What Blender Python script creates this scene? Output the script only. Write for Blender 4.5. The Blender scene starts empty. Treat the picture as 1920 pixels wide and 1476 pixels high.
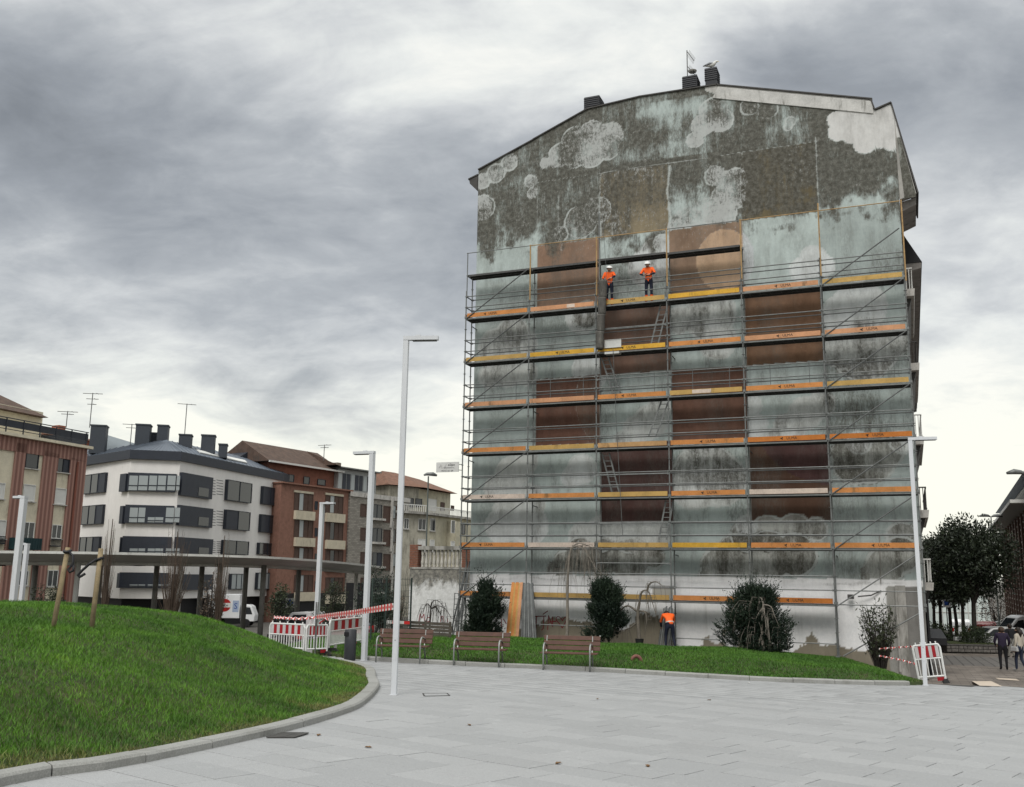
import bpy, bmesh, math, random
import numpy as np
from mathutils import Vector, Matrix, Euler
random.seed(7)
RNG = np.random.default_rng(11)
SC = bpy.context.scene
COL = SC.collection
R = math.radians

# ------------------------------------------------------------------ camera
F_PX, PITCH, ROLL = 1815.0, R(10.66), R(0.82)
CAM = np.array([0.0, 0.0, 1.5])
_c, _s = math.cos(PITCH), math.sin(PITCH)
_r, _f, _u = np.array([1., 0, 0]), np.array([0, _c, _s]), np.array([0, -_s, _c])
CR = math.cos(ROLL) * _r + math.sin(ROLL) * _u
CU = -math.sin(ROLL) * _r + math.cos(ROLL) * _u
cd = bpy.data.cameras.new('camera')
cam = bpy.data.objects.new('camera', cd)
COL.objects.link(cam)
cam.matrix_world = Matrix(((CR[0], CU[0], -_f[0], CAM[0]), (CR[1], CU[1], -_f[1], CAM[1]), (CR[2], CU[2], -_f[2], CAM[2]), (0, 0, 0, 1)))
cd.sensor_fit = 'HORIZONTAL'
cd.sensor_width = 36.0
cd.lens = 36.0 * F_PX / 1920.0
cd.clip_start, cd.clip_end = 0.1, 6000
SC.camera = cam

# ------------------------------------------------------------------ sky, sun, exposure
SUN_EL, SUN_AZ = R(46), R(200)       # azimuth measured from +Y clockwise
W = bpy.data.worlds.new('World')
SC.world = W
W.use_nodes = True
def sky():
    nt = W.node_tree
    nt.nodes.clear()
    N = lambda t: nt.nodes.new(t)
    L = lambda a, b: nt.links.new(a, b)
    def math_(op, a, b=None, c=None, clamp=False):
        n = N('ShaderNodeMath'); n.operation = op; n.use_clamp = clamp
        for i, v in enumerate((a, b, c)):
            if v is None: continue
            if isinstance(v, (int, float)): n.inputs[i].default_value = v
            else: L(v, n.inputs[i])
        return n.outputs[0]
    def ss(x, lo, hi):
        n = N('ShaderNodeMapRange'); n.interpolation_type = 'SMOOTHSTEP'
        L(x, n.inputs['Value']); n.inputs['From Min'].default_value = lo; n.inputs['From Max'].default_value = hi
        return n.outputs[0]
    out = N('ShaderNodeOutputWorld')
    tc = N('ShaderNodeTexCoord')
    sp = N('ShaderNodeSeparateXYZ'); L(tc.outputs['Generated'], sp.inputs[0])
    x, y, z = sp.outputs
    zc = math_('MAXIMUM', z, 0.0)
    den = math_('ADD', zc, 0.30)
    # clouds lie on a deck overhead: project the view direction on it
    cu = math_('DIVIDE', x, den); cv = math_('DIVIDE', y, den)
    cb = N('ShaderNodeCombineXYZ'); L(cu, cb.inputs[0]); L(cv, cb.inputs[1]); cb.inputs[2].default_value = 3.7
    def noise(scale, detail, rough, dist=0.0, off=(0, 0, 0), sx=1.0, rz=0.0):
        mp = N('ShaderNodeMapping'); L(cb.outputs[0], mp.inputs[0])
        mp.inputs['Location'].default_value = off; mp.inputs['Rotation'].default_value = (0, 0, R(12)); mp.inputs['Scale'].default_value = (sx, 1, 1)
        n = N('ShaderNodeTexNoise'); L(mp.outputs[0], n.inputs['Vector'])
        n.inputs['Scale'].default_value = scale; n.inputs['Detail'].default_value = detail
        n.inputs['Roughness'].default_value = rough; n.inputs['Distortion'].default_value = dist
        return n.outputs['Fac']
    big = noise(0.9, 3, 0.5, 0.3, SKY_OFF, 0.8)
    mid = noise(2.6, 9, 0.55, 0.5, (4.2, 1.3, 0), 0.7)
    fine = noise(8.0, 8, 0.60, 0.3, (9.1, 7.7, 0), 0.75)
    el = math_('MULTIPLY', math_('ARCSINE', z), 57.2958)
    az = math_('MULTIPLY', math_('ARCTAN2', x, y), 57.2958)
    wob = math_('MULTIPLY', math_('SUBTRACT', mid, 0.5), 9.0)
    elw = math_('ADD', el, wob)
    # the dark deck of cloud across the view, lower on the left, higher to the right
    def gauss(v, c, s):
        t = math_('DIVIDE', math_('SUBTRACT', v, c), s)
        return math_('POWER', 2.71828, math_('MULTIPLY', math_('MULTIPLY', t, t), -1.0))
    band_c = math_('ADD', 21.0, math_('MULTIPLY', ss(az, 8, 24), 6.0))
    t = math_('DIVIDE', math_('SUBTRACT', elw, band_c), 6.0)
    band = math_('POWER', 2.71828, math_('MULTIPLY', math_('MULTIPLY', t, t), -1.0))
    low = math_('MULTIPLY', gauss(elw, 8.5, 2.0), math_('SUBTRACT', 1.0, ss(az, -22, 2)))
    b = math_('ADD', math_('MULTIPLY', math_('SUBTRACT', big, 0.5), 0.50), math_('MULTIPLY', math_('SUBTRACT', mid, 0.5), 1.2))
    b = math_('ADD', b, math_('MULTIPLY', math_('SUBTRACT', fine, 0.5), 0.66))
    b = math_('ADD', b, 0.77)
    b = math_('SUBTRACT', b, math_('MULTIPLY', band, 0.43))
    b = math_('SUBTRACT', b, math_('MULTIPLY', low, 0.20))
    b = math_('ADD', b, math_('MULTIPLY', math_('SUBTRACT', 1.0, ss(el, 3, 14)), 0.30))
    b = math_('ADD', b, math_('MULTIPLY', ss(el, 25, 34), 0.16))
    rp = N('ShaderNodeValToRGB'); L(b, rp.inputs[0])
    cr = rp.color_ramp
    cr.elements[0].position = 0.0; cr.elements[0].color = (0.225, 0.243, 0.266, 1)
    cr.elements[1].position = 1.0; cr.elements[1].color = (0.93, 0.93, 0.88, 1)
    for p, c in ((0.25, (0.312, 0.335, 0.364)), (0.48, (0.44, 0.464, 0.488)), (0.68, (0.62, 0.64, 0.65)), (0.85, (0.79, 0.81, 0.79))):
        e = cr.elements.new(p); e.color = (*c, 1)
    # warm pale light low over the roofs
    warm = N('ShaderNodeMix'); warm.data_type = 'RGBA'; warm.blend_type = 'MULTIPLY'
    L(math_('SUBTRACT', 1.0, ss(el, 4, 15)), warm.inputs[0]); L(rp.outputs[0], warm.inputs[6]); warm.inputs[7].default_value = (1.04, 1.03, 0.96, 1)
    # an overcast sky is brightest overhead
    zen = math_('ADD', 0.86, math_('MULTIPLY', ss(el, 28, 80), 0.95))
    bgc = N('ShaderNodeBackground'); L(warm.outputs[2], bgc.inputs[0]); L(zen, bgc.inputs[1])
    nis = N('ShaderNodeTexSky'); nis.sky_type = 'NISHITA'; nis.sun_disc = False
    nis.sun_elevation = SUN_EL; nis.sun_rotation = SUN_AZ
    bgn = N('ShaderNodeBackground'); L(nis.outputs[0], bgn.inputs[0]); bgn.inputs[1].default_value = 0.1
    mx = N('ShaderNodeMixShader'); mx.inputs[0].default_value = 0.95
    L(bgn.outputs[0], mx.inputs[1]); L(bgc.outputs[0], mx.inputs[2]); L(mx.outputs[0], out.inputs[0])
SKY_OFF = (2.3, 0.4, 0)
sky()
sd = bpy.data.lights.new('sun', 'SUN')
sd.energy = 1.5
sd.angle = R(24)
sd.color = (1.0, 0.97, 0.92)
sun = bpy.data.objects.new('sun', sd)
COL.objects.link(sun)
_d = Vector((math.sin(SUN_AZ) * math.cos(SUN_EL), math.cos(SUN_AZ) * math.cos(SUN_EL), math.sin(SUN_EL)))
sun.rotation_euler = _d.to_track_quat('Z', 'Y').to_euler()
sun.location = (0, -20, 60)
SC.view_settings.view_transform = 'Standard'
SC.view_settings.look = 'None'
SC.view_settings.exposure = 0.32
SC.view_settings.gamma = 1.0
SC.view_settings.use_curve_mapping = False
SC.cycles.max_bounces = 5
SC.cycles.diffuse_bounces = 3
SC.cycles.glossy_bounces = 2
SC.cycles.transparent_max_bounces = 6
SC.cycles.caustics_reflective = False
SC.cycles.caustics_refractive = False

# ------------------------------------------------------------------ measuring: sight lines from the photograph met with planes of the place
def ray(px, py): return ((px - 960) * CR - (py - 738) * CU) / F_PX + _f
YAW = R(22.2)
AX = np.array([math.cos(YAW), -math.sin(YAW), 0]); DP = np.array([math.sin(YAW), math.cos(YAW), 0])
ORG = np.array([-2.085, 41.45, 0.0])         # foot of the scaffold's left front standard
GV = 1.0                                     # the gable stands a metre behind the scaffold's front
def uvw(u, v, w): return ORG + u * AX + v * DP + np.array([0, 0, w])
def on_wall(px, py, v=GV):
    d = ray(px, py); t = ((ORG + v * DP - CAM) @ DP) / (d @ DP); P = CAM + t * d
    return (P - ORG) @ AX, P[2]
def at_depth(px, py, Y):
    d = ray(px, py); return CAM + d * (Y / d[1])
def at_z(px, py, z):
    d = ray(px, py); return CAM + d * ((z - CAM[2]) / d[2])
def on_plaza(px, py, up=0.0):
    d = ray(px, py); return CAM + d * ((up - CAM[2]) / (d[2] + .02 * d[0] + .03 * d[1]))
def G(x, y): return -.02 * x - .03 * y
def sstep(t): t = np.clip(t, 0, 1); return t * t * (3 - 2 * t)

# ------------------------------------------------------------------ object helpers
def tag(o, label=None, cat=None, group=None, kind=None):
    if label: o['label'] = label
    if cat: o['category'] = cat
    if group: o['group'] = group
    if kind: o['kind'] = kind
    return o
def thing(name, loc, label, cat, rz=0.0, group=None):
    o = bpy.data.objects.new(name, None); COL.objects.link(o)
    o.empty_display_size = 0.2
    o.location = tuple(float(v) for v in loc); o.rotation_euler = (0, 0, rz)
    return tag(o, label, cat, group)
def mw(o):
    return Matrix.LocRotScale(o.location, o.rotation_euler, o.scale) if o.parent is None else mw(o.parent) @ Matrix.LocRotScale(o.location, o.rotation_euler, o.scale)
def link_mesh(name, me, parent=None, loc=(0, 0, 0), rot=(0, 0, 0)):
    o = bpy.data.objects.new(name, me); COL.objects.link(o)
    if parent is not None: o.parent = parent
    o.location = loc; o.rotation_euler = rot
    return o
def np_mesh(name, V, Fq, mats, smooth=False):
    """fast mesh from numpy arrays, all faces with the same number of corners"""
    me = bpy.data.meshes.new(name)
    V = np.asarray(V, np.float32); Fq = np.asarray(Fq, np.int32); n = Fq.shape[1]
    me.vertices.add(len(V)); me.vertices.foreach_set('co', V.ravel())
    me.loops.add(Fq.size); me.loops.foreach_set('vertex_index', Fq.ravel())
    me.polygons.add(len(Fq)); me.polygons.foreach_set('loop_start', np.arange(0, Fq.size, n, dtype=np.int32))
    if smooth: me.polygons.foreach_set('use_smooth', np.ones(len(Fq), bool))
    me.update(calc_edges=True)
    for m in (mats if isinstance(mats, (list, tuple)) else [mats]): me.materials.append(m)
    return me
def dup(root, loc=None, rz=None, label=None, group=None):
    c = root.copy(); COL.objects.link(c)
    if loc is not None: c.location = tuple(float(v) for v in loc)
    if rz is not None: c.rotation_euler = (0, 0, rz)
    if label: c['label'] = label
    if group: c['group'] = group
    for ch in list(root.children):
        k = ch.copy(); COL.objects.link(k); k.parent = c
        for g in list(ch.children):
            q = g.copy(); COL.objects.link(q); q.parent = k
    return c
class MB:
    """collects shapes, then links them as one mesh object"""
    def __init__(s): s.v, s.f, s.m = [], [], []
    def add(s, vs, fs, m=0):
        o = len(s.v); s.v += [tuple(map(float, p)) for p in vs]
        s.f += [tuple(i + o for i in f) for f in fs]; s.m += [m] * len(fs)
        return s
    def box(s, c, d, rot=None, m=0, taper=1.0):
        x, y, z = d[0] / 2, d[1] / 2, d[2] / 2; t = taper
        P = [(-x, -y, -z), (x, -y, -z), (x, y, -z), (-x, y, -z), (-x * t, -y * t, z), (x * t, -y * t, z), (x * t, y * t, z), (-x * t, y * t, z)]
        if rot is not None:
            Rm = rot if isinstance(rot, Matrix) else Euler(rot).to_matrix()
            P = [Rm @ Vector(p) for p in P]
        return s.add([(p[0] + c[0], p[1] + c[1], p[2] + c[2]) for p in P], [(0, 3, 2, 1), (4, 5, 6, 7), (0, 1, 5, 4), (1, 2, 6, 5), (2, 3, 7, 6), (3, 0, 4, 7)], m)
    def bar(s, a, b, w, h, m=0, up=(0, 0, 1)):
        a, b = Vector(a), Vector(b); t = (b - a); L = t.length; t.normalize(); up = Vector(up)
        if abs(t.dot(up)) > .98: up = Vector((1, 0, 0))
        x = t.cross(up).normalized(); y = x.cross(t)
        P = [p + sx * x * w / 2 + sy * y * h / 2 for p in (a, b) for sx, sy in ((-1, -1), (1, -1), (1, 1), (-1, 1))]
        return s.add(P, [(3, 2, 1, 0), (4, 5, 6, 7), (0, 1, 5, 4), (1, 2, 6, 5), (2, 3, 7, 6), (3, 0, 4, 7)], m)
    def tube(s, pts, rad, n=6, m=0, cap=True):
        pts = [Vector(p) for p in pts]
        rad = [float(rad)] * len(pts) if isinstance(rad, (int, float)) else [float(q) for q in rad]
        vs, fs = [], []; prev = None
        for i, p in enumerate(pts):
            t = (pts[min(i + 1, len(pts) - 1)] - pts[max(i - 1, 0)])
            if t.length < 1e-9: t = Vector((0, 0, 1))
            t.normalize()
            if prev is None:
                a = Vector((0, 0, 1)) if abs(t.z) < .9 else Vector((1, 0, 0)); x = t.cross(a).normalized()
            else:
                x = (prev - t * prev.dot(t)); x = x.normalized() if x.length > 1e-6 else t.orthogonal().normalized()
            prev = x; y = t.cross(x)
            for k in range(n):
                q = 2 * math.pi * k / n; vs.append(p + rad[i] * (math.cos(q) * x + math.sin(q) * y))
        for i in range(len(pts) - 1):
            for k in range(n):
                fs.append((i * n + k, i * n + (k + 1) % n, (i + 1) * n + (k + 1) % n, (i + 1) * n + k))
        if cap:
            fs.append(tuple(range(n - 1, -1, -1))); fs.append(tuple((len(pts) - 1) * n + k for k in range(n)))
        return s.add(vs, fs, m)
    def lathe(s, prof, c=(0, 0, 0), n=12, m=0):
        vs, fs = [], []
        for r_, z in prof:
            for k in range(n):
                q = 2 * math.pi * k / n; vs.append((c[0] + r_ * math.cos(q), c[1] + r_ * math.sin(q), c[2] + z))
        for i in range(len(prof) - 1):
            for k in range(n): fs.append((i * n + k, i * n + (k + 1) % n, (i + 1) * n + (k + 1) % n, (i + 1) * n + k))
        fs.append(tuple(range(n - 1, -1, -1))); fs.append(tuple((len(prof) - 1) * n + k for k in range(n)))
        return s.add(vs, fs, m)
    def prism(s, poly, z0, z1, m=0):
        """polygon in plan (x, y) between two heights"""
        n = len(poly); A = sum(poly[i][0] * poly[(i + 1) % n][1] - poly[(i + 1) % n][0] * poly[i][1] for i in range(n))
        if A < 0: poly = poly[::-1]
        vs = [(p[0], p[1], z0) for p in poly] + [(p[0], p[1], z1) for p in poly]
        fs = [tuple(range(n - 1, -1, -1)), tuple(range(n, 2 * n))] + [(i, (i + 1) % n, n + (i + 1) % n, n + i) for i in range(n)]
        return s.add(vs, fs, m)
    def slab(s, a, b, c, d, t, m=0):
        """four points in order, thickened along -normal by t"""
        a, b, c, d = map(Vector, (a, b, c, d)); nn = (b - a).cross(d - a).normalized() * t
        P = [a, b, c, d, a - nn, b - nn, c - nn, d - nn]
        return s.add(P, [(0, 1, 2, 3), (7, 6, 5, 4), (0, 4, 5, 1), (1, 5, 6, 2), (2, 6, 7, 3), (3, 7, 4, 0)], m)
    def side(s, poly, y0, y1, m=0):
        """outline in (x, z) extruded along y"""
        n = len(poly); A = sum(poly[i][0] * poly[(i + 1) % n][1] - poly[(i + 1) % n][0] * poly[i][1] for i in range(n))
        if A < 0: poly = poly[::-1]
        vs = [(p[0], y0, p[1]) for p in poly] + [(p[0], y1, p[1]) for p in poly]
        fs = [tuple(range(n)), tuple(range(2 * n - 1, n - 1, -1))] + [((i + 1) % n, i, n + i, n + (i + 1) % n) for i in range(n)]
        return s.add(vs, fs, m)
    def mesh(s, name, mats, smooth=False, inv=None):
        me = bpy.data.meshes.new(name)
        vs = s.v if inv is None else [tuple(inv @ Vector(p)) for p in s.v]
        me.from_pydata(vs, [], s.f)
        for m in (mats if isinstance(mats, (list, tuple)) else [mats]): me.materials.append(m)
        if any(s.m): me.polygons.foreach_set('material_index', s.m)
        if smooth: me.polygons.foreach_set('use_smooth', [True] * len(s.f))
        me.update()
        return me
    def build(s, name, mats, parent=None, smooth=False, world=False, bevel=0):
        """world=True: shapes were given in world coordinates"""
        inv = mw(parent).inverted() if (world and parent is not None) else None
        me = s.mesh(name, mats, smooth, inv)
        if bevel:
            bm = bmesh.new(); bm.from_mesh(me)
            bmesh.ops.bevel(bm, geom=bm.edges[:], offset=bevel, segments=1, affect='EDGES', clamp_overlap=True)
            bm.to_mesh(me); bm.free()
        return link_mesh(name, me, parent)
def text_mesh(txt, size, mats, depth=0.002):
    cu = bpy.data.curves.new('lettering', 'FONT'); cu.body = txt; cu.size = size; cu.extrude = depth
    cu.align_x = 'CENTER'; cu.align_y = 'CENTER'; cu.resolution_u = 2
    o = bpy.data.objects.new('lettering', cu); COL.objects.link(o)
    dg = bpy.context.evaluated_depsgraph_get()
    me = bpy.data.meshes.new_from_object(o.evaluated_get(dg))
    bpy.data.objects.remove(o); bpy.data.curves.remove(cu)
    me.materials.clear(); me.materials.append(mats); me.name = 'lettering'
    return me

# ------------------------------------------------------------------ materials
class NT:
    def __init__(s, name):
        s.mat = bpy.data.materials.new(name); s.mat.use_nodes = True
        s.t = s.mat.node_tree; s.b = s.t.nodes['Principled BSDF']
    def n(s, t, **k):
        x = s.t.nodes.new(t)
        for a, v in k.items(): setattr(x, a, v)
        return x
    def l(s, a, b): s.t.links.new(a, b)
    def coords(s, kind='Object', scale=(1, 1, 1), rot=(0, 0, 0)):
        tc = s.n('ShaderNodeTexCoord'); mp = s.n('ShaderNodeMapping')
        if kind == 'World':
            g = s.n('ShaderNodeNewGeometry'); s.l(g.outputs['Position'], mp.inputs[0])
        else: s.l(tc.outputs[kind], mp.inputs[0])
        mp.inputs['Scale'].default_value = scale; mp.inputs['Rotation'].default_value = rot
        return mp.outputs[0]
    def noise(s, vec, scale, detail=6, rough=.6, dist=0):
        x = s.n('ShaderNodeTexNoise'); s.l(vec, x.inputs['Vector'])
        x.inputs['Scale'].default_value = scale; x.inputs['Detail'].default_value = detail
        x.inputs['Roughness'].default_value = rough; x.inputs['Distortion'].default_value = dist
        return x.outputs['Fac']
    def math(s, op, a, b=None, clamp=False):
        x = s.n('ShaderNodeMath', operation=op, use_clamp=clamp)
        for i, v in enumerate((a, b)):
            if v is None: continue
            if isinstance(v, (int, float)): x.inputs[i].default_value = v
            else: s.l(v, x.inputs[i])
        return x.outputs[0]
    def ss(s, x, lo, hi, a=0., b=1.):
        m = s.n('ShaderNodeMapRange', interpolation_type='SMOOTHSTEP'); s.l(x, m.inputs['Value'])
        for k, v in (('From Min', lo), ('From Max', hi), ('To Min', a), ('To Max', b)): m.inputs[k].default_value = v
        return m.outputs[0]
    def mix(s, f, a, b, mode='MIX'):
        x = s.n('ShaderNodeMix', data_type='RGBA', blend_type=mode)
        for i, v in ((0, f), (6, a), (7, b)):
            if isinstance(v, (int, float)): x.inputs[i].default_value = v if i == 0 else (v, v, v, 1)
            elif isinstance(v, tuple): x.inputs[i].default_value = (*v[:3], 1)
            else: s.l(v, x.inputs[i])
        return x.outputs[2]
    def attr(s, name): return s.n('ShaderNodeAttribute', attribute_name=name)
    def bump(s, h, strength=.3, dist=.02):
        x = s.n('ShaderNodeBump'); s.l(h, x.inputs['Height']); x.inputs['Strength'].default_value = strength; x.inputs['Distance'].default_value = dist
        s.l(x.outputs[0], s.b.inputs['Normal'])
    def done(s, col=None, rough=.8, metal=0., spec=.3):
        if isinstance(col, tuple): s.b.inputs['Base Color'].default_value = (*col[:3], 1)
        elif col is not None: s.l(col, s.b.inputs['Base Color'])
        if isinstance(rough, (int, float)): s.b.inputs['Roughness'].default_value = rough
        else: s.l(rough, s.b.inputs['Roughness'])
        s.b.inputs['Metallic'].default_value = metal
        s.b.inputs['Specular IOR Level'].default_value = spec
        return s.mat
def scl(c, k): return tuple(min(1, v * k) for v in c)
def mat(name, col, rough=.8, var=.25, scale=2.0, dirt=.0, dirtcol=(.06, .055, .05), bump=.0, bscale=30, metal=0., spec=.3, streak=1.0, coords='World'):
    """painted or plain surface: two scales of colour noise, optional dirt in streaks, fine bump"""
    m = NT(name); v = m.coords(coords, (1, 1, streak))
    a = m.noise(v, scale, 7, .62); b = m.noise(v, scale * 9, 4, .6)
    f = m.math('ADD', m.math('MULTIPLY', a, .65), m.math('MULTIPLY', b, .35))
    c = m.mix(m.ss(f, .3, .7), scl(col, 1 - var), scl(col, 1 + var))
    if dirt:
        d = m.noise(m.coords(coords, (1, 1, .25)), scale * 1.7, 9, .7)
        c = m.mix(m.ss(d, .62 - dirt * .3, .80 - dirt * .2, 0, .85), c, dirtcol)
    if bump: m.bump(m.noise(m.coords(coords), bscale, 5, .6), bump, .01)
    return m.done(c, rough, metal, spec)

# ================================================================== GROUND
def catmull(P, n=6):
    P = [np.array(p, float) for p in P]; out = []
    for i in range(len(P) - 1):
        p0, p1, p2, p3 = P[max(i - 1, 0)], P[i], P[i + 1], P[min(i + 2, len(P) - 1)]
        for t in np.linspace(0, 1, n, endpoint=False):
            out.append(.5 * (2 * p1 + (p2 - p0) * t + (2 * p0 - 5 * p1 + 4 * p2 - p3) * t * t + (3 * p1 - p0 - 3 * p2 + p3) * t ** 3))
    out.append(P[-1]); return np.array(out)
def poly_dist(poly, x, y):
    d = np.full(np.shape(x), 1e9); ins = np.zeros(np.shape(x), bool)
    for a, b in zip(poly, np.roll(poly, -1, 0)):
        e = b - a; L = e @ e
        if L < 1e-9: continue
        t = np.clip(((x - a[0]) * e[0] + (y - a[1]) * e[1]) / L, 0, 1)
        d = np.minimum(d, np.hypot(x - a[0] - t * e[0], y - a[1] - t * e[1]))
        ins ^= ((a[1] > y) != (b[1] > y)) & (x < (b[0] - a[0]) * (y - a[1]) / (b[1] - a[1] + 1e-12) + a[0])
    return d, ins
STREET_A = np.array([9.75, 24.0])                     # plaza corner beside the right lamp
SP = np.array([.378, .926])                           # the street runs along the building's long side
def street_w(x, y):
    """1 in the street on the right, 0 on the plaza side"""
    s = (x - 10.4 - .21 * (y - 24.2)) * .98
    return sstep((s + .2) / 1.2) * sstep((y - 24.15) / .9)
def Zg(x, y):
    x = np.asarray(x, float); y = np.asarray(y, float)
    g = -.02 * np.clip(x, -14, 30) - .03 * np.minimum(y, 45) + np.interp(y, [30, 45, 80, 3000], [0, -.6, -2.7, -2.9]) * sstep((-4 - x) / 4)
    s = np.interp(y, [20, 24, 26, 33, 45, 60, 100], [-.95, -1.0, -1.3, -1.85, -2.1, -2.6, -4.2])
    return g + street_w(x, y) * (np.minimum(g, s) - g)
def zg(x, y): return float(Zg(x, y))

m_ = NT('asphalt_ground'); v = m_.coords('World')
n1 = m_.noise(v, .35, 8, .6); n2 = m_.noise(v, 8, 5, .6)
c = m_.mix(m_.ss(n1, .35, .65), (.050, .047, .043), (.085, .080, .073)); c = m_.mix(m_.ss(n2, .3, .75), c, (.12, .112, .10), 'MIX')
m_.bump(n2, .3, .02); MAT_GROUND = m_.done(c, .9)
def sheet(name, xs, ys, zf, mats, keep=None):
    X, Y = np.meshgrid(xs, ys); Z = zf(X, Y); nx, ny = len(xs), len(ys)
    V = np.stack([X, Y, Z], -1).reshape(-1, 3)
    i = np.arange(nx * ny).reshape(ny, nx)
    q = np.stack([i[:-1, :-1], i[:-1, 1:], i[1:, 1:], i[1:, :-1]], -1).reshape(-1, 4)
    if keep is not None:
        cx = V[q][:, :, :2].mean(1); q = q[keep(cx[:, 0], cx[:, 1])]
    return link_mesh(name, np_mesh(name, V, q, mats, True))
xs = np.concatenate([[-2500, -800, -300, -150, -90, -60], np.arange(-45, 62, 1.0), [75, 95, 130, 200, 400, 900, 2500]])
ys = np.concatenate([[-60, -20, -8], np.arange(-2, 62, 1.0), [66, 72, 80, 95, 120, 160, 220, 320, 500, 900, 1800, 3500]])
tag(sheet('ground', xs, ys, lambda x, y: Zg(x, y) - .06, MAT_GROUND), kind='structure')

# ------------------------------------------------ pavement of the street on the right, small brownish setts
m_ = NT('brown_street_pavers'); v = m_.coords('World', (1, 1, 1), (0, 0, R(22)))
br = m_.n('ShaderNodeTexBrick'); m_.l(v, br.inputs['Vector'])
br.inputs['Scale'].default_value = 1.0; br.inputs['Brick Width'].default_value = .6; br.inputs['Row Height'].default_value = .4; br.inputs['Mortar Size'].default_value = .012
br.inputs['Color1'].default_value = (.215, .185, .160, 1); br.inputs['Color2'].default_value = (.270, .235, .205, 1); br.inputs['Mortar'].default_value = (.10, .09, .08, 1)
a = m_.noise(m_.coords('World'), .7, 7, .65); c = m_.mix(m_.ss(a, .35, .7), m_.mix(.6, br.outputs[0], (.13, .12, .11), 'MULTIPLY'), br.outputs[0])
m_.bump(br.outputs['Fac'], -.4, .01); MAT_PAVE = m_.done(c, .75)
m_ = NT('grey_square_setts'); v = m_.coords('World', (1, 1, 1), (0, 0, R(22)))
br = m_.n('ShaderNodeTexBrick'); m_.l(v, br.inputs['Vector']); br.offset = 0
br.inputs['Scale'].default_value = 1.0; br.inputs['Brick Width'].default_value = .42; br.inputs['Row Height'].default_value = .42; br.inputs['Mortar Size'].default_value = .035
br.inputs['Color1'].default_value = (.125, .118, .11, 1); br.inputs['Color2'].default_value = (.165, .155, .145, 1); br.inputs['Mortar'].default_value = (.055, .05, .047, 1)
m_.bump(br.outputs['Fac'], -.4, .01); MAT_SETT = m_.done(br.outputs[0], .75)
def along(x, y): return x * SP[0] + y * SP[1]
tag(sheet('pavement', np.arange(9.0, 60, .75), np.arange(24.6, 110, .75), lambda x, y: Zg(x, y) - .03, MAT_PAVE,
          lambda x, y: street_w(x, y) > .55), kind='structure')
tag(sheet('pavement', np.arange(10, 46, .5), np.arange(34, 60, .5), lambda x, y: Zg(x, y) - .024, MAT_SETT,
          lambda x, y: (street_w(x, y) > .9) & (along(x, y) > 48.5) & (along(x, y) < 59.0)), kind='structure')
mslab = mat('pale_pink_paving', (.52, .44, .36), .75, .12, 3)
for P4, nm in (([(1822, 1277), (1858, 1277), (1884, 1289.2), (1842, 1288.6)], 0), ([(1866, 1271), (1905, 1273), (1912, 1276.5), (1872, 1274)], 0)):
    pts = []
    for p in P4:
        d = ray(*p); t = 20.0
        while CAM[2] + t * d[2] > zg(CAM[0] + t * d[0], t * d[1]) - .012 and t < 90: t += .05
        pts.append(CAM + t * d)
    b = MB(); b.add(pts, [(0, 1, 2, 3)]); tag(b.build('pavement', mslab), kind='structure')

# ------------------------------------------------ the granite plaza: loose slabs on a bed
m_ = NT('pale_granite'); v = m_.coords('World')
n1 = m_.noise(v, 90, 4, .7); n2 = m_.noise(v, .55, 8, .62); n3 = m_.noise(v, 2.6, 6, .6)
isl = m_.n('ShaderNodeNewGeometry').outputs['Random Per Island']
oi = m_.n('ShaderNodeObjectInfo').outputs['Random']
rnd = m_.math('FRACT', m_.math('ADD', isl, oi))
c = m_.mix(m_.ss(n1, .25, .8), (.235, .240, .245), (.415, .420, .424))
c = m_.mix(m_.ss(rnd, 0, 1, 0, .48), c, m_.mix(1.0, c, (.76, .765, .77), 'MULTIPLY'))
c = m_.mix(m_.ss(n2, .52, .72, 0, .45), c, (.25, .255, .26))
c = m_.mix(m_.ss(n3, .60, .75, 0, .35), c, (.44, .447, .45))
st = m_.noise(m_.coords('World', (1.3, 2.2, 1), (0, 0, R(-20))), 1.1, 5, .65)
c = m_.mix(m_.ss(st, .645, .70, 0, .38), c, (.19, .195, .205))          # damp patches
m_.bump(n1, .15, .004); MAT_GRANITE = m_.done(c, m_.ss(n2, .3, .7, .55, .8), 0, .4)
MAT_JOINT = mat('dark_joint_sand', (.06, .058, .055), .95, .3, 6)
ALPHA = R(-38); LA = np.array([math.cos(ALPHA), math.sin(ALPHA)]); LB = np.array([-LA[1], LA[0]])
SLAB_L, SLAB_W, GAP = .82, .42, .010
KERB_PX = [(0, 1476), (150, 1452), (262, 1432), (354, 1413), (433, 1396), (551, 1368), (656, 1336), (690, 1316), (709, 1295), (711, 1286), (705, 1275)]
kerb_pts = [on_plaza(*p)[:2] for p in KERB_PX]
MOUND_PTS = [(-3.98, 4.5)] + [tuple(k) for k in kerb_pts] + [(-3.1, 22.6), (-4.4, 25.2), (-6.5, 27), (-10, 28), (-15, 27), (-19, 22), (-19, 8), (-14, 4.5), (-8, 3.8)]
MOUND = catmull(MOUND_PTS, 6)
LAWN_PX = [(690, 1239), (790, 1244.5), (890, 1249.5), (1020, 1255), (1137, 1261), (1300, 1270.5), (1413, 1277), (1532, 1282), (1640, 1285), (1716, 1286)]
lawn_pts = [on_plaza(*p)[:2] for p in LAWN_PX]
lawn_front = catmull([(-4.6, 26.6)] + [tuple(k) for k in lawn_pts], 6)
WR = uvw(15.4, .93, 0)[:2]; WL = uvw(-.1, .93, 0)[:2]; WL2 = uvw(-3.4, 1.5, 0)[:2]
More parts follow.
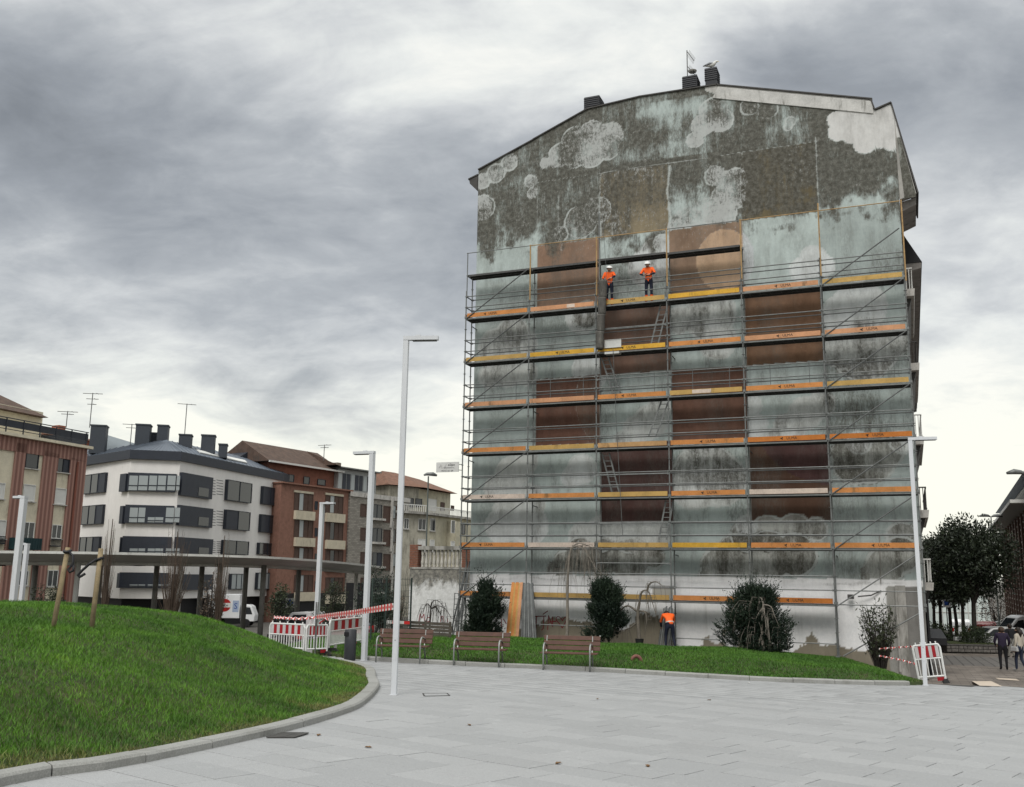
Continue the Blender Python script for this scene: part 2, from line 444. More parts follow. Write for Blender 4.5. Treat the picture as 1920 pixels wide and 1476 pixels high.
LAWN = np.array([tuple(p) for p in lawn_front] + [(10.2, 24.0), (10.6, 26.5), tuple(WR), tuple(WL), tuple(WL2), (-7.5, 41), (-7.2, 31)])
def plaza_keep(x, y):
    dm, im = poly_dist(MOUND, x, y); dl, il = poly_dist(LAWN, x, y); im &= dm > .55; il &= dl > .55
    front = (y < 24.05) | (x < 9.9)
    return (~im) & (~il) & front & (y > 3.2) & (y < 27.2) & (x > -6.2) & (x < 26) & ((y < 26.4) | (x < -4))
I, J = np.meshgrid(np.arange(-45, 45), np.arange(-20, 95))
s_ = (I + np.random.default_rng(3).random(200)[J + 25]) * SLAB_L; t_ = J * SLAB_W
cx, cy = (s_ * LA[0] + t_ * LB[0]).ravel(), (s_ * LA[1] + t_ * LB[1]).ravel()
k = plaza_keep(cx, cy); cx, cy = cx[k], cy[k]
zc_ = (np.stack([cx, cy, G(cx, cy)], -1) - CAM); dep = zc_ @ _f
pxx = 960 + F_PX * (zc_ @ CR) / dep; pyy = 738 - F_PX * (zc_ @ CU) / dep
inview = (pxx > -60) & (pxx < 1980) & (pyy < 1520)
order = np.argsort(np.where(inview, dep, 1e3))
plaza = sheet('plaza', np.arange(-6.5, 26.6, .5), np.arange(3, 27.6, .5), lambda x, y: G(x, y) - .008, MAT_JOINT, lambda x, y: (y < 24.3) | (x < 9.7))
plaza.data.polygons.foreach_set('use_smooth', [False] * len(plaza.data.polygons))
tag(plaza, kind='structure')
bb = MB(); e = .0025; hl, hw = (SLAB_L - GAP) / 2, (SLAB_W - GAP) / 2
top = [(sx * (hl - e), sy * (hw - e), 0) for sx, sy in ((-1, -1), (1, -1), (1, 1), (-1, 1))]
mid = [(sx * hl, sy * hw, -e) for sx, sy in ((-1, -1), (1, -1), (1, 1), (-1, 1))]
bot = [(p[0], p[1], -.03) for p in mid]
bb.add(top + mid + bot, [(0, 1, 2, 3)] + [(4 + i, 4 + (i + 1) % 4, (i + 1) % 4, i) for i in range(4)] + [(8 + i, 8 + (i + 1) % 4, 4 + (i + 1) % 4, 4 + i) for i in range(4)])
slab_me = bb.mesh('paving_slab', MAT_GRANITE)
TILT = Vector((.02, .03, 1)).normalized()
def slab_matrix(x, y, jz, ja):
    zax = (TILT + Vector((ja[0], ja[1], 0))).normalized(); xax = Vector((LA[0], LA[1], 0)); xax = (xax - zax * xax.dot(zax)).normalized()
    M = Matrix((xax, zax.cross(xax), zax)).transposed().to_4x4(); M.translation = (x, y, G(x, y) + jz); return M
base_v = np.array(bb.v); restV, restF = [], []
for n, i in enumerate(order):
    M = slab_matrix(cx[i], cy[i], random.uniform(-.0012, .0022), (random.uniform(-.002, .002), random.uniform(-.002, .002)))
    if n < 300:
        o = link_mesh('paving_slab', slab_me, plaza); o.matrix_local = M
    else:
        A = np.array(M); restF.append(np.array([(0, 1, 2, 3)] + [(4 + q, 4 + (q + 1) % 4, (q + 1) % 4, q) for q in range(4)]) + len(restV) * 8)
        restV.append(base_v[:8] @ A[:3, :3].T + A[:3, 3])
o = link_mesh('paving_slab_field', np_mesh('paving_slab_field', np.concatenate(restV), np.concatenate(restF), MAT_GRANITE), plaza); o['kind'] = 'stuff'

# ------------------------------------------------ kerbs: one stone after another
MAT_KERB = NT('grey_kerb_stone'); v = MAT_KERB.coords('World')
n1 = MAT_KERB.noise(v, 60, 4, .7); n2 = MAT_KERB.noise(v, 1.6, 7, .65)
oi = MAT_KERB.n('ShaderNodeObjectInfo').outputs['Random']
c = MAT_KERB.mix(MAT_KERB.ss(n1, .3, .8), (.235, .235, .225), (.36, .36, .345)); c = MAT_KERB.mix(MAT_KERB.ss(n2, .5, .75, 0, .6), c, (.15, .145, .13))
c = MAT_KERB.mix(MAT_KERB.ss(oi, 0, 1, 0, .4), c, MAT_KERB.mix(1., c, (.78, .78, .76), 'MULTIPLY'))
MAT_KERB.bump(n1, .25, .004); MAT_KERB = MAT_KERB.done(c, .8)
def kerb(path, length, label_xy, hh=.085, ww=.20, side=1):
    """stones of a given length laid along a path; side=1: the bed lies to the left of the path"""
    root = bpy.data.objects.new('kerb', None); COL.objects.link(root); root.location = (path[0][0], path[0][1], G(*path[0])); tag(root, kind='structure')
    seg = np.hypot(*np.diff(path, axis=0).T); S = np.concatenate([[0], np.cumsum(seg)]); s = 0.
    at = lambda q: np.array([np.interp(q, S, path[:, 0]), np.interp(q, S, path[:, 1])])
    while s < S[-1] - .15:
        e_ = min(s + length * random.uniform(.96, 1.04), S[-1]); vs, fs = [], []; n = 3; jz = random.uniform(-.004, .004)
        for q in np.linspace(s + .006, e_ - .006, n):
            p = at(q); tt = at(min(q + .05, S[-1])) - at(max(q - .05, 0)); tt /= np.hypot(*tt); nn = np.array([-tt[1], tt[0]]) * side
            g = G(*p) + jz
            for du, dz in ((0, -.05), (0, hh - .022), (.022, hh), (ww, hh), (ww, -.05)):
                pp = p + nn * du; vs.append((pp[0], pp[1], g + dz))
        for i in range(n - 1):
            for k2 in range(5): fs.append((i * 5 + k2, (i + 1) * 5 + k2, (i + 1) * 5 + (k2 + 1) % 5, i * 5 + (k2 + 1) % 5))
        fs += [(0, 1, 2, 3, 4), tuple((n - 1) * 5 + q for q in (4, 3, 2, 1, 0))]
        b = MB(); b.add(vs, fs); o = b.build('kerb_stone', MAT_KERB, root, world=True)
        bm = bmesh.new(); bm.from_mesh(o.data); bmesh.ops.recalc_face_normals(bm, faces=bm.faces); bm.to_mesh(o.data); bm.free()
        s = e_
kfront = MOUND[:6 * 15 + 1]
kerb(kfront, .98, None)
kerb(lawn_front[5:], .98, None, .10, .16)

# ------------------------------------------------ lawns
def mound_h(x, y):
    d, ins = poly_dist(MOUND, x, y)
    H = 1.22 * (1 - .016 * np.clip(-x - 5, 0, 8))
    bump = .05 * np.sin(1.1 * x + .6 * y) * np.sin(.9 * y - .7 * x + 1) + .03 * np.sin(2.3 * x - 1.7 * y)
    return np.where(ins & (d > .09), .055 + H * (1 - np.exp(-(d / 3.0) ** 2)) + bump * sstep(d / 1.5), -.4), d, ins
def lawn_h(x, y):
    d, ins = poly_dist(LAWN, x, y)
    bump = .05 * np.sin(.8 * x + .5) * np.sin(.55 * y) + .03 * np.sin(1.9 * x - 1.1 * y)
    return np.where(ins & (d > .07), .06 + .26 * (1 - np.exp(-(d / 2.4) ** 2)) * np.clip((12.8 - x) / 3, .2, 1) + bump * sstep(d / 1.5), -.3), d, ins
m_ = NT('lawn_soil'); v = m_.coords('World'); n1 = m_.noise(v, 3, 8, .65)
MAT_SOIL = m_.done(m_.mix(m_.ss(n1, .3, .7), (.022, .038, .010), (.055, .060, .022)), .95)
def grass_mat(name, dark, mid, light, dry):
    m = NT(name); v = m.coords('World'); isl = m.n('ShaderNodeNewGeometry').outputs['Random Per Island']
    a = m.noise(v, .55, 5, .6); b = m.noise(v, 2.4, 4, .6)
    f = m.math('ADD', m.math('MULTIPLY', a, .6), m.math('MULTIPLY', b, .4))
    c = m.mix(m.ss(f, .36, .62), dark, mid); c = m.mix(m.ss(f, .56, .74), c, light)
    c = m.mix(m.ss(isl, .2, 1., 0, .55), c, m.mix(1., c, (1.5, 1.35, .9), 'MULTIPLY'))
    dr = m.math('ADD', m.math('MULTIPLY', m.attr('edge').outputs['Fac'], .30), m.math('MULTIPLY', m.noise(v, 1.3, 6, .7), .95))
    c = m.mix(m.ss(m.math('ADD', dr, m.math('MULTIPLY', isl, .15)), .66, .86, 0, .8), c, dry)
    m.b.inputs['Subsurface Weight'].default_value = 0
    return m.done(c, .6, 0, .25)
MAT_GRASS = grass_mat('grass_blades', (.036, .098, .013), (.088, .205, .023), (.185, .310, .038), (.20, .17, .07))
MAT_GRASS2 = grass_mat('lawn_grass_blades', (.034, .092, .013), (.064, .158, .019), (.110, .215, .028), (.14, .14, .055))
def grass(name, N, box, hf, hscale, wscale, mats, label, edge=.6, dens=None):
    x = RNG.uniform(box[0], box[1], N); y = RNG.uniform(box[2], box[3], N)
    h, d, ins = hf(x, y); k = ins & (d > .19)
    if dens is not None: k &= RNG.random(N) < dens(x, y)
    x, y, h, d = x[k], y[k], h[k], d[k]; n = len(x)
    z = np.asarray(-.02 * x - .03 * y + h)
    cl = .5 + .5 * np.sin(2.1 * x + 1.3 * np.sin(1.7 * y)) * np.sin(2.7 * y + .8 * np.sin(2.2 * x))      # tufts
    H = hscale * (.55 + .6 * RNG.random(n) + .5 * cl ** 2) * np.clip(.45 + d / .8, .45, 1)
    Wd = wscale * (.7 + .6 * RNG.random(n)); az = RNG.uniform(0, 2 * np.pi, n); lean = RNG.uniform(.1, .75, n) * H
    face = RNG.uniform(0, np.pi, n); ex, ey = np.cos(face) * Wd / 2, np.sin(face) * Wd / 2
    lx, ly = np.cos(az) * lean, np.sin(az) * lean
    V = np.empty((n, 6, 3))
    for i, (t, wd) in enumerate(((0, 1), (.55, .8), (1, .12))):
        bx, by, bz = x + lx * t * t, y + ly * t * t, z - .015 + H * t * (1 - .18 * t)
        V[:, 2 * i] = np.stack([bx - ex * wd, by - ey * wd, bz], -1); V[:, 2 * i + 1] = np.stack([bx + ex * wd, by + ey * wd, bz], -1)
    q = np.array([[0, 1, 3, 2], [2, 3, 5, 4]])[None] + (np.arange(n) * 6)[:, None, None]
    me = np_mesh(name, V.reshape(-1, 3), q.reshape(-1, 4), mats, True)
    at = me.attributes.new('edge', 'FLOAT', 'POINT'); at.data.foreach_set('value', np.repeat(np.clip(1 - d / edge, 0, 1), 6).astype(np.float32))
    return tag(link_mesh(name, me), label, 'grass', kind='stuff')
st_ = lambda hf: (lambda x, y: G(x, y) + hf(x, y)[0])
tag(sheet('lawn', np.arange(-19.2, -1.8, .15), np.arange(3.6, 28.2, .15), st_(mound_h), MAT_SOIL, lambda x, y: mound_h(x, y)[2]), kind='structure')
tag(sheet('lawn', np.arange(-8, 13.2, .2), np.arange(23, 43.5, .2), st_(lawn_h), MAT_SOIL, lambda x, y: lawn_h(x, y)[2]), kind='structure')
def mden(x, y):
    dd = np.hypot(x, y); vis = (x > -.56 * y - 1.2)
    return np.where(vis, np.clip((13.5 / dd) ** 1.2, .25, 1), 0)
grass('grass', 560000, (-16, -1.9, 7, 24), mound_h, .070, .0072, MAT_GRASS, 'long bright green grass covering the rounded mound on the left', .9, mden)
grass('grass', 230000, (-7.5, 12.8, 23.5, 42.2), lawn_h, .075, .015, MAT_GRASS2, 'short dark green grass on the lawn at the foot of the painted gable', .5)

# ================================================================== THE PAINTED GABLE
ROOF_U = [0, 2.72, 5.27, 7.7, 11.1, 17.22, 17.3, 17.9, 18.0]
ROOF_W = [20.02, 21.08, 22.12, 22.28, 22.21, 20.42, 19.95, 20.15, 19.75]
gable = thing('gable_building', uvw(0, GV, -1.9), 'tall apartment block whose blank gable carries a faded cloud mural behind scaffolding', 'building', -YAW)
GB = mw(gable); GBI = GB.inverted()
def gl(u, v, w): return (u, v, w + 1.9)          # gable frame: u along the wall, v into the building, w above datum
def mural():
    nu, nw = 301, 380
    u = np.linspace(0, 18, nu); top = np.interp(u, ROOF_U, ROOF_W)
    t = np.linspace(0, 1, nw)
    U = np.repeat(u[:, None], nw, 1); Wd = -1.9 + t[None] * (top[:, None] + 1.9)
    V = np.stack([U, np.zeros_like(U), Wd + 1.9], -1).reshape(-1, 3)
    i = np.arange(nu * nw).reshape(nu, nw)
    q = np.stack([i[:-1, :-1], i[1:, :-1], i[1:, 1:], i[:-1, 1:]], -1).reshape(-1, 4)
    me = np_mesh('painted_wall', V, q, MAT_MURAL)
    U, Wd = U.ravel(), Wd.ravel(); n = len(U)
    def vn(fx, fz, seed):                       # smooth value noise for ragged outlines
        r = np.random.default_rng(seed).random((64, 64)); x, y = U * fx + 7, Wd * fz + 9
        xi, yi = np.floor(x).astype(int), np.floor(y).astype(int); a, b = sstep(x - xi), sstep(y - yi); g = lambda p, s: r[p % 64, s % 64]
        return (g(xi, yi) * (1 - a) + g(xi + 1, yi) * a) * (1 - b) + (g(xi, yi + 1) * (1 - a) + g(xi + 1, yi + 1) * a) * b
    rag = (vn(1.3, 1.3, 1) - .5) * .5 + (vn(4, 4, 2) - .5) * .3 + (vn(11, 11, 3) - .5) * .15
    rg2 = (vn(2.2, 2.2, 4) - .5) * .5 + (vn(6, 6, 5) - .5) * .35 + (vn(15, 15, 6) - .5) * .25; pat = np.clip(vn(.9, .9, 8) * 1.7 - .35 + .5 * (vn(3.5, 3.5, 9) - .5), 0, 1)
    paint = np.tile(np.array([.395, .452, .443]), (n, 1)); mold = np.zeros(n); scr = np.zeros(n); line = np.zeros(n)
    def put(mask, c, a=1.0): paint[mask] = paint[mask] * (1 - a) + np.array(c) * a
    ub = [0, 2.95, 5.88, 8.92, 11.97, 15.0, 18.01]; wb = [19.0, 16.0, 12.93, 9.9, 6.98, 3.74, 1.58]
    rs = np.random.default_rng(5)
    for ci in range(6):
        for ri in range(6):
            cell = (U >= ub[ci]) & (U < ub[ci + 1]) & (Wd < wb[ri]) & (Wd >= (wb[ri + 1] if ri < 5 else 1.58))
            paint[cell] *= rs.uniform(.88, 1.12)
    brown = {(2, 0): (.185, .155, .105), (4, 0): (.120, .098, .058), (1, 1): (.215, .140, .100), (3, 1): (.205, .142, .102),
             (2, 2): (.140, .086, .066), (4, 2): (.160, .094, .060), (1, 3): (.118, .062, .046), (3, 3): (.120, .066, .049), (2, 4): (.076, .042, .038), (4, 4): (.068, .036, .035)}
    browncell = np.zeros(n, bool)
    for (ci, ri), c in brown.items():
        cell = (U >= ub[ci]) & (U < ub[ci + 1]) & (Wd < wb[ri] + .03 * rag) & (Wd >= wb[ri + 1]); browncell |= cell
        put(cell, np.array(c) * 1.18)
        paint[cell] *= (1 + .35 * rg2[cell] + .25 * rag[cell])[:, None]          # uneven faded paint
    P = lambda x, y: on_wall(x, y)
    def circ(x, y, r):
        a, b = P(x, y); return np.hypot(U - a, Wd - b) - r * (.0222 + .0012 * (1200 - x) / 400)
    # big pale shapes inside the brown squares
    s = circ(1186, 745, 112); m = (s < 0) & (U > ub[1]) & (U < ub[2]) & (Wd < 11.2) & (Wd > wb[4]); put(m & browncell, (.145, .085, .062), .8); put(m & ~browncell, (.36, .42, .42), .6)
    line = np.maximum(line, np.where((U < ub[2]) & (Wd < 11.4) & (Wd > 6.9), np.exp(-(s / .05) ** 2) * .5, 0))
    s = circ(1560, 760, 145); m = (s > 0) & (U > ub[4]) & (U < ub[5]) & (Wd < wb[4]) & (Wd > wb[5]); put(m, (.095, .055, .036), .8)
    a, b = P(1357, 487); s = np.hypot((U - a) / 1.12, (Wd - b) / 1.32) - 1
    m = (s < 0) & (U < ub[4]); put(m, (.47, .33, .225)); m = (s < .1) & (U >= ub[4]) & (U < 12.75); put(m, (.52, .55, .57)); line = np.maximum(line, np.where((U > ub[3]), np.exp(-(s / .025) ** 2) * .5, 0))
    # clouds: groups of puffs; kind 0 pale, 1 scraped and mottled, 2 dark inside with a pale outline
    C = {1: [[(1052, 290, 27), (1078, 262, 30), (1110, 252, 30), (1142, 256, 30), (1078, 294, 26), (1108, 286, 34), (1142, 284, 20), (1022, 306, 12), (1040, 300, 16)], [(995, 340, 15), (998, 362, 12)],
             [(905, 340, 18), (930, 325, 22), (955, 305, 20)], [(905, 390, 28)], [(1318, 235, 24), (1338, 208, 30), (1303, 262, 18), (1352, 225, 26)], [(1478, 238, 10), (1482, 228, 12)],
             [(1340, 330, 22), (1378, 338, 26), (1365, 370, 34), (1325, 395, 26), (1350, 400, 34)], [(1290, 410, 28), (1268, 425, 18)],
             [(1240, 455, 18), (1246, 478, 16)], [(1330, 590, 50), (1345, 640, 36), (1275, 600, 28)], [(1220, 790, 34), (1195, 805, 28), (1235, 765, 24), (1170, 828, 20)],
             [(1540, 760, 26), (1510, 775, 32), (1480, 805, 30), (1455, 830, 28)], [(930, 650, 38), (960, 625, 34), (985, 645, 26)], [(955, 695, 34), (985, 700, 26), (920, 705, 26)],
             [(960, 890, 36), (985, 865, 26), (930, 915, 24)], [(985, 945, 40), (945, 955, 24)], [(1320, 890, 60), (1300, 905, 50), (1350, 900, 50)], [(1090, 1005, 26), (1130, 1000, 34), (1180, 1003, 36), (1220, 1008, 36)],
             [(1200, 590, 0.1)], [(1480, 900, 0.1)], [(1620, 655, 60), (1570, 660, 30), (1670, 640, 34)]],
         2: [[(1050, 440, 18)], [(1090, 415, 36), (1120, 395, 30)], [(1405, 200, 20), (1440, 205, 22)], [(1630, 860, 46), (1600, 870, 38), (1660, 845, 34), (1585, 850, 26)], [(1490, 805, 0.1)],
             [(1060, 1055, 24), (1090, 1040, 34), (1130, 1045, 36), (1180, 1048, 40), (1225, 1045, 22), (1040, 1068, 16)], [(1345, 1060, 32), (1385, 1045, 44), (1440, 1042, 46), (1490, 1040, 40), (1350, 1085, 40)],
             [(1400, 1005, 30), (1440, 1000, 34), (1490, 998, 34), (1530, 992, 22)], [(1660, 1060, 34), (1690, 1040, 34), (1640, 1075, 24)], [(1100, 590, 30)], [(1690, 1005, 26)]],
         0: [[(1525, 485, 26), (1505, 505, 26), (1540, 500, 24)], [(1095, 590, 38), (1110, 690, 40)], [(930, 585, 0.1)], [(1215, 500, 40), (1230, 470, 30)], [(1090, 880, 30), (1070, 895, 20)], [(1580, 590, 40), (1610, 575, 50)], [(1410, 760, 20), (1415, 800, 24)], [(1400, 985, 20)], [(1690, 830, 22), (1610, 830, 22)], [(940, 985, 34), (990, 985, 40)]]}
    for kind, groups in C.items():
        for g in groups:
            s = np.min([circ(*k) for k in g], axis=0) + rg2 * .10
            ins = (s < 0) & ~(browncell & (Wd > 3.7) & (Wd < 16) & (kind != 2)); hi = Wd > 13.5
            if kind == 0: put(ins, (.60, .625, .63), .85)
            elif kind == 1: put(ins & ~hi, (.56, .575, .565), .8); scr[ins] = np.maximum(scr[ins], np.where(hi[ins], .35 + .5 * pat[ins], .2 + .35 * pat[ins])); mold[ins & ~hi] += .02 + .30 * pat[ins & ~hi]
            else: put(ins & ~hi, (.40, .40, .375), .75); mold[ins] += np.where(hi[ins], .05, .20 + .25 * pat[ins]); scr[ins] = np.maximum(scr[ins], .25)
            line = np.maximum(line, np.exp(-((s + .05) / .055) ** 2) * np.where(hi, .85, 1.0) * (.30 + .9 * vn(1.6, 1.6, 12)) * ~(browncell & (kind != 2)))
    # mould: heavy at the head of the wall, patchy below and under each wet ledge
    mold += .60 * sstep((Wd - 13.9 + rag * 4.5) / 3.4) + .12 + .24 * (vn(.5, .35, 15) - .5) + .16 * np.exp(-((Wd - 19.1) / .14) ** 2) * (U > 2.9) * (U < 10)
    mold -= .42 * np.exp(-((Wd - 15.2 + rag * 2) / .7) ** 2) * ((U < 2.95) | ((U > 12) & (U < 18)))
    mold[browncell & (Wd < 16)] -= .22
    mold -= .30 * ((Wd > 19.2) & (U > 8.2) & (U < 12.5) & (Wd < 21.9)) * (.5 + 1.5 * rag)
    for p_, q_, sg_, am_ in (((1180, 218), (1352, 196), .32, .5), ((1150, 302), (1300, 262), .30, .5), ((1200, 246), (1300, 222), .22, .4), ((1060, 300), (1175, 262), .25, .3), ((1262, 400), (1390, 330), .5, .28), ((1050, 375), (1118, 350), .35, .3), ((1420, 250), (1530, 215), .22, .28), ((905, 365), (990, 330), .22, .25), ((1560, 440), (1690, 410), .45, .35), ((1400, 425), (1530, 405), .30, .35)):
        (a_, b_), (c_, d_) = P(*p_), P(*q_); wl_ = b_ + (U - a_) * (d_ - b_) / (c_ - a_); mold -= .42 * am_ * np.exp(-((Wd - wl_ + .5 * rg2) / sg_) ** 2) * sstep((U - a_) / .5) * sstep((c_ - U) / .5)
    for (ci, ri), dm in {(0, 3): .18, (0, 2): .12, (1, 2): .06, (2, 5): .1, (3, 2): .10, (3, 4): .14, (5, 3): .18, (5, 2): .06, (5, 4): .05, (4, 1): -.06, (5, 1): .18, (2, 1): .08}.items():
        mold[(U >= ub[ci]) & (U < ub[ci + 1]) & (Wd < wb[ri]) & (Wd >= wb[min(ri + 1, 6)])] += dm
    for ua_, wa_, wb_x, ww_, k_ in ((4.0, 15.6, 18.3, .09, .5), (5.45, 17.6, 18.8, .08, .45), (8.97, 15.9, 18.9, .07, .75), (5.9, 15.4, 19.0, .05, .55), (3.35, 17.9, 18.7, .06, .5), (12.02, 16.0, 19.0, .05, .5), (15.05, 15.2, 19.2, .05, .4), (.9, 15.6, 18.2, .05, .35)):
        mk = (Wd > wa_) & (Wd < wb_x); q = np.exp(-((U - ua_ - .12 * rg2 - .08 * np.sin(Wd * 1.7)) / ww_) ** 2) * k_ * mk; line = np.maximum(line, q)
    # joints between the squares
    for a in ub[1:-1]: line = np.maximum(line, np.exp(-((U - a + .01 * rag) / .028) ** 2) * (.35 + .25 * (Wd > 15.8)) * (Wd > 1.6) * (Wd < 19.2))
    for a in wb[:-1]: line = np.maximum(line, np.exp(-((Wd - a + .05 * rag) / .03) ** 2) * (.30 + .35 * (a > 18.5)) * (U > 2.95) * (U < 15.1))
    scr += (.06 + .26 * pat * vn(2.6, 1.1, 31)) * sstep((Wd - 14) / 2) + .16 * ((U > ub[2]) & (U < ub[3]) & (Wd > 16) & (Wd < 19)) * (.4 + pat) + .12 * ((U > 13.5) & (U < 15) & (Wd > 17) & (Wd < 19))
    mold -= .16 * ((U > ub[2]) & (U < ub[3]) & (Wd > 16) & (Wd < 19))
    # white roughcast scallop at the top right and the pale band along the verge
    s = np.min([circ(*k) for k in ((1568, 224, 17), (1572, 247, 19), (1597, 254, 17), (1622, 268, 22), (1649, 262, 18), (1672, 262, 22), (1620, 230, 42), (1590, 226, 30), (1660, 226, 40), (1682, 240, 26))], axis=0)
    sc = (s < 0) & (Wd < np.interp(U, ROOF_U, ROOF_W) - .02)
    vb = np.interp(U, ROOF_U, ROOF_W) - Wd; band = (U > 10.6) & (U < 17.25) & (vb < np.interp(U, [10.6, 11.4, 17.25], [.15, .62, .55]))
    for mk, cc in ((sc, (.56, .56, .555)), (band, (.47, .465, .45))):
        put(mk, cc); mold[mk] = .02 + .18 * np.clip(rag[mk] + .3, 0, 1); scr[mk] = 0
    line[sc | band] = 0; line = np.maximum(line, np.exp(-(s / .05) ** 2) * .6 * (Wd < 20))
    # white ground floor, plaster fallen off along the foot
    base = Wd < 1.56 + .04 * rag
    put(base, (.78, .78, .79)); mold[base] = -.45; scr[base] = 0; line[base] = 0
    under = np.exp(-((Wd - 1.42 + .25 * rag) / .07) ** 2) * base; mold += .35 * under
    foot = [(0, -.75), (2, -.9), (2.9, -.45), (4.4, -.1), (6.1, -.35), (6.6, -.6), (7.3, -.15), (8.2, .15), (8.6, -.6), (9.3, -1.5), (10.3, -.55), (11.6, -.4), (12.4, -.65), (13.1, -1.3), (13.7, -.85), (14.1, -.4), (14.45, -1.0), (15.2, -.95), (16.2, -1.1), (17.0, -1.0), (18, -.9)]
    fw = np.interp(U + rg2 * .5, [p[0] for p in foot], [p[1] for p in foot]) + rag * .35 + rg2 * .35
    bare = Wd < fw; put(bare, (.225, .200, .155)); mold[bare] += .18
    put((np.hypot((U - 11.1) / .3, (Wd + .75) / .35) < 1 + rag) & bare, (.6, .6, .61)); put((np.hypot((U - 10.5) / .28, (Wd + .7) / .25) < 1 + rag) & bare, (.6, .6, .61))
    put((U > 16.05) & (U < 16.75) & (Wd > 9.62 + .05 * rag) & (Wd < 9.80), (.05, .05, .048), .85)
    put((U > 8.0) & (U < 8.85) & (Wd > .55) & (Wd < 1.05), (.40, .385, .345)); put((U > 7.95) & (U < 8.9) & (Wd > 1.05) & (Wd < 1.2), (.22, .21, .20))
    # right edge pier: dirty concrete
    pier = (U > 16.7) & (Wd < 1.3); put(pier, (.33, .325, .305)); mold[pier] += .28
    put((U > 17.25) & (Wd < 1.3), (.15, .145, .14), .7)
    a = me.attributes.new('paint', 'FLOAT_COLOR', 'POINT'); a.data.foreach_set('color', np.concatenate([np.clip(paint, 0, 1), np.ones((n, 1))], 1).astype(np.float32).ravel())
    for nm, arr in (('mould', mold), ('scrape', scr), ('outline', line)):
        a = me.attributes.new(nm, 'FLOAT', 'POINT'); a.data.foreach_set('value', arr.astype(np.float32))
    return me
m_ = NT('weathered_mural'); v = m_.coords('Object'); vs_ = m_.coords('Object', (1, 1, .32)); vd = m_.coords('Object', (1, 1, .09))
nA = m_.noise(vs_, 1.5, 12, .68); nB = m_.noise(v, 5.5, 12, .74); nC = m_.noise(vd, 4.5, 6, .6); nD = m_.noise(v, 38, 3, .6); nE = m_.noise(vs_, 16, 8, .78, .6)
base = m_.attr('paint').outputs['Color']; mo = m_.attr('mould').outputs['Fac']; sc = m_.attr('scrape').outputs['Fac']; li = m_.attr('outline').outputs['Fac']
c = m_.mix(m_.ss(nB, .3, .72, 0, .5), base, m_.mix(1., base, (1.28, 1.26, 1.24), 'MULTIPLY'))
c = m_.mix(m_.math('MULTIPLY', m_.ss(nA, .38, .68, 0, .65), m_.ss(mo, -.42, -.1, .3, 1.)), c, m_.mix(1., c, (.62, .61, .60), 'MULTIPLY'))
nF = m_.noise(vs_, .55, 6, .6); c = m_.mix(m_.math('MULTIPLY', m_.math('MULTIPLY', m_.ss(nF, .42, .66, 0, .55), m_.ss(nE, .35, .6)), m_.ss(mo, -.32, -.1, .12, 1.)), c, (.135, .132, .120))
c = m_.mix(m_.ss(nC, .55, .72, 0, .35), c, m_.mix(1., c, (.55, .54, .52), 'MULTIPLY'))
f = m_.math('ADD', m_.math('ADD', mo, m_.math('MULTIPLY', m_.math('SUBTRACT', nA, .5), 1.25)), m_.math('ADD', m_.math('MULTIPLY', m_.math('SUBTRACT', nE, .5), .75), m_.math('MULTIPLY', m_.math('SUBTRACT', nC, .5), .55)))
mc = m_.mix(m_.ss(nB, .35, .7), (.056, .053, .043), (.150, .146, .128))
c = m_.mix(m_.math('MULTIPLY', m_.ss(f, .22, .72, 0, .97), m_.ss(nE, .22, .50, .62, 1.)), c, mc)
f2 = m_.math('ADD', m_.math('MULTIPLY', sc, .55), m_.math('ADD', m_.math('MULTIPLY', m_.math('SUBTRACT', nE, .5), 1.5), m_.math('MULTIPLY', m_.math('SUBTRACT', nB, .5), .9)))
c = m_.mix(m_.ss(f2, .20, .52, 0, .80), c, (.46, .475, .47))
f3 = m_.math('ADD', li, m_.math('MULTIPLY', m_.math('SUBTRACT', nB, .5), 1.0))
c = m_.mix(m_.ss(f3, .30, .75, 0, .7), c, (.47, .50, .49))
c = m_.mix(m_.ss(nD, .25, .8, 0, .35), c, m_.mix(1., c, (.72, .72, .72), 'MULTIPLY'))
m_.bump(m_.math('ADD', nB, m_.math('MULTIPLY', nD, .4)), .35, .02)
MAT_MURAL = m_.done(c, .92, 0, .15)
wall_o = link_mesh('painted_wall', mural(), gable)

MAT_CONC = mat('stained_concrete', (.33, .32, .30), .9, .25, 1.2, .6, (.10, .095, .08), .3, 20, streak=.4)
MAT_SOFFIT = mat('grey_render_soffit', (.22, .205, .195), .9, .2, 1.5, .4, (.08, .075, .07))
MAT_CAP = mat('dark_verge_cap', (.055, .052, .05), .7, .3, 3)
MAT_SLATE = NT('black_slate_louvre'); MAT_SLATE = MAT_SLATE.done((.018, .019, .024), .55)
MAT_TILE = mat('roof_tile', (.16, .085, .055), .85, .35, 2.5, .4)
b = MB()                                                     # body of the block behind the painted face
prof = [(u, w) for u, w in zip(ROOF_U, ROOF_W)]
b.side([(0, 0)] + [(u, w + 1.9) for u, w in prof] + [(18, 0)], .012, 40.0)
b.build('body', MAT_SOFFIT, gable)
b = MB()                                                     # thin cap along the verge
for (u0, w0), (u1, w1) in zip(prof[:-2], prof[1:-1]):
    b.slab(gl(u0 - .02, -.07, w0 + .055), gl(u1 + .02, -.07, w1 + .055), gl(u1 + .02, .5, w1 + .055), gl(u0 - .02, .5, w0 + .055), .052)
b.build('verge_cap', MAT_CAP, gable)
b = MB(); b.side([(10.9, 23.55), (11.15, 24.02), (17.24, 22.24), (17.24, 21.72)], -.045, -.004); b.build('verge_band', mat('pale_verge_band', (.47, .465, .45), .9, .2, 2, .35, (.12, .115, .10)), gable)
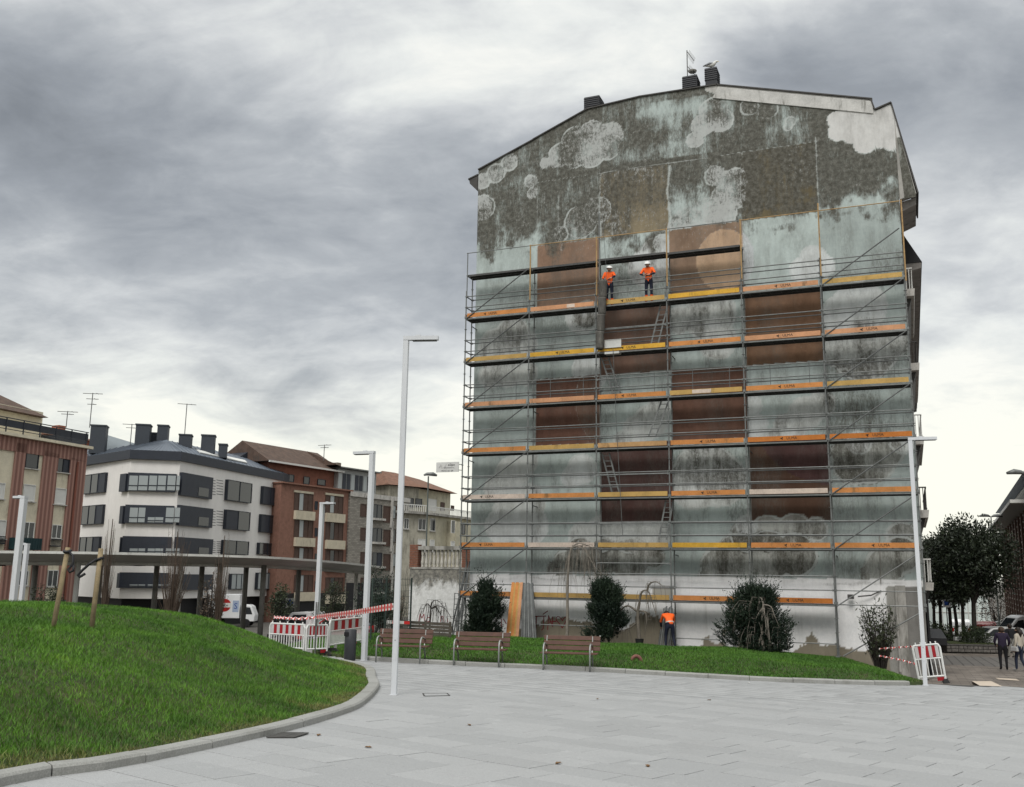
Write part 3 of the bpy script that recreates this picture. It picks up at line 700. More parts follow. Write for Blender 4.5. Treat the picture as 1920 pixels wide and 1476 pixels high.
b = MB(); b.side([(-.46, 21.52), (-.02, 21.66), (-.02, 20.9), (-.42, 21.32)], -.02, 20); b.side([(-.5, 21.52), (-.02, 21.68), (-.02, 21.74), (-.5, 21.58)], -.05, 20); b.build('eaves_left', MAT_CAP, gable)
b = MB()                                                     # right eaves: a deep sloping cheek that hangs over the street
b.side([(18.0, 21.6), (18.21, 20.5), (18.62, 18.16), (18.02, 18.0)], -.004, .35); b.build('eaves_cheek', MAT_CONC, gable)
ws_ = np.linspace(16.12, 19.74, 40); Vc = []
for w_ in ws_: uo_ = float(np.interp(w_, [16.26, 18.55, 20.15], [18.60, 18.19, 17.95])); Vc += [(18.0, -.001, w_ + 1.9), ((18.0 + uo_) / 2, -.006, w_ + 1.9), (uo_, -.006, w_ + 1.9)]
qc = [(3 * i + j, 3 * i + j + 1, 3 * i + j + 4, 3 * i + j + 3) for i in range(39) for j in (0, 1)]
mc_ = np_mesh('painted_cheek', Vc, qc, MAT_MURAL); hi_ = np.repeat(ws_ > 18.7, 3)
a = mc_.attributes.new('paint', 'FLOAT_COLOR', 'POINT'); a.data.foreach_set('color', np.where(hi_[:, None], [[.56, .56, .555, 1]], [[.33, .35, .33, 1]]).astype(np.float32).ravel())
for nm, arr in (('mould', np.where(hi_, .05, .72)), ('scrape', np.where(hi_, 0, .12)), ('outline', 0 * hi_)): a = mc_.attributes.new(nm, 'FLOAT', 'POINT'); a.data.foreach_set('value', arr.astype(np.float32))
link_mesh('painted_cheek', mc_, gable)
b = MB(); b.slab(gl(17.9, -.05, 20.15), gl(17.9, 2.9, 20.15), gl(18.66, 2.9, 16.27), gl(18.66, -.05, 16.27), .05); b.build('eaves_roof', MAT_CAP, gable)
b = MB(); b.side([(18.01, 17.6), (18.60, 17.85), (18.62, 18.14), (18.01, 18.0)], 0.36, 2.9); b.build('eaves_soffit', MAT_SOFFIT, gable)
# chimneys with slate louvres
def chimney(u0, u1, w1, wl, v0=.15, dv=.75):
    wr = min(np.interp(u0, ROOF_U, ROOF_W), np.interp(u1, ROOF_U, ROOF_W)) - .3
    ins = .06
    b = MB(); b.box(gl((u0 + u1) / 2, v0 + dv / 2, (wr + wl) / 2), (u1 - u0 - ins, dv - ins, wl - wr)); c_ = b.build('chimney', MAT_SLATE, gable)
    b = MB(); n = max(4, int((w1 - wl) / .09)); h = (w1 - wl) / n
    for i in range(n): b.box(gl((u0 + u1) / 2, v0 + dv / 2, wl + (i + .5) * h), (u1 - u0, dv, h * .92), taper=.93)
    b.build('louvre', MAT_SLATE, c_)
    return c_
for x0, y0, x1, y1 in ((1095, 182, 1125, 203), (1279, 143, 1308, 164), (1321, 128, 1345, 150)):
    (ua, wa), (ub_, wb_) = on_wall(x0, (y0 + y1) / 2, GV + .2), on_wall(x1, (y0 + y1) / 2, GV + .2)
    _, wt = on_wall((x0 + x1) / 2, y0 - 1, GV + .2); _, wl = on_wall((x0 + x1) / 2, y1, GV + .2)
    chimney(ua, ub_, wt, wl)
# right side: bays and balconies hanging over the street
MAT_BALC = mat('pale_balcony_concrete', (.43, .415, .39), .85, .2, 2, .4)
MAT_RAIL = mat('white_rail_paint', (.55, .55, .53), .6, .1)
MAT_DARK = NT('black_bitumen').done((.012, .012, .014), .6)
b = MB(); b.side([(18.0, 17.75), (18.0, 16.3), (18.74, 16.3)], 2.92, 40); b.build('lower_roof', MAT_DARK, gable)
b = MB(); b.side([(18.0, 15.9), (18.70, 16.06), (18.72, 16.29), (18.0, 16.29)], 2.95, 40); b.build('lower_eaves', MAT_SOFFIT, gable)
for k, w in enumerate((12.75, 9.75, 6.85, 4.05, 1.35)):
    uo = 18.33
    b = MB(); b.side([(18.0, w + 1.9 - .17), (uo, w + 1.9 - .17), (uo + .04, w + 1.9 + .12), (18.0, w + 1.9 + .12)], 1.4, 9); ba = b.build('balcony', MAT_BALC, gable)
    b = MB()
    for q in np.arange(1.5, 9, .22): b.box((uo - .04, q, w + 1.9 + .55), (.02, .02, .84))
    b.box((uo - .04, 5.2, w + 1.9 + .98), (.05, 7.5, .05)); b.box((uo - .04, 5.2, w + 1.9 + .18), (.04, 7.5, .04))
    for q in (18.08, 18.19): b.box((q, 1.48, w + 1.9 + .55), (.03, .02, .84))
    b.box((uo - .17, 1.48, w + 1.9 + .98), (.3, .05, .05)); b.build('railing', MAT_RAIL if k % 2 == 0 else MAT_CAP, ba)
    b = MB(); b.side([(18.0, w + 1.9 - 1.0), (uo - .1, w + 1.9 - .18), (18.0, w + 1.9 - .18)], 1.8, 9); b.build('bracket', MAT_CAP, ba)
b = MB(); b.box((18.35, 6, 1.2), (.7, 8, .25)); b.box((18.1, 4.6, 1.2), (.08, 6, 3.0)); b.build('shop_front', MAT_DARK, gable)
# dead floodlight on a bracket and a rain pipe
b = MB(); b.tube([gl(16.55, -.03, 1.15), gl(16.2, -.15, .98), gl(15.75, -.25, .93)], .025, 5); b.box(gl(15.5, -.28, .92), (.22, .16, .16)); b.build('floodlight', MAT_CAP, gable)
b = MB(); b.tube([gl(17.05, -.06, -1.7), gl(17.05, -.06, 1.25)], .045, 8); b.tube([gl(16.6, -.05, 3.2), gl(16.55, -.05, 1.4)], .02, 5); b.build('rain_pipe', MAT_CONC, gable)
b = MB(); b.box((17.2, .02, 1.55), (.35, .1, 3.4)); b.build('pier', MAT_CONC, gable)
# aerial and gull on the chimneys
AER = mat('aerial_metal', (.12, .12, .12), .5, .1)
(ua, _), = [on_wall(1289, 142, GV + .4)]; _, w0 = on_wall(1289, 143, GV + .4); _, w1 = on_wall(1289, 92, GV + .4)
P0 = uvw(ua, GV + .4, w0 - .06)
aer = thing('aerial', P0, 'tall television aerial standing on the middle louvred chimney of the gable', 'aerial', -YAW)
b = MB(); b.tube([(0, 0, 0), (0, 0, w1 - w0)], .022, 6); b.build('mast', AER, aer)
for hz, ln, ang in ((w1 - w0 - .05, .55, -1.0), (w1 - w0 - .75, .55, -.9)):
    b = MB(); d = Vector((.62, .2, ang)).normalized(); p0 = Vector((0, 0, hz)); b.tube([p0, p0 + d * ln], .014, 5)
    for q in np.linspace(.12, ln, 9): p = p0 + d * q; b.tube([p - Vector((.1, -.24, 0)), p + Vector((.1, -.24, 0))], .006, 4)
    b.build('antenna', AER, aer)
b = MB(); b.lathe([(.02, 0), (.16, .03), (.2, .08)], (.22, 0, .18), 10); b.build('dish', MAT_BALC, aer)
(ug, wg) = on_wall(1335, 127, GV + .45)
gull = thing('seagull', uvw(ug, GV + .45, wg), 'grey and white gull resting on the right louvred chimney', 'bird', -YAW)
GW = mat('white_feathers', (.62, .62, .6), .8, .1); GG = mat('grey_feathers', (.25, .26, .28), .8, .1)
b = MB(); b.tube([(-.34, 0, .13), (-.2, 0, .13), (-.06, 0, .12), (.06, 0, .14), (.13, 0, .2), (.18, 0, .25), (.23, 0, .245), (.255, 0, .24)], [.012, .055, .095, .1, .07, .052, .045, .015], 10)
b.tube([(.0, .02, .04), (0, .02, -.01)], .01, 4); b.tube([(.02, -.02, .04), (.02, -.02, -.01)], .01, 4); b.build('body', GW, gull, smooth=True)
b = MB()
for s in (-1, 1): b.tube([(.08, s * .075, .16), (-.08, s * .085, .17), (-.25, s * .04, .155), (-.4, s * .015, .14)], [.02, .06, .04, .006], 7)
b.build('wing', GG, gull, smooth=True); b = MB(); b.tube([(.25, 0, .24), (.31, 0, .228)], [.016, .003], 6); b.build('beak', mat('yellow_beak', (.6, .4, .08), .5), gull)
ORD = ['leftmost', 'second from the left', 'third from the left', 'fourth from the left', 'fifth from the left', 'sixth from the left', 'rightmost']

# ================================================================== SCAFFOLD
MAT_GALV = mat('galvanised_steel', (.165, .172, .170), .5, .25, 4, .25, (.10, .095, .09), 0, 30, .35)
MAT_GALV_D = mat('dark_galvanised_steel', (.10, .105, .105), .55, .25, 4)
MAT_DECK = mat('steel_deck', (.07, .07, .07), .65, .25, 3, .3)
MAT_TAN = mat('tan_painted_post', (.36, .235, .11), .65, .25, 5, .3)
TB = {'o': (.56, .275, .105), 's': (.55, .320, .19), 'y': (.60, .385, .075), 'c': (.50, .350, .14), 'd': (.50, .205, .06), 'w': (.60, .52, .46), 't': (.50, .33, .17)}
MAT_TB = {k: mat('toe_board_' + n, TB[k], .75, .16, 1.6, .22, (.14, .10, .06), .15, 60, 1) for k, n in dict(o='orange', s='salmon', y='yellow', c='ochre', d='deep_orange', w='whitened', t='tan').items()}
MAT_PRINT = mat('black_print', (.012, .012, .012), .6, 0)
scaf = thing('scaffold', uvw(0, 0, -1.2), 'six bay steel scaffold with orange toe boards standing before the painted gable', 'scaffold', -YAW)
S_ = lambda u, v, w: (u, v, w + 1.2)
LV = [12.64 - 2 * k for k in range(-1, 7)]          # deck heights, LV[0] the bare top deck
DV = .62
footw = [-1.12, -1.18, -1.12, -1.05, -1.08, -1.2, .45]
def standard(u, v, w0, w1):
    b = MB(); b.tube([S_(u, v, w0), S_(u, v, w1)], .027, 6)
    for w in np.arange(math.ceil((w0 - .64) / .5) * .5 + .64, w1 - .05, .5): b.lathe([(.03, -.01), (.062, -.008), (.062, .008), (.03, .01)], S_(u, v, w), 6)
    for w in LV:
        if w0 < w < w1: b.box(S_(u, v, w + .04), (.09, .09, .10))
    b.box(S_(u, v, w0 + .01), (.15, .15, .02)) if w0 < 0 else None
    return b.build('standard', MAT_GALV, scaf)
for i in range(7):
    standard(3 * i, 0, footw[i], 13.75 if i not in (0, 6) else 13.9)
    standard(3 * i, DV, footw[i] if i < 6 else .45, 14.66 if i < 5 else 13.75)
for i, (a, z) in enumerate(((13.6, 15.66), (13.2, 15.68), (13.1, 15.68), (13.2, 15.68), (13.2, 15.68), (13.0, 15.95), (12.5, 15.68))):
    b = MB(); b.tube([S_(3 * i + .045, -.05, a), S_(3 * i + .045, -.05, z)], .03 if i else .022, 6); b.build('guard_post', MAT_TAN if i else MAT_GALV, scaf)
b = MB(); b.tube([S_(6.14, .02, 13.0), S_(6.14, .02, 16.75)], .028, 6); b.build('guard_post', MAT_GALV, scaf)
# rails: one mesh shared by every bay
b = MB(); b.tube([(0.03, 0, 0), (2.97, 0, 0)], .0225, 6)
for x in (.05, 2.95): b.box((x, 0, 0), (.07, .05, .07))
RAIL = b.mesh('guardrail', MAT_GALV); RAILD = b.mesh('guardrail', MAT_GALV_D)
b = MB(); b.tube([(0.0, 0, 0), (3.0, 0, 0)], .019, 6); RAILT = b.mesh('guardrail', MAT_TAN); RAILG = b.mesh('guardrail', MAT_GALV)
for i in range(6): link_mesh('guardrail', RAILG if i in (0, 3) else RAILT, scaf, S_(3 * i, -.05, 15.64))
for k in range(1, 8):
    for i in range(6):
        if k == 7 and i == 5: continue
        for h in (.5, 1.0):
            link_mesh('guardrail', RAIL, scaf, S_(3 * i, 0, LV[k] + h)); 
            if not (k == 1 and i in (1, 2) and h == .5): link_mesh('guardrail', RAILD, scaf, S_(3 * i, DV, LV[k] + h))
for i, w in ((5, .64), (1, -.42), (3, -.75), (4, -.75), (5, 1.14), (2, 2.05), (2, 9.5), (2, 11.6), (2, 5.55), (2, 3.6)):
    link_mesh('guardrail', RAIL, scaf, S_(3 * i, .02 if i != 2 else 0, w))
# transoms across, deck planks, toe boards
b = MB(); b.tube([(0, 0, 0), (0, DV, 0)], .024, 6); TRAN = b.mesh('transom', MAT_GALV_D)
for k in range(8):
    for i in range(7):
        if (k == 0 and i > 4) or (k == 7 and i == 6): continue
        link_mesh('transom', TRAN, scaf, S_(3 * i, 0, LV[k] - .03))
for k in range(1, 8):
    for h in (.5, 1.0): link_mesh('transom', TRAN, scaf, S_(0, 0, LV[k] + h))
b = MB(); b.box((1.5, 0, -.0125), (2.94, .295, .025)); 
for y in (-.14, .14): b.box((1.5, y, -.055), (2.94, .014, .06))
for x in np.arange(.3, 2.9, .4): b.box((x, 0, -.045), (.02, .26, .04))
PLANK = b.mesh('deck_plank', MAT_DECK)
for k in range(8):
    for i in range(6):
        if (k == 0 and i > 3) or (k == 7 and i == 5): continue
        for y in (.16, .47): link_mesh('deck_plank', PLANK, scaf, S_(3 * i, y, LV[k] + .01 + (.05 if (k == 0 and i == 2) else 0)))
rows = {1: 'oscccs'[:0] + 'oscysc', 2: 'cyyoss', 3: 'ssocoC'.replace('C', 'c'), 4: 'octodd', 5: 'wocowo', 6: 'owcyoo', 7: 'occod'}
PRINT = {1: (0, 2, 4), 2: (1, 2, 3, 4, 5), 3: (2, 4), 4: (3, 4, 5), 5: (0, 3), 6: (0, 4, 5), 7: (3, 4)}
logo = text_mesh('ULMA', .15, MAT_PRINT)
lb = MB()
for a in (0, 2.1, 4.2): lb.bar((-.06 * math.cos(a) + .0, -.06 * math.sin(a), 0), (.05 * math.cos(a + .6), .05 * math.sin(a + .6), 0), .022, .004)
emblem = lb.mesh('emblem', MAT_PRINT)
tb_cache = {}
for k, row in rows.items():
    for i, ch in enumerate(row):
        key = ch
        if key not in tb_cache:
            b = MB(); b.box((1.5, 0, .115), (2.84, .028, .185)); tb_cache[key] = b.mesh('toe_board', MAT_TB[ch])
        o = link_mesh('toe_board', tb_cache[key], scaf, S_(3 * i, -.045, LV[k] + .005))
        if i in PRINT.get(k, ()):
            x = {0: 1.25, 1: 1.6, 2: 1.45, 3: 1.6, 4: 1.65, 5: 1.7}[i]
            t = link_mesh('lettering', logo, o, (x + .06, -.017, .115), (R(90), 0, 0)); t['label'] = 'black print ULMA'
            link_mesh('emblem', emblem, o, (x - .30, -.017, .115), (R(90), 0, 0))
        if (k, i) in ((1, 1), (3, 3)):
            b = MB(); b.box((1.35 if i == 3 else 1.9, -.018, .115), (.75 if i == 3 else .35, .006, .15)); b.build('white_sticker', MAT_TB['w'], o)
    b = MB(); b.box((-.045, DV / 2, .115), (.028, DV - .06, .185)); link_mesh('toe_board', b.mesh('toe_board', MAT_TB['t' if k not in (1, 7) else 'o']), scaf, S_(0, 0, LV[k] + .005))
for k in range(1, 8):
    for i in range(6):
        if k == 7 and i == 5: continue
        b = MB(); b.box((1.5, -.03, -.035), (2.95, .03, .05))
        if i == 0 and k == 1: LEDG = b.mesh('ledger', MAT_GALV)
        link_mesh('ledger', LEDG, scaf, S_(3 * i, 0, LV[k]))
# diagonal braces in the end bays
for k in range(1, 8):
    for i in (0, 5):
        if k == 7 and i == 5: continue
        b = MB(); b.tube([S_(3 * i + .06, -.075, LV[k] - .02), S_(3 * i + 2.92, -.075, LV[k - 1] - .08)], .025, 6); b.build('brace', MAT_GALV_D, scaf)
b = MB(); b.tube([S_(15.2, -.15, -1.15), S_(17.95, -.08, .5)], .027, 6); b.build('brace', MAT_GALV, scaf)
b = MB(); b.tube([S_(15.05, -.08, .58), S_(17.95, -.08, 2.52)], .025, 6); b.build('brace', MAT_GALV, scaf)
b = MB(); b.tube([S_(-.0, -.05, .66), S_(.36, .1, .98), S_(.7, .3, .66)], .025, 5); b.build('brace', MAT_GALV_D, scaf)
# thin mesh-guard uprights on the third lift
b = MB(); b.box((0, 0, .55), (.02, .02, .95)); UPR = b.mesh('guard_upright', MAT_GALV_D)
for i in range(6):
    for x in (1.0, 2.45): link_mesh('guard_upright', UPR, scaf, S_(3 * i + x, -.02, LV[3]))
# inner ladders in the third bay
for (p, q) in (((1228, 645), (1246, 566)), ((1157, 738), (1134, 671)), ((1224, 818), (1249, 744)), ((1156, 928), (1135, 850)), ((1243, 1012), (1255, 938))):
    (ua, wa), (ub_, wb_) = on_wall(*p, v=.35), on_wall(*q, v=.35)
    b = MB(); A, B_ = Vector(S_(ua, .30, wa)), Vector(S_(ub_, .40, wb_))
    for s in (-.15, .15): b.bar(A + Vector((s, 0, 0)), B_ + Vector((s, 0, 0)), .035, .06)
    for t in np.linspace(.06, .94, 8): b.bar(A.lerp(B_, t) + Vector((-.15, 0, 0)), A.lerp(B_, t) + Vector((.15, 0, 0)), .028, .028)
    b.build('ladder', MAT_GALV, scaf)
# ties into the wall
b = MB(); b.tube([(0, -.1, 0), (0, .38, -.02)], .022, 5); TIE = b.mesh('wall_tie', MAT_GALV_D)
for (i, k) in ((0, 1), (1, 3), (2, 1), (3, 2), (4, 4), (5, 3), (1, 5), (3, 6), (5, 6), (0, 4)): link_mesh('wall_tie', TIE, scaf, S_(3 * i + .08, DV, LV[k] - .25))

# ------------------------------------------------ things hung on or leaning against it
(u0, w0), (u1, w1) = on_wall(1134, 528, -.12), on_wall(1126, 656, -.12)
ch = thing('debris_chute', uvw(u1, -.22, w1), 'grey rubble chute hanging down the scaffold left of the two workers', 'rubble chute', -YAW)
MAT_CHUTE = mat('dusty_grey_plastic', (.105, .10, .092), .8, .3, 5, .4, (.25, .24, .22), .3, 25)
n = 4; h = (w0 - w1) / n
for i in range(n):
    x0 = (u0 - u1) * i / n
    b = MB(); b.lathe([(.135, 0), (.165, h * .08), (.175, h * .92), (.195, h), (.17, h)], (x0, 0, i * h), 14); b.build('chute_section', MAT_CHUTE, ch, smooth=True)
b = MB(); b.tube([(u0 - u1 - .12, 0, n * h), (-.05, .1, n * h + 3.1)], .008, 4); b.tube([(u0 - u1 + .12, 0, n * h), (.1, .1, n * h + 3.0)], .008, 4); b.build('chain', MAT_GALV_D, ch)
(ua, wa), (ub_, wb_) = on_wall(1150, 655, -.2), on_wall(1168, 1003, -.2)
rp = thing('hoist_rope', uvw(ub_, -.25, wb_), 'thin grey hoist rope hanging down the third bay of the scaffold', 'rope', -YAW)
b = MB(); b.tube([(ua - ub_, .0, wa - wb_), ((ua - ub_) * .6, 0, (wa - wb_) * .55), (0, 0, 0)], .012, 4); b.build('rope', MAT_GALV_D, rp)
MAT_ALU = mat('bright_aluminium', (.55, .55, .53), .35, .15, 3, .15, (.3, .29, .27), metal=.6)
(ua, wa) = on_wall(1149, 652, -.1)
pl = thing('metal_sheet', uvw(ua, -.10, wa), 'shiny metal panel standing on the scaffold beside the foot of the rubble chute', 'metal panel', -YAW)
b = MB(); b.box((0, 0, .17), (.72, .02, .34)); b.box((0, -.012, .33), (.72, .03, .02)); b.build('sheet', MAT_ALU, pl)
(ua, wa) = on_wall(1149, 667, -.1)
pl = thing('metal_tray', uvw(ua, -.08, wa), 'shallow metal tray hooked under the deck below the rubble chute', 'tray', -YAW)
b = MB(); b.box((0, 0, .06), (.62, .3, .015)); b.box((0, -.15, .1), (.62, .015, .09)); b.box((0, .15, .1), (.62, .015, .09)); b.box((-.3, 0, .1), (.015, .3, .09)); b.box((.3, 0, .1), (.015, .3, .09)); b.build('tray', MAT_ALU, pl)
# firm's board on two arms
MAT_BOARD = mat('white_board', (.55, .55, .54), .6, .06, 3); MAT_GREYPRINT = mat('dark_grey_print', (.06, .06, .065), .6, 0)
(ua, wa), (ub_, wb_) = on_wall(818, 886, 0), on_wall(860.5, 866, 0)
bw, bh = ub_ - ua, wb_ - wa
sb = thing('site_board', uvw((ua + ub_) / 2, 0, wa), 'small white contractor board held out left of the scaffold', 'sign', -YAW)
b = MB(); b.box((0, 0, bh / 2), (bw, .03, bh)); b.build('panel', MAT_BOARD, sb)
b = MB(); b.tube([(bw / 2, 0, bh * .74), (-(ua + ub_) / 2, 0, bh * .72)], .016, 5); b.tube([(bw / 2, 0, bh * .18), (-(ua + ub_) / 2, 0, bh * .14)], .016, 5); b.build('arm', MAT_GALV_D, sb)
t = link_mesh('lettering', text_mesh('eSipo', .15, MAT_PRINT), sb, (.19, -.018, bh * .72), (R(90), 0, 0))
t = link_mesh('lettering', text_mesh('FACHADAS S.L.', .075, MAT_GREYPRINT), sb, (.1, -.018, bh * .42), (R(90), 0, 0))
t = link_mesh('lettering', text_mesh('94 412 61 64', .105, MAT_PRINT), sb, (0, -.018, bh * .12), (R(90), 0, 0))
b = MB()
for q in range(7): b.bar((-.40 + .05 * q, -.018, bh * (.42 + .06 * math.sin(q * 2))), (-.36 + .05 * q, -.018, bh * (.60 + .2 * math.sin(q * 1.3))), .012, .004)
b.build('emblem', MAT_GREYPRINT, sb)
def lean(name, px_foot, px_top, v0, v1, w, t, matl, label, cat, group, rot=0):
    """a board or tube from the lawn at v0 up against v1"""
    (ua, _), (ub_, wt) = on_wall(*px_foot, v=v0), on_wall(*px_top, v=v1)
    p = uvw(ua, v0, 0); z = float(G(p[0], p[1]) + lawn_h(p[0], p[1])[0]) - .02
    if z < G(p[0], p[1]) - .2: z = float(G(p[0], p[1]))
    o = thing(name, (p[0], p[1], z), label, cat, -YAW, group)
    b = MB(); e1 = (ub_ - ua, v1 - v0, wt - z)
    if t == 0: b.tube([(0, 0, 0), e1], w, 7)
    else: b.bar((0, 0, 0), e1, w, t, up=(0, 1, 0))
    return b, o
for j in range(5):
    b, o = lean('timber_board', (950.5 + 4.6 * j, 1200 + .4 * j), (962.5 + 3.9 * j, 1092 + 1.5 * (j % 2)), -.75, -.12, .13, .035, None, (['leftmost', 'second', 'third', 'fourth', 'rightmost'][j] + (' yellow' if j in (0, 2, 4) else ' orange') + ' timber board of the pile left of the grey planks'), 'board', 'timber boards leaning on the scaffold'); b.build('board', MAT_TB['ococs'[j]], o)
for j in range(7):
    b, o = lean('steel_plank', (978.5 + 4.4 * j, 1200), (982 + 2.6 * j, 1093 + (j % 3)), -.65 - .03 * (j % 2), -.1, .072, .05, None, ORD[j] + ' grey steel plank of the pile right of the timber boards', 'plank', 'steel planks leaning on the scaffold'); b.build('plank', MAT_GALV if j % 2 else MAT_GALV_D, o)
for j in range(7):
    b, o = lean('steel_tube', (1234 + 3.6 * j, 1208 + .2 * j), (1245 + 2.6 * j, 1141 - 2 * (j % 3)), -.5, -.06, .03, 0, None, ORD[j] + ' grey tube of the bundle beside the stooping worker', 'tube', 'scaffold tubes by the stooping worker'); b.build('tube', MAT_GALV if j % 2 else MAT_GALV_D, o)
for j in range(4):
    b, o = lean('steel_tube', (843 + 6 * j, 1206 + j), (874 + 2.2 * j, 1062 - 9 * (j % 2)), -.5, .75, .035, 0, None, ['leftmost', 'second', 'third', 'rightmost'][j] + ' long dark tube leaning beside the balustraded wall', 'tube', 'long tubes by the balustraded wall'); b.build('tube', MAT_GALV_D, o)
b = MB(); b.tube([(-.11, 0, 0), (.11, 0, 0)], .014, 4); RUNG = b.mesh('rung', MAT_GALV_D)
for j in range(4):
    (ua, _) = on_wall(852 + 8 * j, 1208, -.3); p = uvw(ua, -.3 - .05 * j, 0); z = zg(p[0], p[1]) + .05
    o = thing('ladder_frame', (p[0], p[1], z), ['tallest, leftmost', 'second', 'third', 'shortest, rightmost'][j] + ' narrow steel frame stacked left of the first yew bush', 'frame', -YAW, 'steel frames stacked beside the first yew')
    hh_ = 1.9 - .2 * j
    b = MB()
    for s in (-.11, .11): b.tube([(s, 0, 0), (s + .02, .1, hh_)], .02, 5)
    b.build('upright', MAT_GALV, o)
    for q in np.arange(.12, hh_, .22): link_mesh('rung', RUNG, o, (.01 * q, .1 * q / hh_, q))

# ================================================================== PEOPLE
SKIN = mat('skin', (.42, .25, .18), .6, .08, 6)
ORANGE = mat('hi_vis_orange', (.95, .135, .02), .65, .10, 8); NAVY = mat('navy_workwear', (.012, .015, .030), .8, .2, 8); SILVER = mat('reflective_band', (.5, .5, .45), .4, 0)
HELMET = mat('white_helmet', (.75, .75, .74), .35, .03); BLACKC = mat('black_cloth', (.012, .012, .014), .85, .2, 8); HAIRD = mat('dark_hair', (.018, .013, .010), .6, .2, 10); HAIRB = mat('brown_hair', (.05, .03, .02), .6, .2, 10)
PURPLE = mat('dark_purple_jacket', (.022, .016, .035), .85, .2, 8); KHAKI = mat('stone_trousers', (.20, .19, .17), .85, .1, 8); CREAM = mat('cream_jacket', (.42, .38, .32), .85, .1, 8); JEANS = mat('dark_jeans', (.018, .024, .045), .85, .2, 8); LBOOT = mat('pale_boots', (.33, .33, .33), .7, .1)
def person(loc, rz, label, J, cols, hair=None, helmet=False, group=None, lookdown=False):
    """one continuous skinned body; J overrides joints (x right, y forward, z up); cols: slots skin, top, trousers, shoes, sleeve"""
    D = dict(pel=(0, 0, .96), spi=(0, .0, 1.14), che=(0, .01, 1.34), nec=(0, .0, 1.49), hea=(0, .03, 1.60), cro=(0, .03, 1.70))
    for s, k in ((-1, 'l'), (1, 'r')):
        D.update({'sh' + k: (s * .19, 0, 1.42), 'el' + k: (s * .245, -.02, 1.14), 'wr' + k: (s * .25, .06, .90), 'ha' + k: (s * .25, .08, .83),
                  'hi' + k: (s * .10, 0, .90), 'kn' + k: (s * .11, .03, .49), 'an' + k: (s * .11, -.02, .09), 'to' + k: (s * .125, .15, .04)})
    D.update(J)
    Rd = dict(pel=.145, spi=.135, che=.155, nec=.055, hea=.098, cro=.08, sh=.078, el=.048, wr=.036, ha=.034, hi=.098, kn=.065, an=.047, to=.042)
    if cols.get('bulk'): Rd.update({k: Rd[k] * cols['bulk'] for k in ('pel', 'spi', 'che', 'sh', 'el', 'hi')})
    E_ = [('pel', 'spi', 1), ('spi', 'che', 1), ('che', 'nec', 1), ('nec', 'hea', 0), ('hea', 'cro', 0)]
    for k in 'lr': E_ += [('che', 'sh' + k, 1), ('sh' + k, 'el' + k, 1), ('el' + k, 'wr' + k, 4), ('wr' + k, 'ha' + k, 0), ('pel', 'hi' + k, 2), ('hi' + k, 'kn' + k, 2), ('kn' + k, 'an' + k, 2), ('an' + k, 'to' + k, 3)]
    for k in 'lr':                                     # thumb and four fingers of different length, slightly curled
        w_, h_ = Vector(D['wr' + k]), Vector(D['ha' + k]); d = (h_ - w_).normalized(); sx = -1 if k == 'l' else 1
        a = d.cross(Vector((0, 1, 0))); a = a.normalized() if a.length > .2 else Vector((1, 0, 0)); fwd = a.cross(d)
        for i, (o_, ln) in enumerate(((-.030, .062), (-.010, .074), (.010, .070), (.028, .055))):
            n1, n2 = 'f%s%d' % (k, i), 'g%s%d' % (k, i)
            D[n1] = tuple(h_ + d * .035 + fwd * o_); D[n2] = tuple(h_ + d * (.03 + ln) + fwd * o_ * 1.1 + a * sx * -.015); E_ += [('ha' + k, n1, 0), (n1, n2, 0)]
        D['t' + k] = tuple(h_ + d * .03 + fwd * .055); E_.append(('ha' + k, 't' + k, 0))
    nm = list(D); bm = bmesh.new(); lay = bm.verts.layers.skin.verify(); vs = {}
    for k in nm:
        v = bm.verts.new(D[k]); vs[k] = v; r = Rd.get(k) or Rd.get(k[:2]) or .009
        v[lay].radius = (r, r * (.82 if k in ('che', 'spi', 'pel') else 1)); v[lay].use_root = (k == 'pel')
    for a, b_, _ in E_: bm.edges.new((vs[a], vs[b_]))
    me = bpy.data.meshes.new('skeleton'); bm.to_mesh(me); bm.free()
    o = bpy.data.objects.new('skeleton', me); COL.objects.link(o)
    o.modifiers.new('s', 'SKIN').use_smooth_shade = True
    ss_ = o.modifiers.new('u', 'SUBSURF'); ss_.levels = 1
    dg = bpy.context.evaluated_depsgraph_get(); out = bpy.data.meshes.new_from_object(o.evaluated_get(dg)); bpy.data.objects.remove(o)
    out.materials.clear()
    for k in ('skin', 'top', 'trousers', 'shoes', 'sleeve'): out.materials.append(cols.get(k) or cols['top'])
    seg = [(Vector(D[a]), Vector(D[b_]), m) for a, b_, m in E_]; idx = []
    for p in out.polygons:
        c = p.center; best = (9, 0)
        for a, b_, m in seg:
            ab = b_ - a; t = max(0, min(1, (c - a).dot(ab) / max(ab.length_squared, 1e-9))); d = (c - a - ab * t).length
            if d < best[0]: best = (d, m)
        idx.append(best[1])
    out.polygons.foreach_set('material_index', idx); out.polygons.foreach_set('use_smooth', [True] * len(idx)); out.name = 'body'
    root = thing('person', loc, label, 'person', rz, group); link_mesh('body', out, root)
    hc = Vector(D['hea']); up = (Vector(D['cro']) - hc).normalized(); fw = Vector((0, 1, 0)); fw = (fw - up * fw.dot(up)).normalized(); rt = fw.cross(up)
    fm = MB()
    q = lambda x, y, z: hc + rt * x + fw * y + up * z
    fm.tube([q(0, .085, .025), q(0, .12, -.005), q(0, .098, -.02)], [.01, .018, .008], 6, 0)
    for s in (-1, 1): fm.tube([q(s * .095, 0, .02), q(s * .108, -.01, .0)], [.025, .02], 6, 0); fm.box(q(s * .035, .096, .03), (.022, .012, .012), m=1)
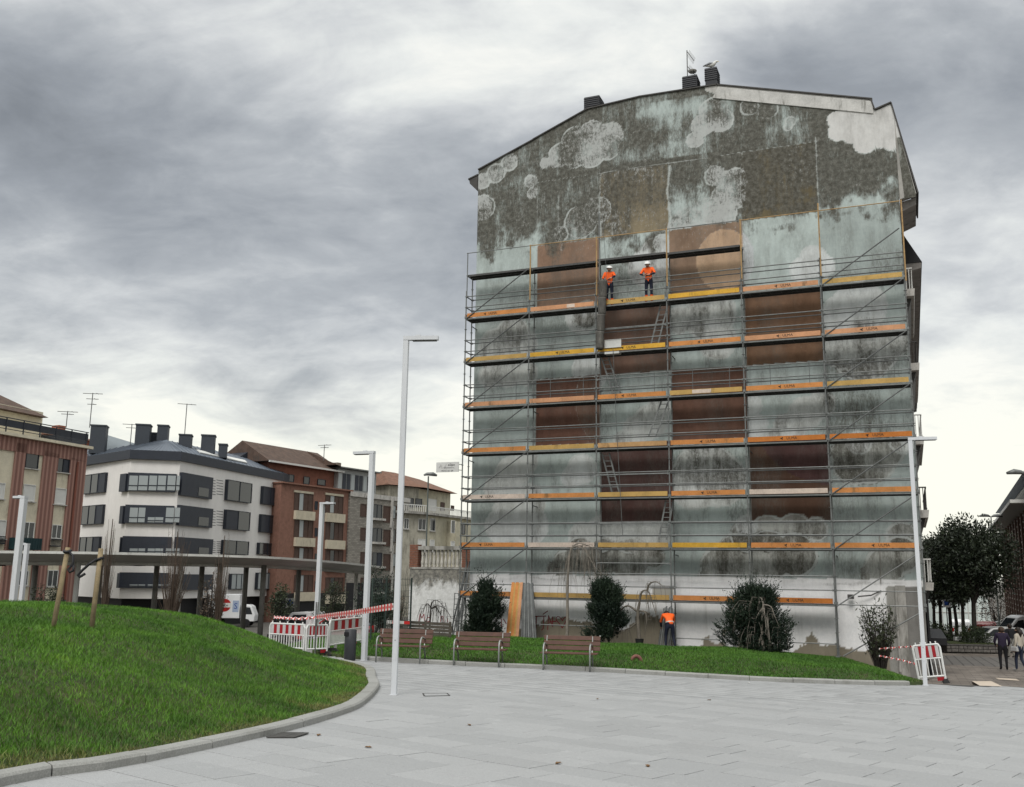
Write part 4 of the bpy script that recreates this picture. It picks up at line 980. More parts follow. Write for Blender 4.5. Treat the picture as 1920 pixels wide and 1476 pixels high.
    fm.box(q(0, .092, -.05), (.05, .012, .01), m=2); fm.build('face', [SKIN, BLACKC, mat('lips', (.25, .10, .09), .6, 0)], root)
    if hair is not None:
        b = MB(); b.tube([q(0, -.03, -.09), q(0, -.03, -.02), q(0, -.015, .06), q(0, -.01, .115), q(0, -.005, .14)], [.085, .108, .116, .08, .01], 10); 
        if cols.get('long'): b.tube([q(0, -.06, .02), q(0, -.10, -.10), q(0, -.10, -.26)], [.09, .095, .03], 8)
        b.build('hair', hair, root, smooth=True)
    if helmet:
        b = MB(); b.tube([q(0, 0, .045), q(0, 0, .05), q(0, 0, .09), q(0, 0, .135), q(0, 0, .155)], [.155, .132, .128, .085, .015], 14); b.build('helmet', HELMET, root, smooth=True)
        b = MB(); b.tube([q(s * .10, 0, .05) if s else q(0, .06, -.11) for s in (-1, 0, 1)], .008, 4); b.build('strap', BLACKC, root)
    return root, D
WORK = dict(skin=SKIN, top=ORANGE, trousers=NAVY, shoes=ORANGE, sleeve=NAVY)
for i, (px, py) in enumerate(((1143, 566), (1217, 557))):
    uu, _ = on_wall(px, py, .28); p = uvw(uu, .28, 12.675)
    if i == 0: J = dict(spi=(.0, .02, 1.14), che=(-.02, .08, 1.33), nec=(-.03, .12, 1.47), hea=(-.05, .19, 1.56), cro=(-.06, .21, 1.66), shl=(-.2, .08, 1.40), shr=(.17, .1, 1.41), ell=(-.3, .22, 1.22), wrl=(-.2, .36, 1.12), hal=(-.14, .4, 1.08), elr=(.25, .16, 1.16), wrr=(.2, .36, 1.06), har=(.16, .42, 1.03))
    else: J = dict(spi=(0, .03, 1.14), che=(0, .1, 1.33), nec=(0, .15, 1.47), hea=(0, .21, 1.56), cro=(0, .24, 1.66), shl=(-.19, .1, 1.42), shr=(.19, .1, 1.42), ell=(-.31, .2, 1.18), wrl=(-.13, .34, 1.1), hal=(-.05, .36, 1.08), elr=(.31, .2, 1.18), wrr=(.13, .34, 1.1), har=(.05, .36, 1.12))
    o, D = person(p, -YAW + math.pi, ('worker in orange jacket and white helmet standing beside the rubble chute' if i == 0 else 'worker in orange jacket and white helmet leaning forearms on the guardrail'), J, WORK, None, True, 'workers on the scaffold')
    b = MB(); b.tube([Vector(D['spi']) + Vector((0, 0, -.05)), Vector(D['spi']) + Vector((0, 0, -.02))], .148, 12, 0, False); b.build('belt', BLACKC, o)
    for k in 'lr':
        a, c_ = Vector(D['kn' + k]), Vector(D['an' + k]); b = MB(); b.tube([a.lerp(c_, .42), a.lerp(c_, 1.02)], [.068, .062], 8, 0, False); b.build('gaiter', ORANGE, o)
uu, _ = on_wall(1256, 1207, -.75); p = uvw(uu, -.75, 0); z = float(G(p[0], p[1]) + lawn_h(p[0], p[1])[0])
J = dict(pel=(0, -.05, .88), spi=(0, .06, 1.03), che=(0, .2, 1.17), nec=(0, .36, 1.24), hea=(0, .48, 1.22), cro=(0, .57, 1.25), shl=(-.19, .26, 1.2), shr=(.19, .26, 1.2), ell=(-.25, .4, .95), wrl=(-.22, .52, .78), hal=(-.2, .55, .72), elr=(.25, .4, .95), wrr=(.22, .52, .8), har=(.2, .55, .74), hil=(-.1, -.05, .84), hir=(.1, -.05, .84), knl=(-.14, .04, .46), knr=(.13, -.02, .46), anl=(-.17, -.05, .08), anr=(.16, -.2, .1), tol=(-.18, .11, .04), tor=(.17, -.06, .03))
o, D = person((p[0], p[1], z), -YAW + R(25), 'stooping worker in orange vest seen from behind under the scaffold', J, dict(skin=SKIN, top=ORANGE, trousers=NAVY, shoes=BLACKC, sleeve=NAVY), HAIRD, False)
b = MB(); b.tube([Vector((0, -.06, .93)), Vector((0, -.045, .97))], .165, 12, 0, False); b.build('reflective_band', SILVER, o)

# ================================================================== PLAZA FURNITURE
ORD = ['leftmost', 'second from the left', 'third from the left', 'fourth from the left', 'fifth from the left', 'sixth from the left', 'seventh from the left']
def hit(px, py, hf, t0=4.0, t1=400.0, st=.02):
    """first point where a sight line meets the surface z = hf(x, y)"""
    d = ray(px, py); T = np.arange(t0, t1, st) if t1 < 120 else np.concatenate([np.arange(t0, 60, st), np.arange(60, t1, .1)])
    P = CAM[None] + T[:, None] * d[None]; b = P[:, 2] < hf(P[:, 0], P[:, 1])
    return P[np.argmax(b)]
mz = lambda x, y: np.where(mound_h(x, y)[2], G(x, y) + mound_h(x, y)[0], Zg(x, y))
lz = lambda x, y: np.where(lawn_h(x, y)[2], G(x, y) + lawn_h(x, y)[0], Zg(x, y))
def gz(x, y):
    x, y = np.array([x]), np.array([y])
    if mound_h(x, y)[2][0]: return float(mz(x, y)[0])
    if lawn_h(x, y)[2][0]: return float(lz(x, y)[0])
    return float(Zg(x, y)[0])
WHITEP = mat('white_powder_coat', (.56, .575, .60), .45, .05, 1.5, .12, (.35, .35, .34), streak=.2)
DARKLENS = mat('dark_lens', (.05, .05, .05), .3, .1)
def lamp(base, height, wdt, arm, ang, rz, label, grp='white square street lamps', face=None):
    o = thing('street_lamp', base, label, 'street lamp', rz, grp)
    m = face or WHITEP
    b = MB(); b.box((0, 0, height / 2), (wdt, wdt, height)); b.build('pole', m, o, bevel=.008)
    b = MB(); b.box((0, 0, .006), (wdt + .03, wdt + .03, .012)); b.build('base_plate', m, o)
    b = MB(); b.box((0, -wdt / 2 - .001, .75), (wdt * .62, .006, .38)); dk = b.build('access_door', m, o); b = MB(); b.box((0, -wdt / 2 - .006, .88), (.014, .006, .014)); b.build('lock', DARKLENS, dk)
    c, s = math.cos(ang), math.sin(ang); hw = wdt * 1.05
    Rz = Matrix.Rotation(ang, 3, 'Z')
    b = MB(); b.box((c * (arm / 2 - wdt / 2 - .001), s * (arm / 2 - wdt / 2), height + .036), (arm, hw, .07), Rz); b.box((c * arm * .35, s * arm * .35, height + .082), (.09, .09, .022), Rz); h = b.build('lamp_head', m, o)
    b = MB(); b.box((c * (arm / 2 + .02), s * (arm / 2 + .02), height - .008), (arm - wdt - .1, hw * .8, .016), Rz); b.build('lens', DARKLENS, h)
    return o
def lamp_px(bx, by, ty, wdt, arm, ang, rz, label, Y=None, base=None, **k):
    p = on_plaza(bx, by) if Y is None else at_depth(bx, by, Y)
    if Y is not None: p[2] = gz(p[0], p[1])
    top = at_depth(bx, ty, p[1])[2]
    return lamp(p, top - p[2] - .07, wdt, arm, ang, rz, label, **k)
LAMP = lamp_px(738.5, 1303, 631, .092, .62, 0, R(-6), 'tall white lamp on the plaza by the mound kerb, its arm pointing right')
LAMPR = lamp_px(1735.3, 1285.5, 821, .098, .66, R(4), R(-22), 'white lamp at the right end of the lawn kerb in front of the scaffold')
lamp_px(682.5, 1239.3, 846, .125, .62, R(188), R(-28), 'white lamp beside the dark litter bin, its arm pointing left')
lamp_px(591, 1215, 942, .16, .62, R(0), R(-20), 'greyish white lamp behind the striped barriers', Y=38)
lamp_px(24, 1130, 930, .17, .42, R(180), R(-12), 'white lamp behind the mound at the left edge, arm pointing left', Y=30)
lamp_px(40, 1125, 1019, .17, .42, R(180), R(-12), 'short white lamp in front of the canopy at the left edge', Y=42)
GREENP = mat('grey_green_paint', (.10, .115, .11), .6, .15)
def round_lamp(px, ty, Y, label, heads=(1,), rr=.045):
    p = at_depth(px, 1150, Y); p[2] = gz(p[0], p[1]); top = at_depth(px, ty, Y)[2]; H = top - p[2]
    o = thing('street_lamp', p, label, 'street lamp', 0, 'older round street lamps')
    b = MB(); b.tube([(0, 0, 0), (0, 0, 1.2), (0, 0, H)], [rr * 1.6, rr * 1.2, rr], 8); b.build('pole', GREENP, o)
    for s in heads:
        b = MB(); b.tube([(s * .05, 0, H), (s * .22, 0, H + .07), (s * .55, 0, H + .10), (s * .9, 0, H + .02)] if len(heads) > 1 or abs(s) > 1 else [(-.3, 0, H + .06), (-.1, 0, H + .14), (.3, 0, H + .14), (.55, 0, H + .05)], [.05, .1, .13, .06], 8); b.build('lamp_head', MAT_GALV, o, smooth=True)
    return o
round_lamp(795.5, 893, 62, 'dark green lamp with a round head behind the balustraded wall')
round_lamp(1872, 969, 76, 'twin headed lamp rising behind the clipped street tree', (-1, 1))
round_lamp(1946, 889, 45, 'lamp head reaching in at the right edge above the brick block', (-1, 1))

WOODB = mat('brown_bench_slat', (.090, .045, .033), .6, .22, 7, .15, streak=1)
STEEL = mat('brushed_steel_tube', (.30, .31, .30), .4, .12, 6, metal=.5)
def bench(loc, rz, label):
    o = thing('bench', loc, label, 'bench', rz, 'benches along the lawn kerb')
    for x in (-.575, .575):
        b = MB(); b.tube([(x, 0, 0), (x, .0, .42), (x, .015, .53), (x, .06, .60), (x, .15, .635), (x, .28, .62), (x, .44, .565)], .021, 8); b.build('armrest', STEEL, o, smooth=True)
        b = MB(); b.tube([(x, .01, .39), (x, .2, .375), (x, .36, .36), (x, .44, .27), (x, .50, 0)], .021, 8); b.build('leg', STEEL, o, smooth=True)
        b = MB(); b.tube([(x, .36, .37), (x, .43, .5), (x, .5, .80)], .018, 6); b.build('back_support', STEEL, o)
    for i, y in enumerate((.06, .185, .31)):
        b = MB(); b.box((.04, y, .41), (1.40, .115, .032)); b.build('seat_slat', WOODB, o, bevel=.006)
    for i, (y, z) in enumerate(((.425, .515), (.46, .635), (.495, .755))):
        b = MB(); b.box((.06, y, z), (1.42, .032, .108), (R(-16), 0, 0)); b.build('back_slat', WOODB, o, bevel=.006)
    b = MB(); b.box((.76, .515, .82), (.03, .04, .02)); b.build('badge', MAT_ALU, o)
    return o
B3 = np.array([1.42, 24.40]); bz = lambda p: float(G(p[0], p[1])) + .0
bench((1.42, 24.40, bz((1.42, 24.40))), R(-13), 'brown slatted bench nearest the clay ring, rightmost of the three')
bench((-.80, 24.92, bz((-.80, 24.92))), R(-11), 'brown slatted bench in the middle, in front of the timber boards')
bench((-2.78, 25.20, bz((-2.78, 25.20))), R(-11), 'brown slatted bench partly hidden by the tall white lamp')
p = on_plaza(655.5, 1238.5)
bn = thing('litter_bin', p, 'dark grey round litter bin beside the white lamp', 'litter bin', R(-15))
MAT_BIN = mat('charcoal_metal', (.035, .037, .042), .5, .15, 3)
b = MB(); b.lathe([(.135, 0), (.15, .02), (.15, .76), (.135, .775)], (0, 0, 0), 20); b.build('bin_body', MAT_BIN, bn, smooth=True)
b = MB(); b.box((-.05, -.125, .66), (.13, .06, .10)); b.build('opening', MAT_DARK, bn)

# ---- barriers and tape
PLAST = mat('white_barrier_plastic', (.66, .66, .65), .5, .06, 4, .15, (.3, .29, .27)); REDP = mat('red_barrier_board', (.30, .012, .018), .5, .1, 4); GREYP = mat('pale_barrier_board', (.48, .46, .46), .5, .08, 4); RUBB = mat('black_rubber', (.014, .014, .014), .85, .2)
def barrier(a, bpt, h, label, tilt=0.0, stripes=5):
    """plastic works barrier between two ground points"""
    a, bpt = np.array(a), np.array(bpt); L = float(np.hypot(*(bpt - a)[:2])); rz = math.atan2(bpt[1] - a[1], bpt[0] - a[0]); c = (a + bpt) / 2
    o = thing('barrier', (c[0], c[1], gz(c[0], c[1])), label, 'barrier', rz, 'striped plastic works barriers'); o.rotation_euler = (0, tilt, rz)
    z0 = .07
    b = MB()
    for s in (-1, 1): b.tube([(s * (L / 2 - .03), 0, z0), (s * (L / 2 - .02), 0, h - .08), (s * (L / 2 - .06), 0, h)], .028, 6)
    b.tube([(-L / 2 + .05, 0, h), (L / 2 - .05, 0, h)], .024, 6); b.tube([(-L / 2 + .03, 0, h * .64), (L / 2 - .03, 0, h * .64)], .02, 6); b.tube([(-L / 2 + .03, 0, .16), (L / 2 - .03, 0, .16)], .024, 6)
    b.build('frame', PLAST, o)
    n = stripes * 2 + 1; w = (L - .12) / n
    for i in range(n):
        b = MB(); b.box((-L / 2 + .06 + (i + .5) * w, 0, h * .82), (w * .98, .02, h * .30)); b.build('stripe', REDP if i % 2 else GREYP, o)
    m = max(5, int(L / .085))
    for i in range(1, m): link_mesh('slat', SLATB, o, (-L / 2 + L * i / m, 0, 0), (0, 0, 0)).scale = (1, 1, h / .9)
    for i in range(5): link_mesh('stud', STUD, o, (-L / 2 + .1 + (L - .2) * i / 4, 0, h))
    for s in (-1, 1):
        b = MB(); b.box((s * (L / 2 - .03), 0, .045), (.16, .62, .09), taper=.6); b.build('foot', RUBB, o)
    for s in (-.3, .3):
        b = MB(); b.box((s * L, 0, .10), (.16, .024, .10)); b.build('foot_reflector', REDP if s > 0 else GREYP, o)
    return o
b = MB(); b.box((0, 0, .37), (.022, .02, .42)); SLATB = b.mesh('slat', PLAST)
b = MB(); b.tube([(0, 0, 0), (0, 0, .07)], .018, 6); STUD = b.mesh('stud', PLAST)
gp = lambda px, py: on_plaza(px, py)
barrier(gp(615, 1227), gp(677, 1221), .84, 'red and white barrier right behind the dark litter bin', stripes=4)
barrier(gp(571, 1228), gp(614, 1228), .80, 'red and white barrier in the middle of the left row')
q = gp(571, 1228); barrier(q + np.array([-1.15, .62, 0]), q + np.array([-.02, .03, 0]), .80, 'red and white barrier at the left end, low behind the mound')
q0 = hit(1722, 1279.5, Zg, 20); q1 = q0 + np.array([.62, -.24, 0])
barrier(q0, q1, .92, 'white barrier with red stripes leaning beside the right lamp', R(-7), 3)
TAPER = mat('red_tape', (.62, .03, .03), .5, .06, 5); TAPEW = mat('white_tape', (.72, .70, .69), .5, .05, 5)
def tape(pts, label, w=.085, step=.20, loc=None, twist=0.0, txt=False):
    P = [Vector(p) for p in pts]; S = [0]
    for a, c in zip(P[:-1], P[1:]): S.append(S[-1] + (c - a).length)
    o = thing('barrier_tape', P[0], label, 'barrier tape', 0, 'red and white barrier tapes')
    n = max(4, int(S[-1] / step)); rw = [MB(), MB()]
    def at(s):
        i = max(0, min(len(P) - 2, int(np.searchsorted(S, s) - 1))); return P[i].lerp(P[i + 1], (s - S[i]) / max(1e-6, S[i + 1] - S[i]))
    for i in range(n):
        a, c = at(S[-1] * i / n), at(S[-1] * (i + 1) / n); m = i % 2
        u0 = Vector((math.sin(twist * i), .3 * math.sin(twist * i), math.cos(twist * i))).normalized(); u1 = Vector((math.sin(twist * (i + 1)), .3 * math.sin(twist * (i + 1)), math.cos(twist * (i + 1)))).normalized()
        nn = (c - a).cross(u0).normalized() * .002
        rw[m].add([a - u0 * w / 2 + nn, c - u1 * w / 2 + nn, c + u1 * w / 2 + nn, a + u0 * w / 2 + nn, a - u0 * w / 2 - nn, c - u1 * w / 2 - nn, c + u1 * w / 2 - nn, a + u0 * w / 2 - nn], [(0, 1, 2, 3), (7, 6, 5, 4), (0, 4, 5, 1), (2, 6, 7, 3)])
        if txt and m == 0 and twist == 0:
            mid = (a + c) / 2; e = (c - a).normalized(); f = nn.normalized() * .004
            for s in (-1, 1):
                for j in range(4): rw[1].add([mid + e * (j - 2) * .03 + f * s - u0 * .02, mid + e * (j - 1.35) * .03 + f * s - u0 * .02, mid + e * (j - 1.35) * .03 + f * s + u0 * .02, mid + e * (j - 2) * .03 + f * s + u0 * .02], [(0, 1, 2, 3)])
    k = rw[1].build('red_band', TAPER, o, world=True); k['kind'] = 'stuff'; k = rw[0].build('white_band', TAPEW, o, world=True); k['kind'] = 'stuff'
    return o
lx, ly = LAMP.location[0], LAMP.location[1]
stk = at_depth(593, 1157, 27.3); stk2 = at_depth(514, 1157, 33)
tape([at_depth(738, 1137, ly), at_depth(665, 1148.5, 21.5), stk], 'taut barrier tape from the tall lamp to the grey stake', .11, .17, txt=True)
tape([stk, at_depth(560, 1160, 29), at_depth(530, 1158, 31), stk2], 'twisted barrier tape running left from the grey stake', .11, .12, twist=.5)
tape([stk, at_depth(620, 1163, 28.5), at_depth(641, 1167, 29.5)], 'slack barrier tape behind the barriers right of the grey stake', .09, .12, twist=.35)
tape([at_depth(725, 1166, 34), at_depth(768, 1168, 34.5)], 'short length of tape between the wire fence and the balustraded wall', .10, .22)
wz = at_depth(1650, 1213, 33)
tape([at_depth(1648, 1217, 33.2), at_depth(1690, 1214, 31.5), at_depth(1722, 1212, 30)], 'upper twisted tape from the twiggy shrub to the right barrier', .07, .10, twist=.6)
tape([at_depth(1648, 1230, 33.2), at_depth(1685, 1237, 31.5), at_depth(1715, 1245, 30)], 'lower twisted tape from the twiggy shrub to the right barrier', .07, .10, twist=.6)
sp_ = stk.copy(); sp_[2] = gz(sp_[0], sp_[1])
o = thing('stake', sp_, 'flat grey stake holding the tapes in front of the barriers', 'stake', R(-10)); b = MB()
hh_ = at_depth(590, 1129, 27.3)[2] - sp_[2]; b.bar((0.02, 0, 0), (-.02, 0, hh_), .07, .012); b.bar((0.03, -.01, .5), (.04, -.02, hh_), .03, .02); b.build('stake', MAT_GALV, o)

# ---- drain, covers, clay ring
IRON = mat('cast_iron', (.055, .053, .05), .7, .3, 8)
q = [on_plaza(*k) for k in ((501, 1384.5), (551, 1384.5), (577, 1376.5), (531, 1376))]
c = sum(q) / 4; o = thing('drain_grate', c, 'rusty iron drain grate by the mound kerb', 'drain grate'); bq = [Vector(k - c) for k in q]
b = MB(); b.add([tuple(v + Vector((0, 0, .004))) for v in bq], [(0, 1, 2, 3)]); b.build('pit', MAT_DARK, o)
for i in range(9):
    t = i / 8; a_, c_ = bq[0].lerp(bq[3], t), bq[1].lerp(bq[2], t); b = MB(); b.bar(a_ + Vector((0, 0, .012)), c_ + Vector((0, 0, .012)), .035, .01); b.build('bar', IRON, o)
for i in (0, 1, 2):
    t = i / 2; a_, c_ = bq[0].lerp(bq[1], t), bq[3].lerp(bq[2], t); b = MB(); b.bar(a_ + Vector((0, 0, .013)), c_ + Vector((0, 0, .013)), .03, .01); b.build('rail', IRON, o)
q = [on_plaza(*k) for k in ((796, 1306), (843, 1305), (838, 1300.5), (793, 1301))]
c = sum(q) / 4; o = thing('inspection_cover', c, 'square inspection cover with a dark steel frame right of the tall lamp', 'manhole cover')
b = MB()
for i in range(4): b.bar(q[i] - c + np.array([0, 0, .006]), q[(i + 1) % 4] - c + np.array([0, 0, .006]), .025, .006)
b.build('frame', IRON, o)
b = MB(); b.add([tuple((v - c) * .96 + np.array([0, 0, .005])) for v in q], [(0, 1, 2, 3)]); b.build('infill', MAT_GRANITE, o)
p = hit(1193, 1240, lz, 20, 60)
o = thing('clay_ring', p, 'reddish clay pipe bend sticking out of the lawn', 'clay pipe', R(-10)); b = MB(); r_ = .125
b.tube([(-r_ * math.cos(a), .02 * a, -.03 + r_ * 1.25 * math.sin(a)) for a in np.linspace(-.2, math.pi + .1, 14)], .048, 10); b.build('pipe', mat('red_clay', (.17, .075, .06), .8, .3, 12, .3), o, smooth=True)

# ---- stakes on the mound
STAKE = mat('weathered_pine', (.26, .205, .125), .85, .25, 8, .35, (.11, .09, .06), .3, 40, .2); STRAP = mat('black_strap', (.012, .012, .015), .5, .2)
for (bx, by, tx, ty, lab) in ((99.5, 1178, 127.5, 1027, 'round pine tree stake on the mound with a looped black strap, left of the pair'), (171.5, 1179, 189.5, 1029, 'pine tree stake on the mound with a trailing black strap, right of the pair')):
    p = hit(bx, by, mz, 6, 40); top = at_depth(tx, ty, p[1] + .15)
    o = thing('tree_stake', p, lab, 'stake', 0, 'tree stakes on the mound'); d = Vector(top - p); w = float(4.5 / F_PX * p[1])
    b = MB(); b.tube([-d * .06, d * .5, d], [w, w, w * .97], 12); b.build('post', STAKE, o, smooth=True)
    b = MB()
    if tx < 150:
        b.tube([d * .955 + Vector((w * 1.15 * math.cos(a), w * 1.15 * math.sin(a), .012 * math.sin(a))) for a in np.linspace(0, 6.28, 14)], .022, 6)
        b.tube([d * .94 + Vector((w * 1.2, -.02, 0)), d * .90 + Vector((.10, -.03, .0)), d * .80 + Vector((.125, -.03, 0)), d * .72 + Vector((.07, -.03, 0)), d * .69 + Vector((.10, -.03, 0)), d * .71 + Vector((.145, -.03, 0)), d * .78 + Vector((.135, -.03, 0))], .018, 6)
    else:
        b.tube([d * .865 + Vector((w * 1.15 * math.cos(a), w * 1.15 * math.sin(a), .02 * math.cos(a))) for a in np.linspace(0, 6.28, 14)], .02, 6)
        b.tube([d * .86 + Vector((-w, -.04, 0)), d * .80 + Vector((-.13, -.04, 0)), d * .72 + Vector((-.22, -.04, 0)), d * .655 + Vector((-.275, -.04, 0)), d * .635 + Vector((-.25, -.04, 0)), d * .68 + Vector((-.17, -.04, 0))], .02, 6)
    b.build('strap', STRAP, o, smooth=True)

# ================================================================== BALUSTRADED GARDEN WALL
GVW = 1.7
ul, _ = on_wall(767, 1120, GVW); ur = -.12
gw = thing('garden_wall', uvw(ul, GVW, -1.45), 'peeling white garden wall topped by a balustrade between brick piers', 'wall', -YAW)
wl = lambda px, py: (lambda q: (q[0] - ul, q[1] + 1.45))(on_wall(px, py, GVW))
m_ = NT('peeling_white_limewash'); v = m_.coords('Object'); n1 = m_.noise(m_.coords('Object', (1, 1, .6)), 1.1, 10, .72, .4); n2 = m_.noise(v, 6, 8, .7)
sx = m_.n('ShaderNodeSeparateXYZ'); m_.l(v, sx.inputs[0])
c = m_.mix(m_.ss(n2, .3, .75), (.50, .50, .49), (.70, .70, .70))
hgt = m_.math('MULTIPLY', m_.ss(sx.outputs[2], 1.6, 3.2), .42)
c = m_.mix(m_.ss(m_.math('ADD', n1, hgt), .62, .80, 0, .9), c, m_.mix(m_.ss(n2, .35, .65), (.05, .048, .042), (.22, .205, .17)))
c = m_.mix(m_.ss(n1, .64, .68, 0, .9), c, (.14, .12, .09))
m_.bump(n1, .4, .03); MAT_LIME = m_.done(c, .9)
h1 = wl(800, 1067)[1]
b = MB(); b.box(((ur - ul) / 2, .2, h1 / 2), (ur - ul, .4, h1)); b.build('wall', MAT_LIME, gw)
b = MB(); b.box(((ur - ul) / 2, .18, h1 + .04), (ur - ul, .42, .08)); b.build('plinth_rail', MAT_CONC, gw)
h2 = wl(800, 1031)[1]; h3 = wl(800, 1024)[1]
b = MB(); b.box(((ur - ul) / 2, .18, (h2 + h3) / 2), (ur - ul - .3, .34, h3 - h2)); b.build('handrail', MAT_CONC, gw)
PALEST = mat('pale_cast_stone', (.45, .43, .39), .85, .25, 4, .5, (.15, .14, .12)); bh_ = h2 - h1 - .08
b = MB(); b.lathe([(.062, 0), (.075, .04), (.05, .07), (.065, .16), (.078, .24), (.07, .34), (.05, .46), (.04, .58), (.045, .64), (.07, .68), (.055, .72), (.075, .80), (.075, .84), (.06, .88), (.06, .9)], (0, 0, 0), 12)
BALU = b.mesh('baluster', PALEST, True)
for px in np.linspace(789, 862, 11):
    o = link_mesh('baluster', BALU, gw, (wl(px, 1050)[0], .18, h1 + .08)); o.scale = (1, 1, bh_ / .9)
BRK = mat('red_brick', (.20, .085, .055), .85, .35, 9, .2); MORT = mat('mortar', (.22, .205, .18), .9, .2, 8)
for xa, xb in ((768, 783.5), (866, 883)):
    x0, x1 = wl(xa, 1040)[0], wl(xb, 1040)[0]; zt = wl(xa, 1021)[1]
    b = MB(); b.box(((x0 + x1) / 2, .19, (h1 + zt) / 2), (x1 - x0 - .02, .36, zt - h1)); pr = b.build('brick_pier', MORT, gw)
    b = MB(); nr = int((zt - h1) / .075)
    for r in range(nr):
        z = h1 + (r + .5) * (zt - h1) / nr; k = .12 * (r % 2)
        xs_ = [x0] + [x for x in np.arange(x0 + .12 + k, x1 - .05, .24)] + [x1]
        for a_, c_ in zip(xs_[:-1], xs_[1:]): b.box(((a_ + c_) / 2, .005, z), (c_ - a_ - .014, .024, .058)); 
        for yy in (.1, .27): b.box((x0 + .006, yy, z), (.024, .15, .058)); b.box((x1 - .006, yy, z), (.024, .15, .058))
    k = b.build('brick_courses', BRK, pr); k['kind'] = 'stuff'
SPRAY = mat('dark_red_spray', (.20, .018, .03), .6, .2, 9)
def strokes(lines, conv, parent, y, w=.035):
    b = MB()
    for ln in lines:
        P = [conv(*k) for k in ln]
        for a_, c_ in zip(P[:-1], P[1:]): b.bar((a_[0], y, a_[1]), (c_[0], y, c_[1]), .005, w, up=(0, 1, 0)) if False else b.add(ribbon(a_, c_, y, w), [(0, 1, 2, 3)])
    return b.build('graffiti', SPRAY, parent)
def ribbon(a, c, y, w):
    dx, dz = c[0] - a[0], c[1] - a[1]; L = math.hypot(dx, dz) + 1e-6; nx, nz = -dz / L * w / 2, dx / L * w / 2; ex, ez = dx / L * w * .3, dz / L * w * .3
    return [(a[0] - ex - nx, y, a[1] - ez - nz), (c[0] + ex - nx, y, c[1] + ez - nz), (c[0] + ex + nx, y, c[1] + ez + nz), (a[0] - ex + nx, y, a[1] - ez + nz)]
zc7 = lambda a, b_: (740 + a / 5.675, 960 + b_ / 5.675)
strokes([[zc7(*k) for k in ln] for ln in ([(255, 1175), (270, 1085), (290, 1130), (312, 1085), (320, 1172)], [(372, 1125), (350, 1120), (338, 1145), (348, 1172), (370, 1160), (375, 1125), (382, 1175)], [(488, 1168), (494, 1112), (515, 1115), (524, 1170)], [(560, 1128), (566, 1170)], [(245, 1215), (262, 1198), (280, 1218), (300, 1196), (328, 1215)])], wl, gw, -.004)
zc3 = lambda a, b_: (840 + a / 6.15, 980 + b_ / 6.15)
hc_ = [(1318, 1215), (1285, 1165), (1252, 1128), (1246, 1100), (1262, 1085), (1285, 1088), (1308, 1110), (1320, 1132), (1335, 1105), (1352, 1088), (1368, 1100), (1362, 1130), (1342, 1170), (1318, 1215)]
strokes([[zc3(*k) for k in ln] for ln in ([(1002, 1082), (1130, 1078)], [(1020, 1085), (1016, 1215)], [(1106, 1080), (1100, 1218), (1080, 1240)], [(1095, 1058), (1150, 1020)], [(1150, 1235), (1160, 1072), (1206, 1200), (1206, 1088)], [(1168, 1148), (1246, 1138)], hc_, [(614, 1110), (620, 1212)], [(640, 1112), (672, 1165)])], lambda px, py: (lambda q: (q[0], q[1] + 1.9))(on_wall(px, py, GV)), gable, -.006)

# low timber edging boards before the garden wall, wire fence left of it
OLDW = mat('old_grey_timber', (.085, .075, .062), .9, .3, 6, .3, bump=.4, bscale=40)
p = at_depth(747, 1198, 36); p[2] = gz(p[0], p[1]); e = at_depth(846, 1200, 34.5); e[2] = p[2] - .02
ef = thing('plank_fence', p, 'low fence of weathered horizontal planks before the garden wall', 'fence', math.atan2(e[1] - p[1], e[0] - p[0])); L_ = float(np.hypot(*(e - p)[:2]))
for i in range(5): b = MB(); b.box((L_ / 2, random.uniform(-.01, .01), .08 + .115 * i), (L_ + random.uniform(-.1, .1), .03, .10), (0, random.uniform(-.004, .004), 0)); b.build('plank', OLDW, ef)
for x in (.1, L_ / 2, L_ - .1): b = MB(); b.box((x, .04, .3), (.07, .05, .66)); b.build('post', OLDW, ef)
WIRE = mat('dark_green_wire', (.03, .045, .04), .6, .2)
p = at_depth(694, 1215, 31.5); p[2] = gz(p[0], p[1]); e = at_depth(768, 1205, 35.5); e[2] = gz(e[0], e[1])
wf = thing('wire_fence', p, 'dark green welded wire fence between the litter bin lamp and the garden wall', 'fence', math.atan2(e[1] - p[1], e[0] - p[0])); L_ = float(np.hypot(*(e - p)[:2])); H_ = 1.95
for x in (0, L_ / 3, 2 * L_ / 3, L_): b = MB(); b.box((x, 0, H_ / 2), (.05, .05, H_)); b.build('post', WIRE, wf)
b = MB()
for x in np.arange(.2, L_, .2): b.box((x, 0, H_ / 2), (.010, .010, H_))
for z in np.arange(.1, H_, .2): b.box((L_ / 2, .011, z), (L_, .010, .010))
k = b.build('wire_mesh', WIRE, wf); k['kind'] = 'stuff'

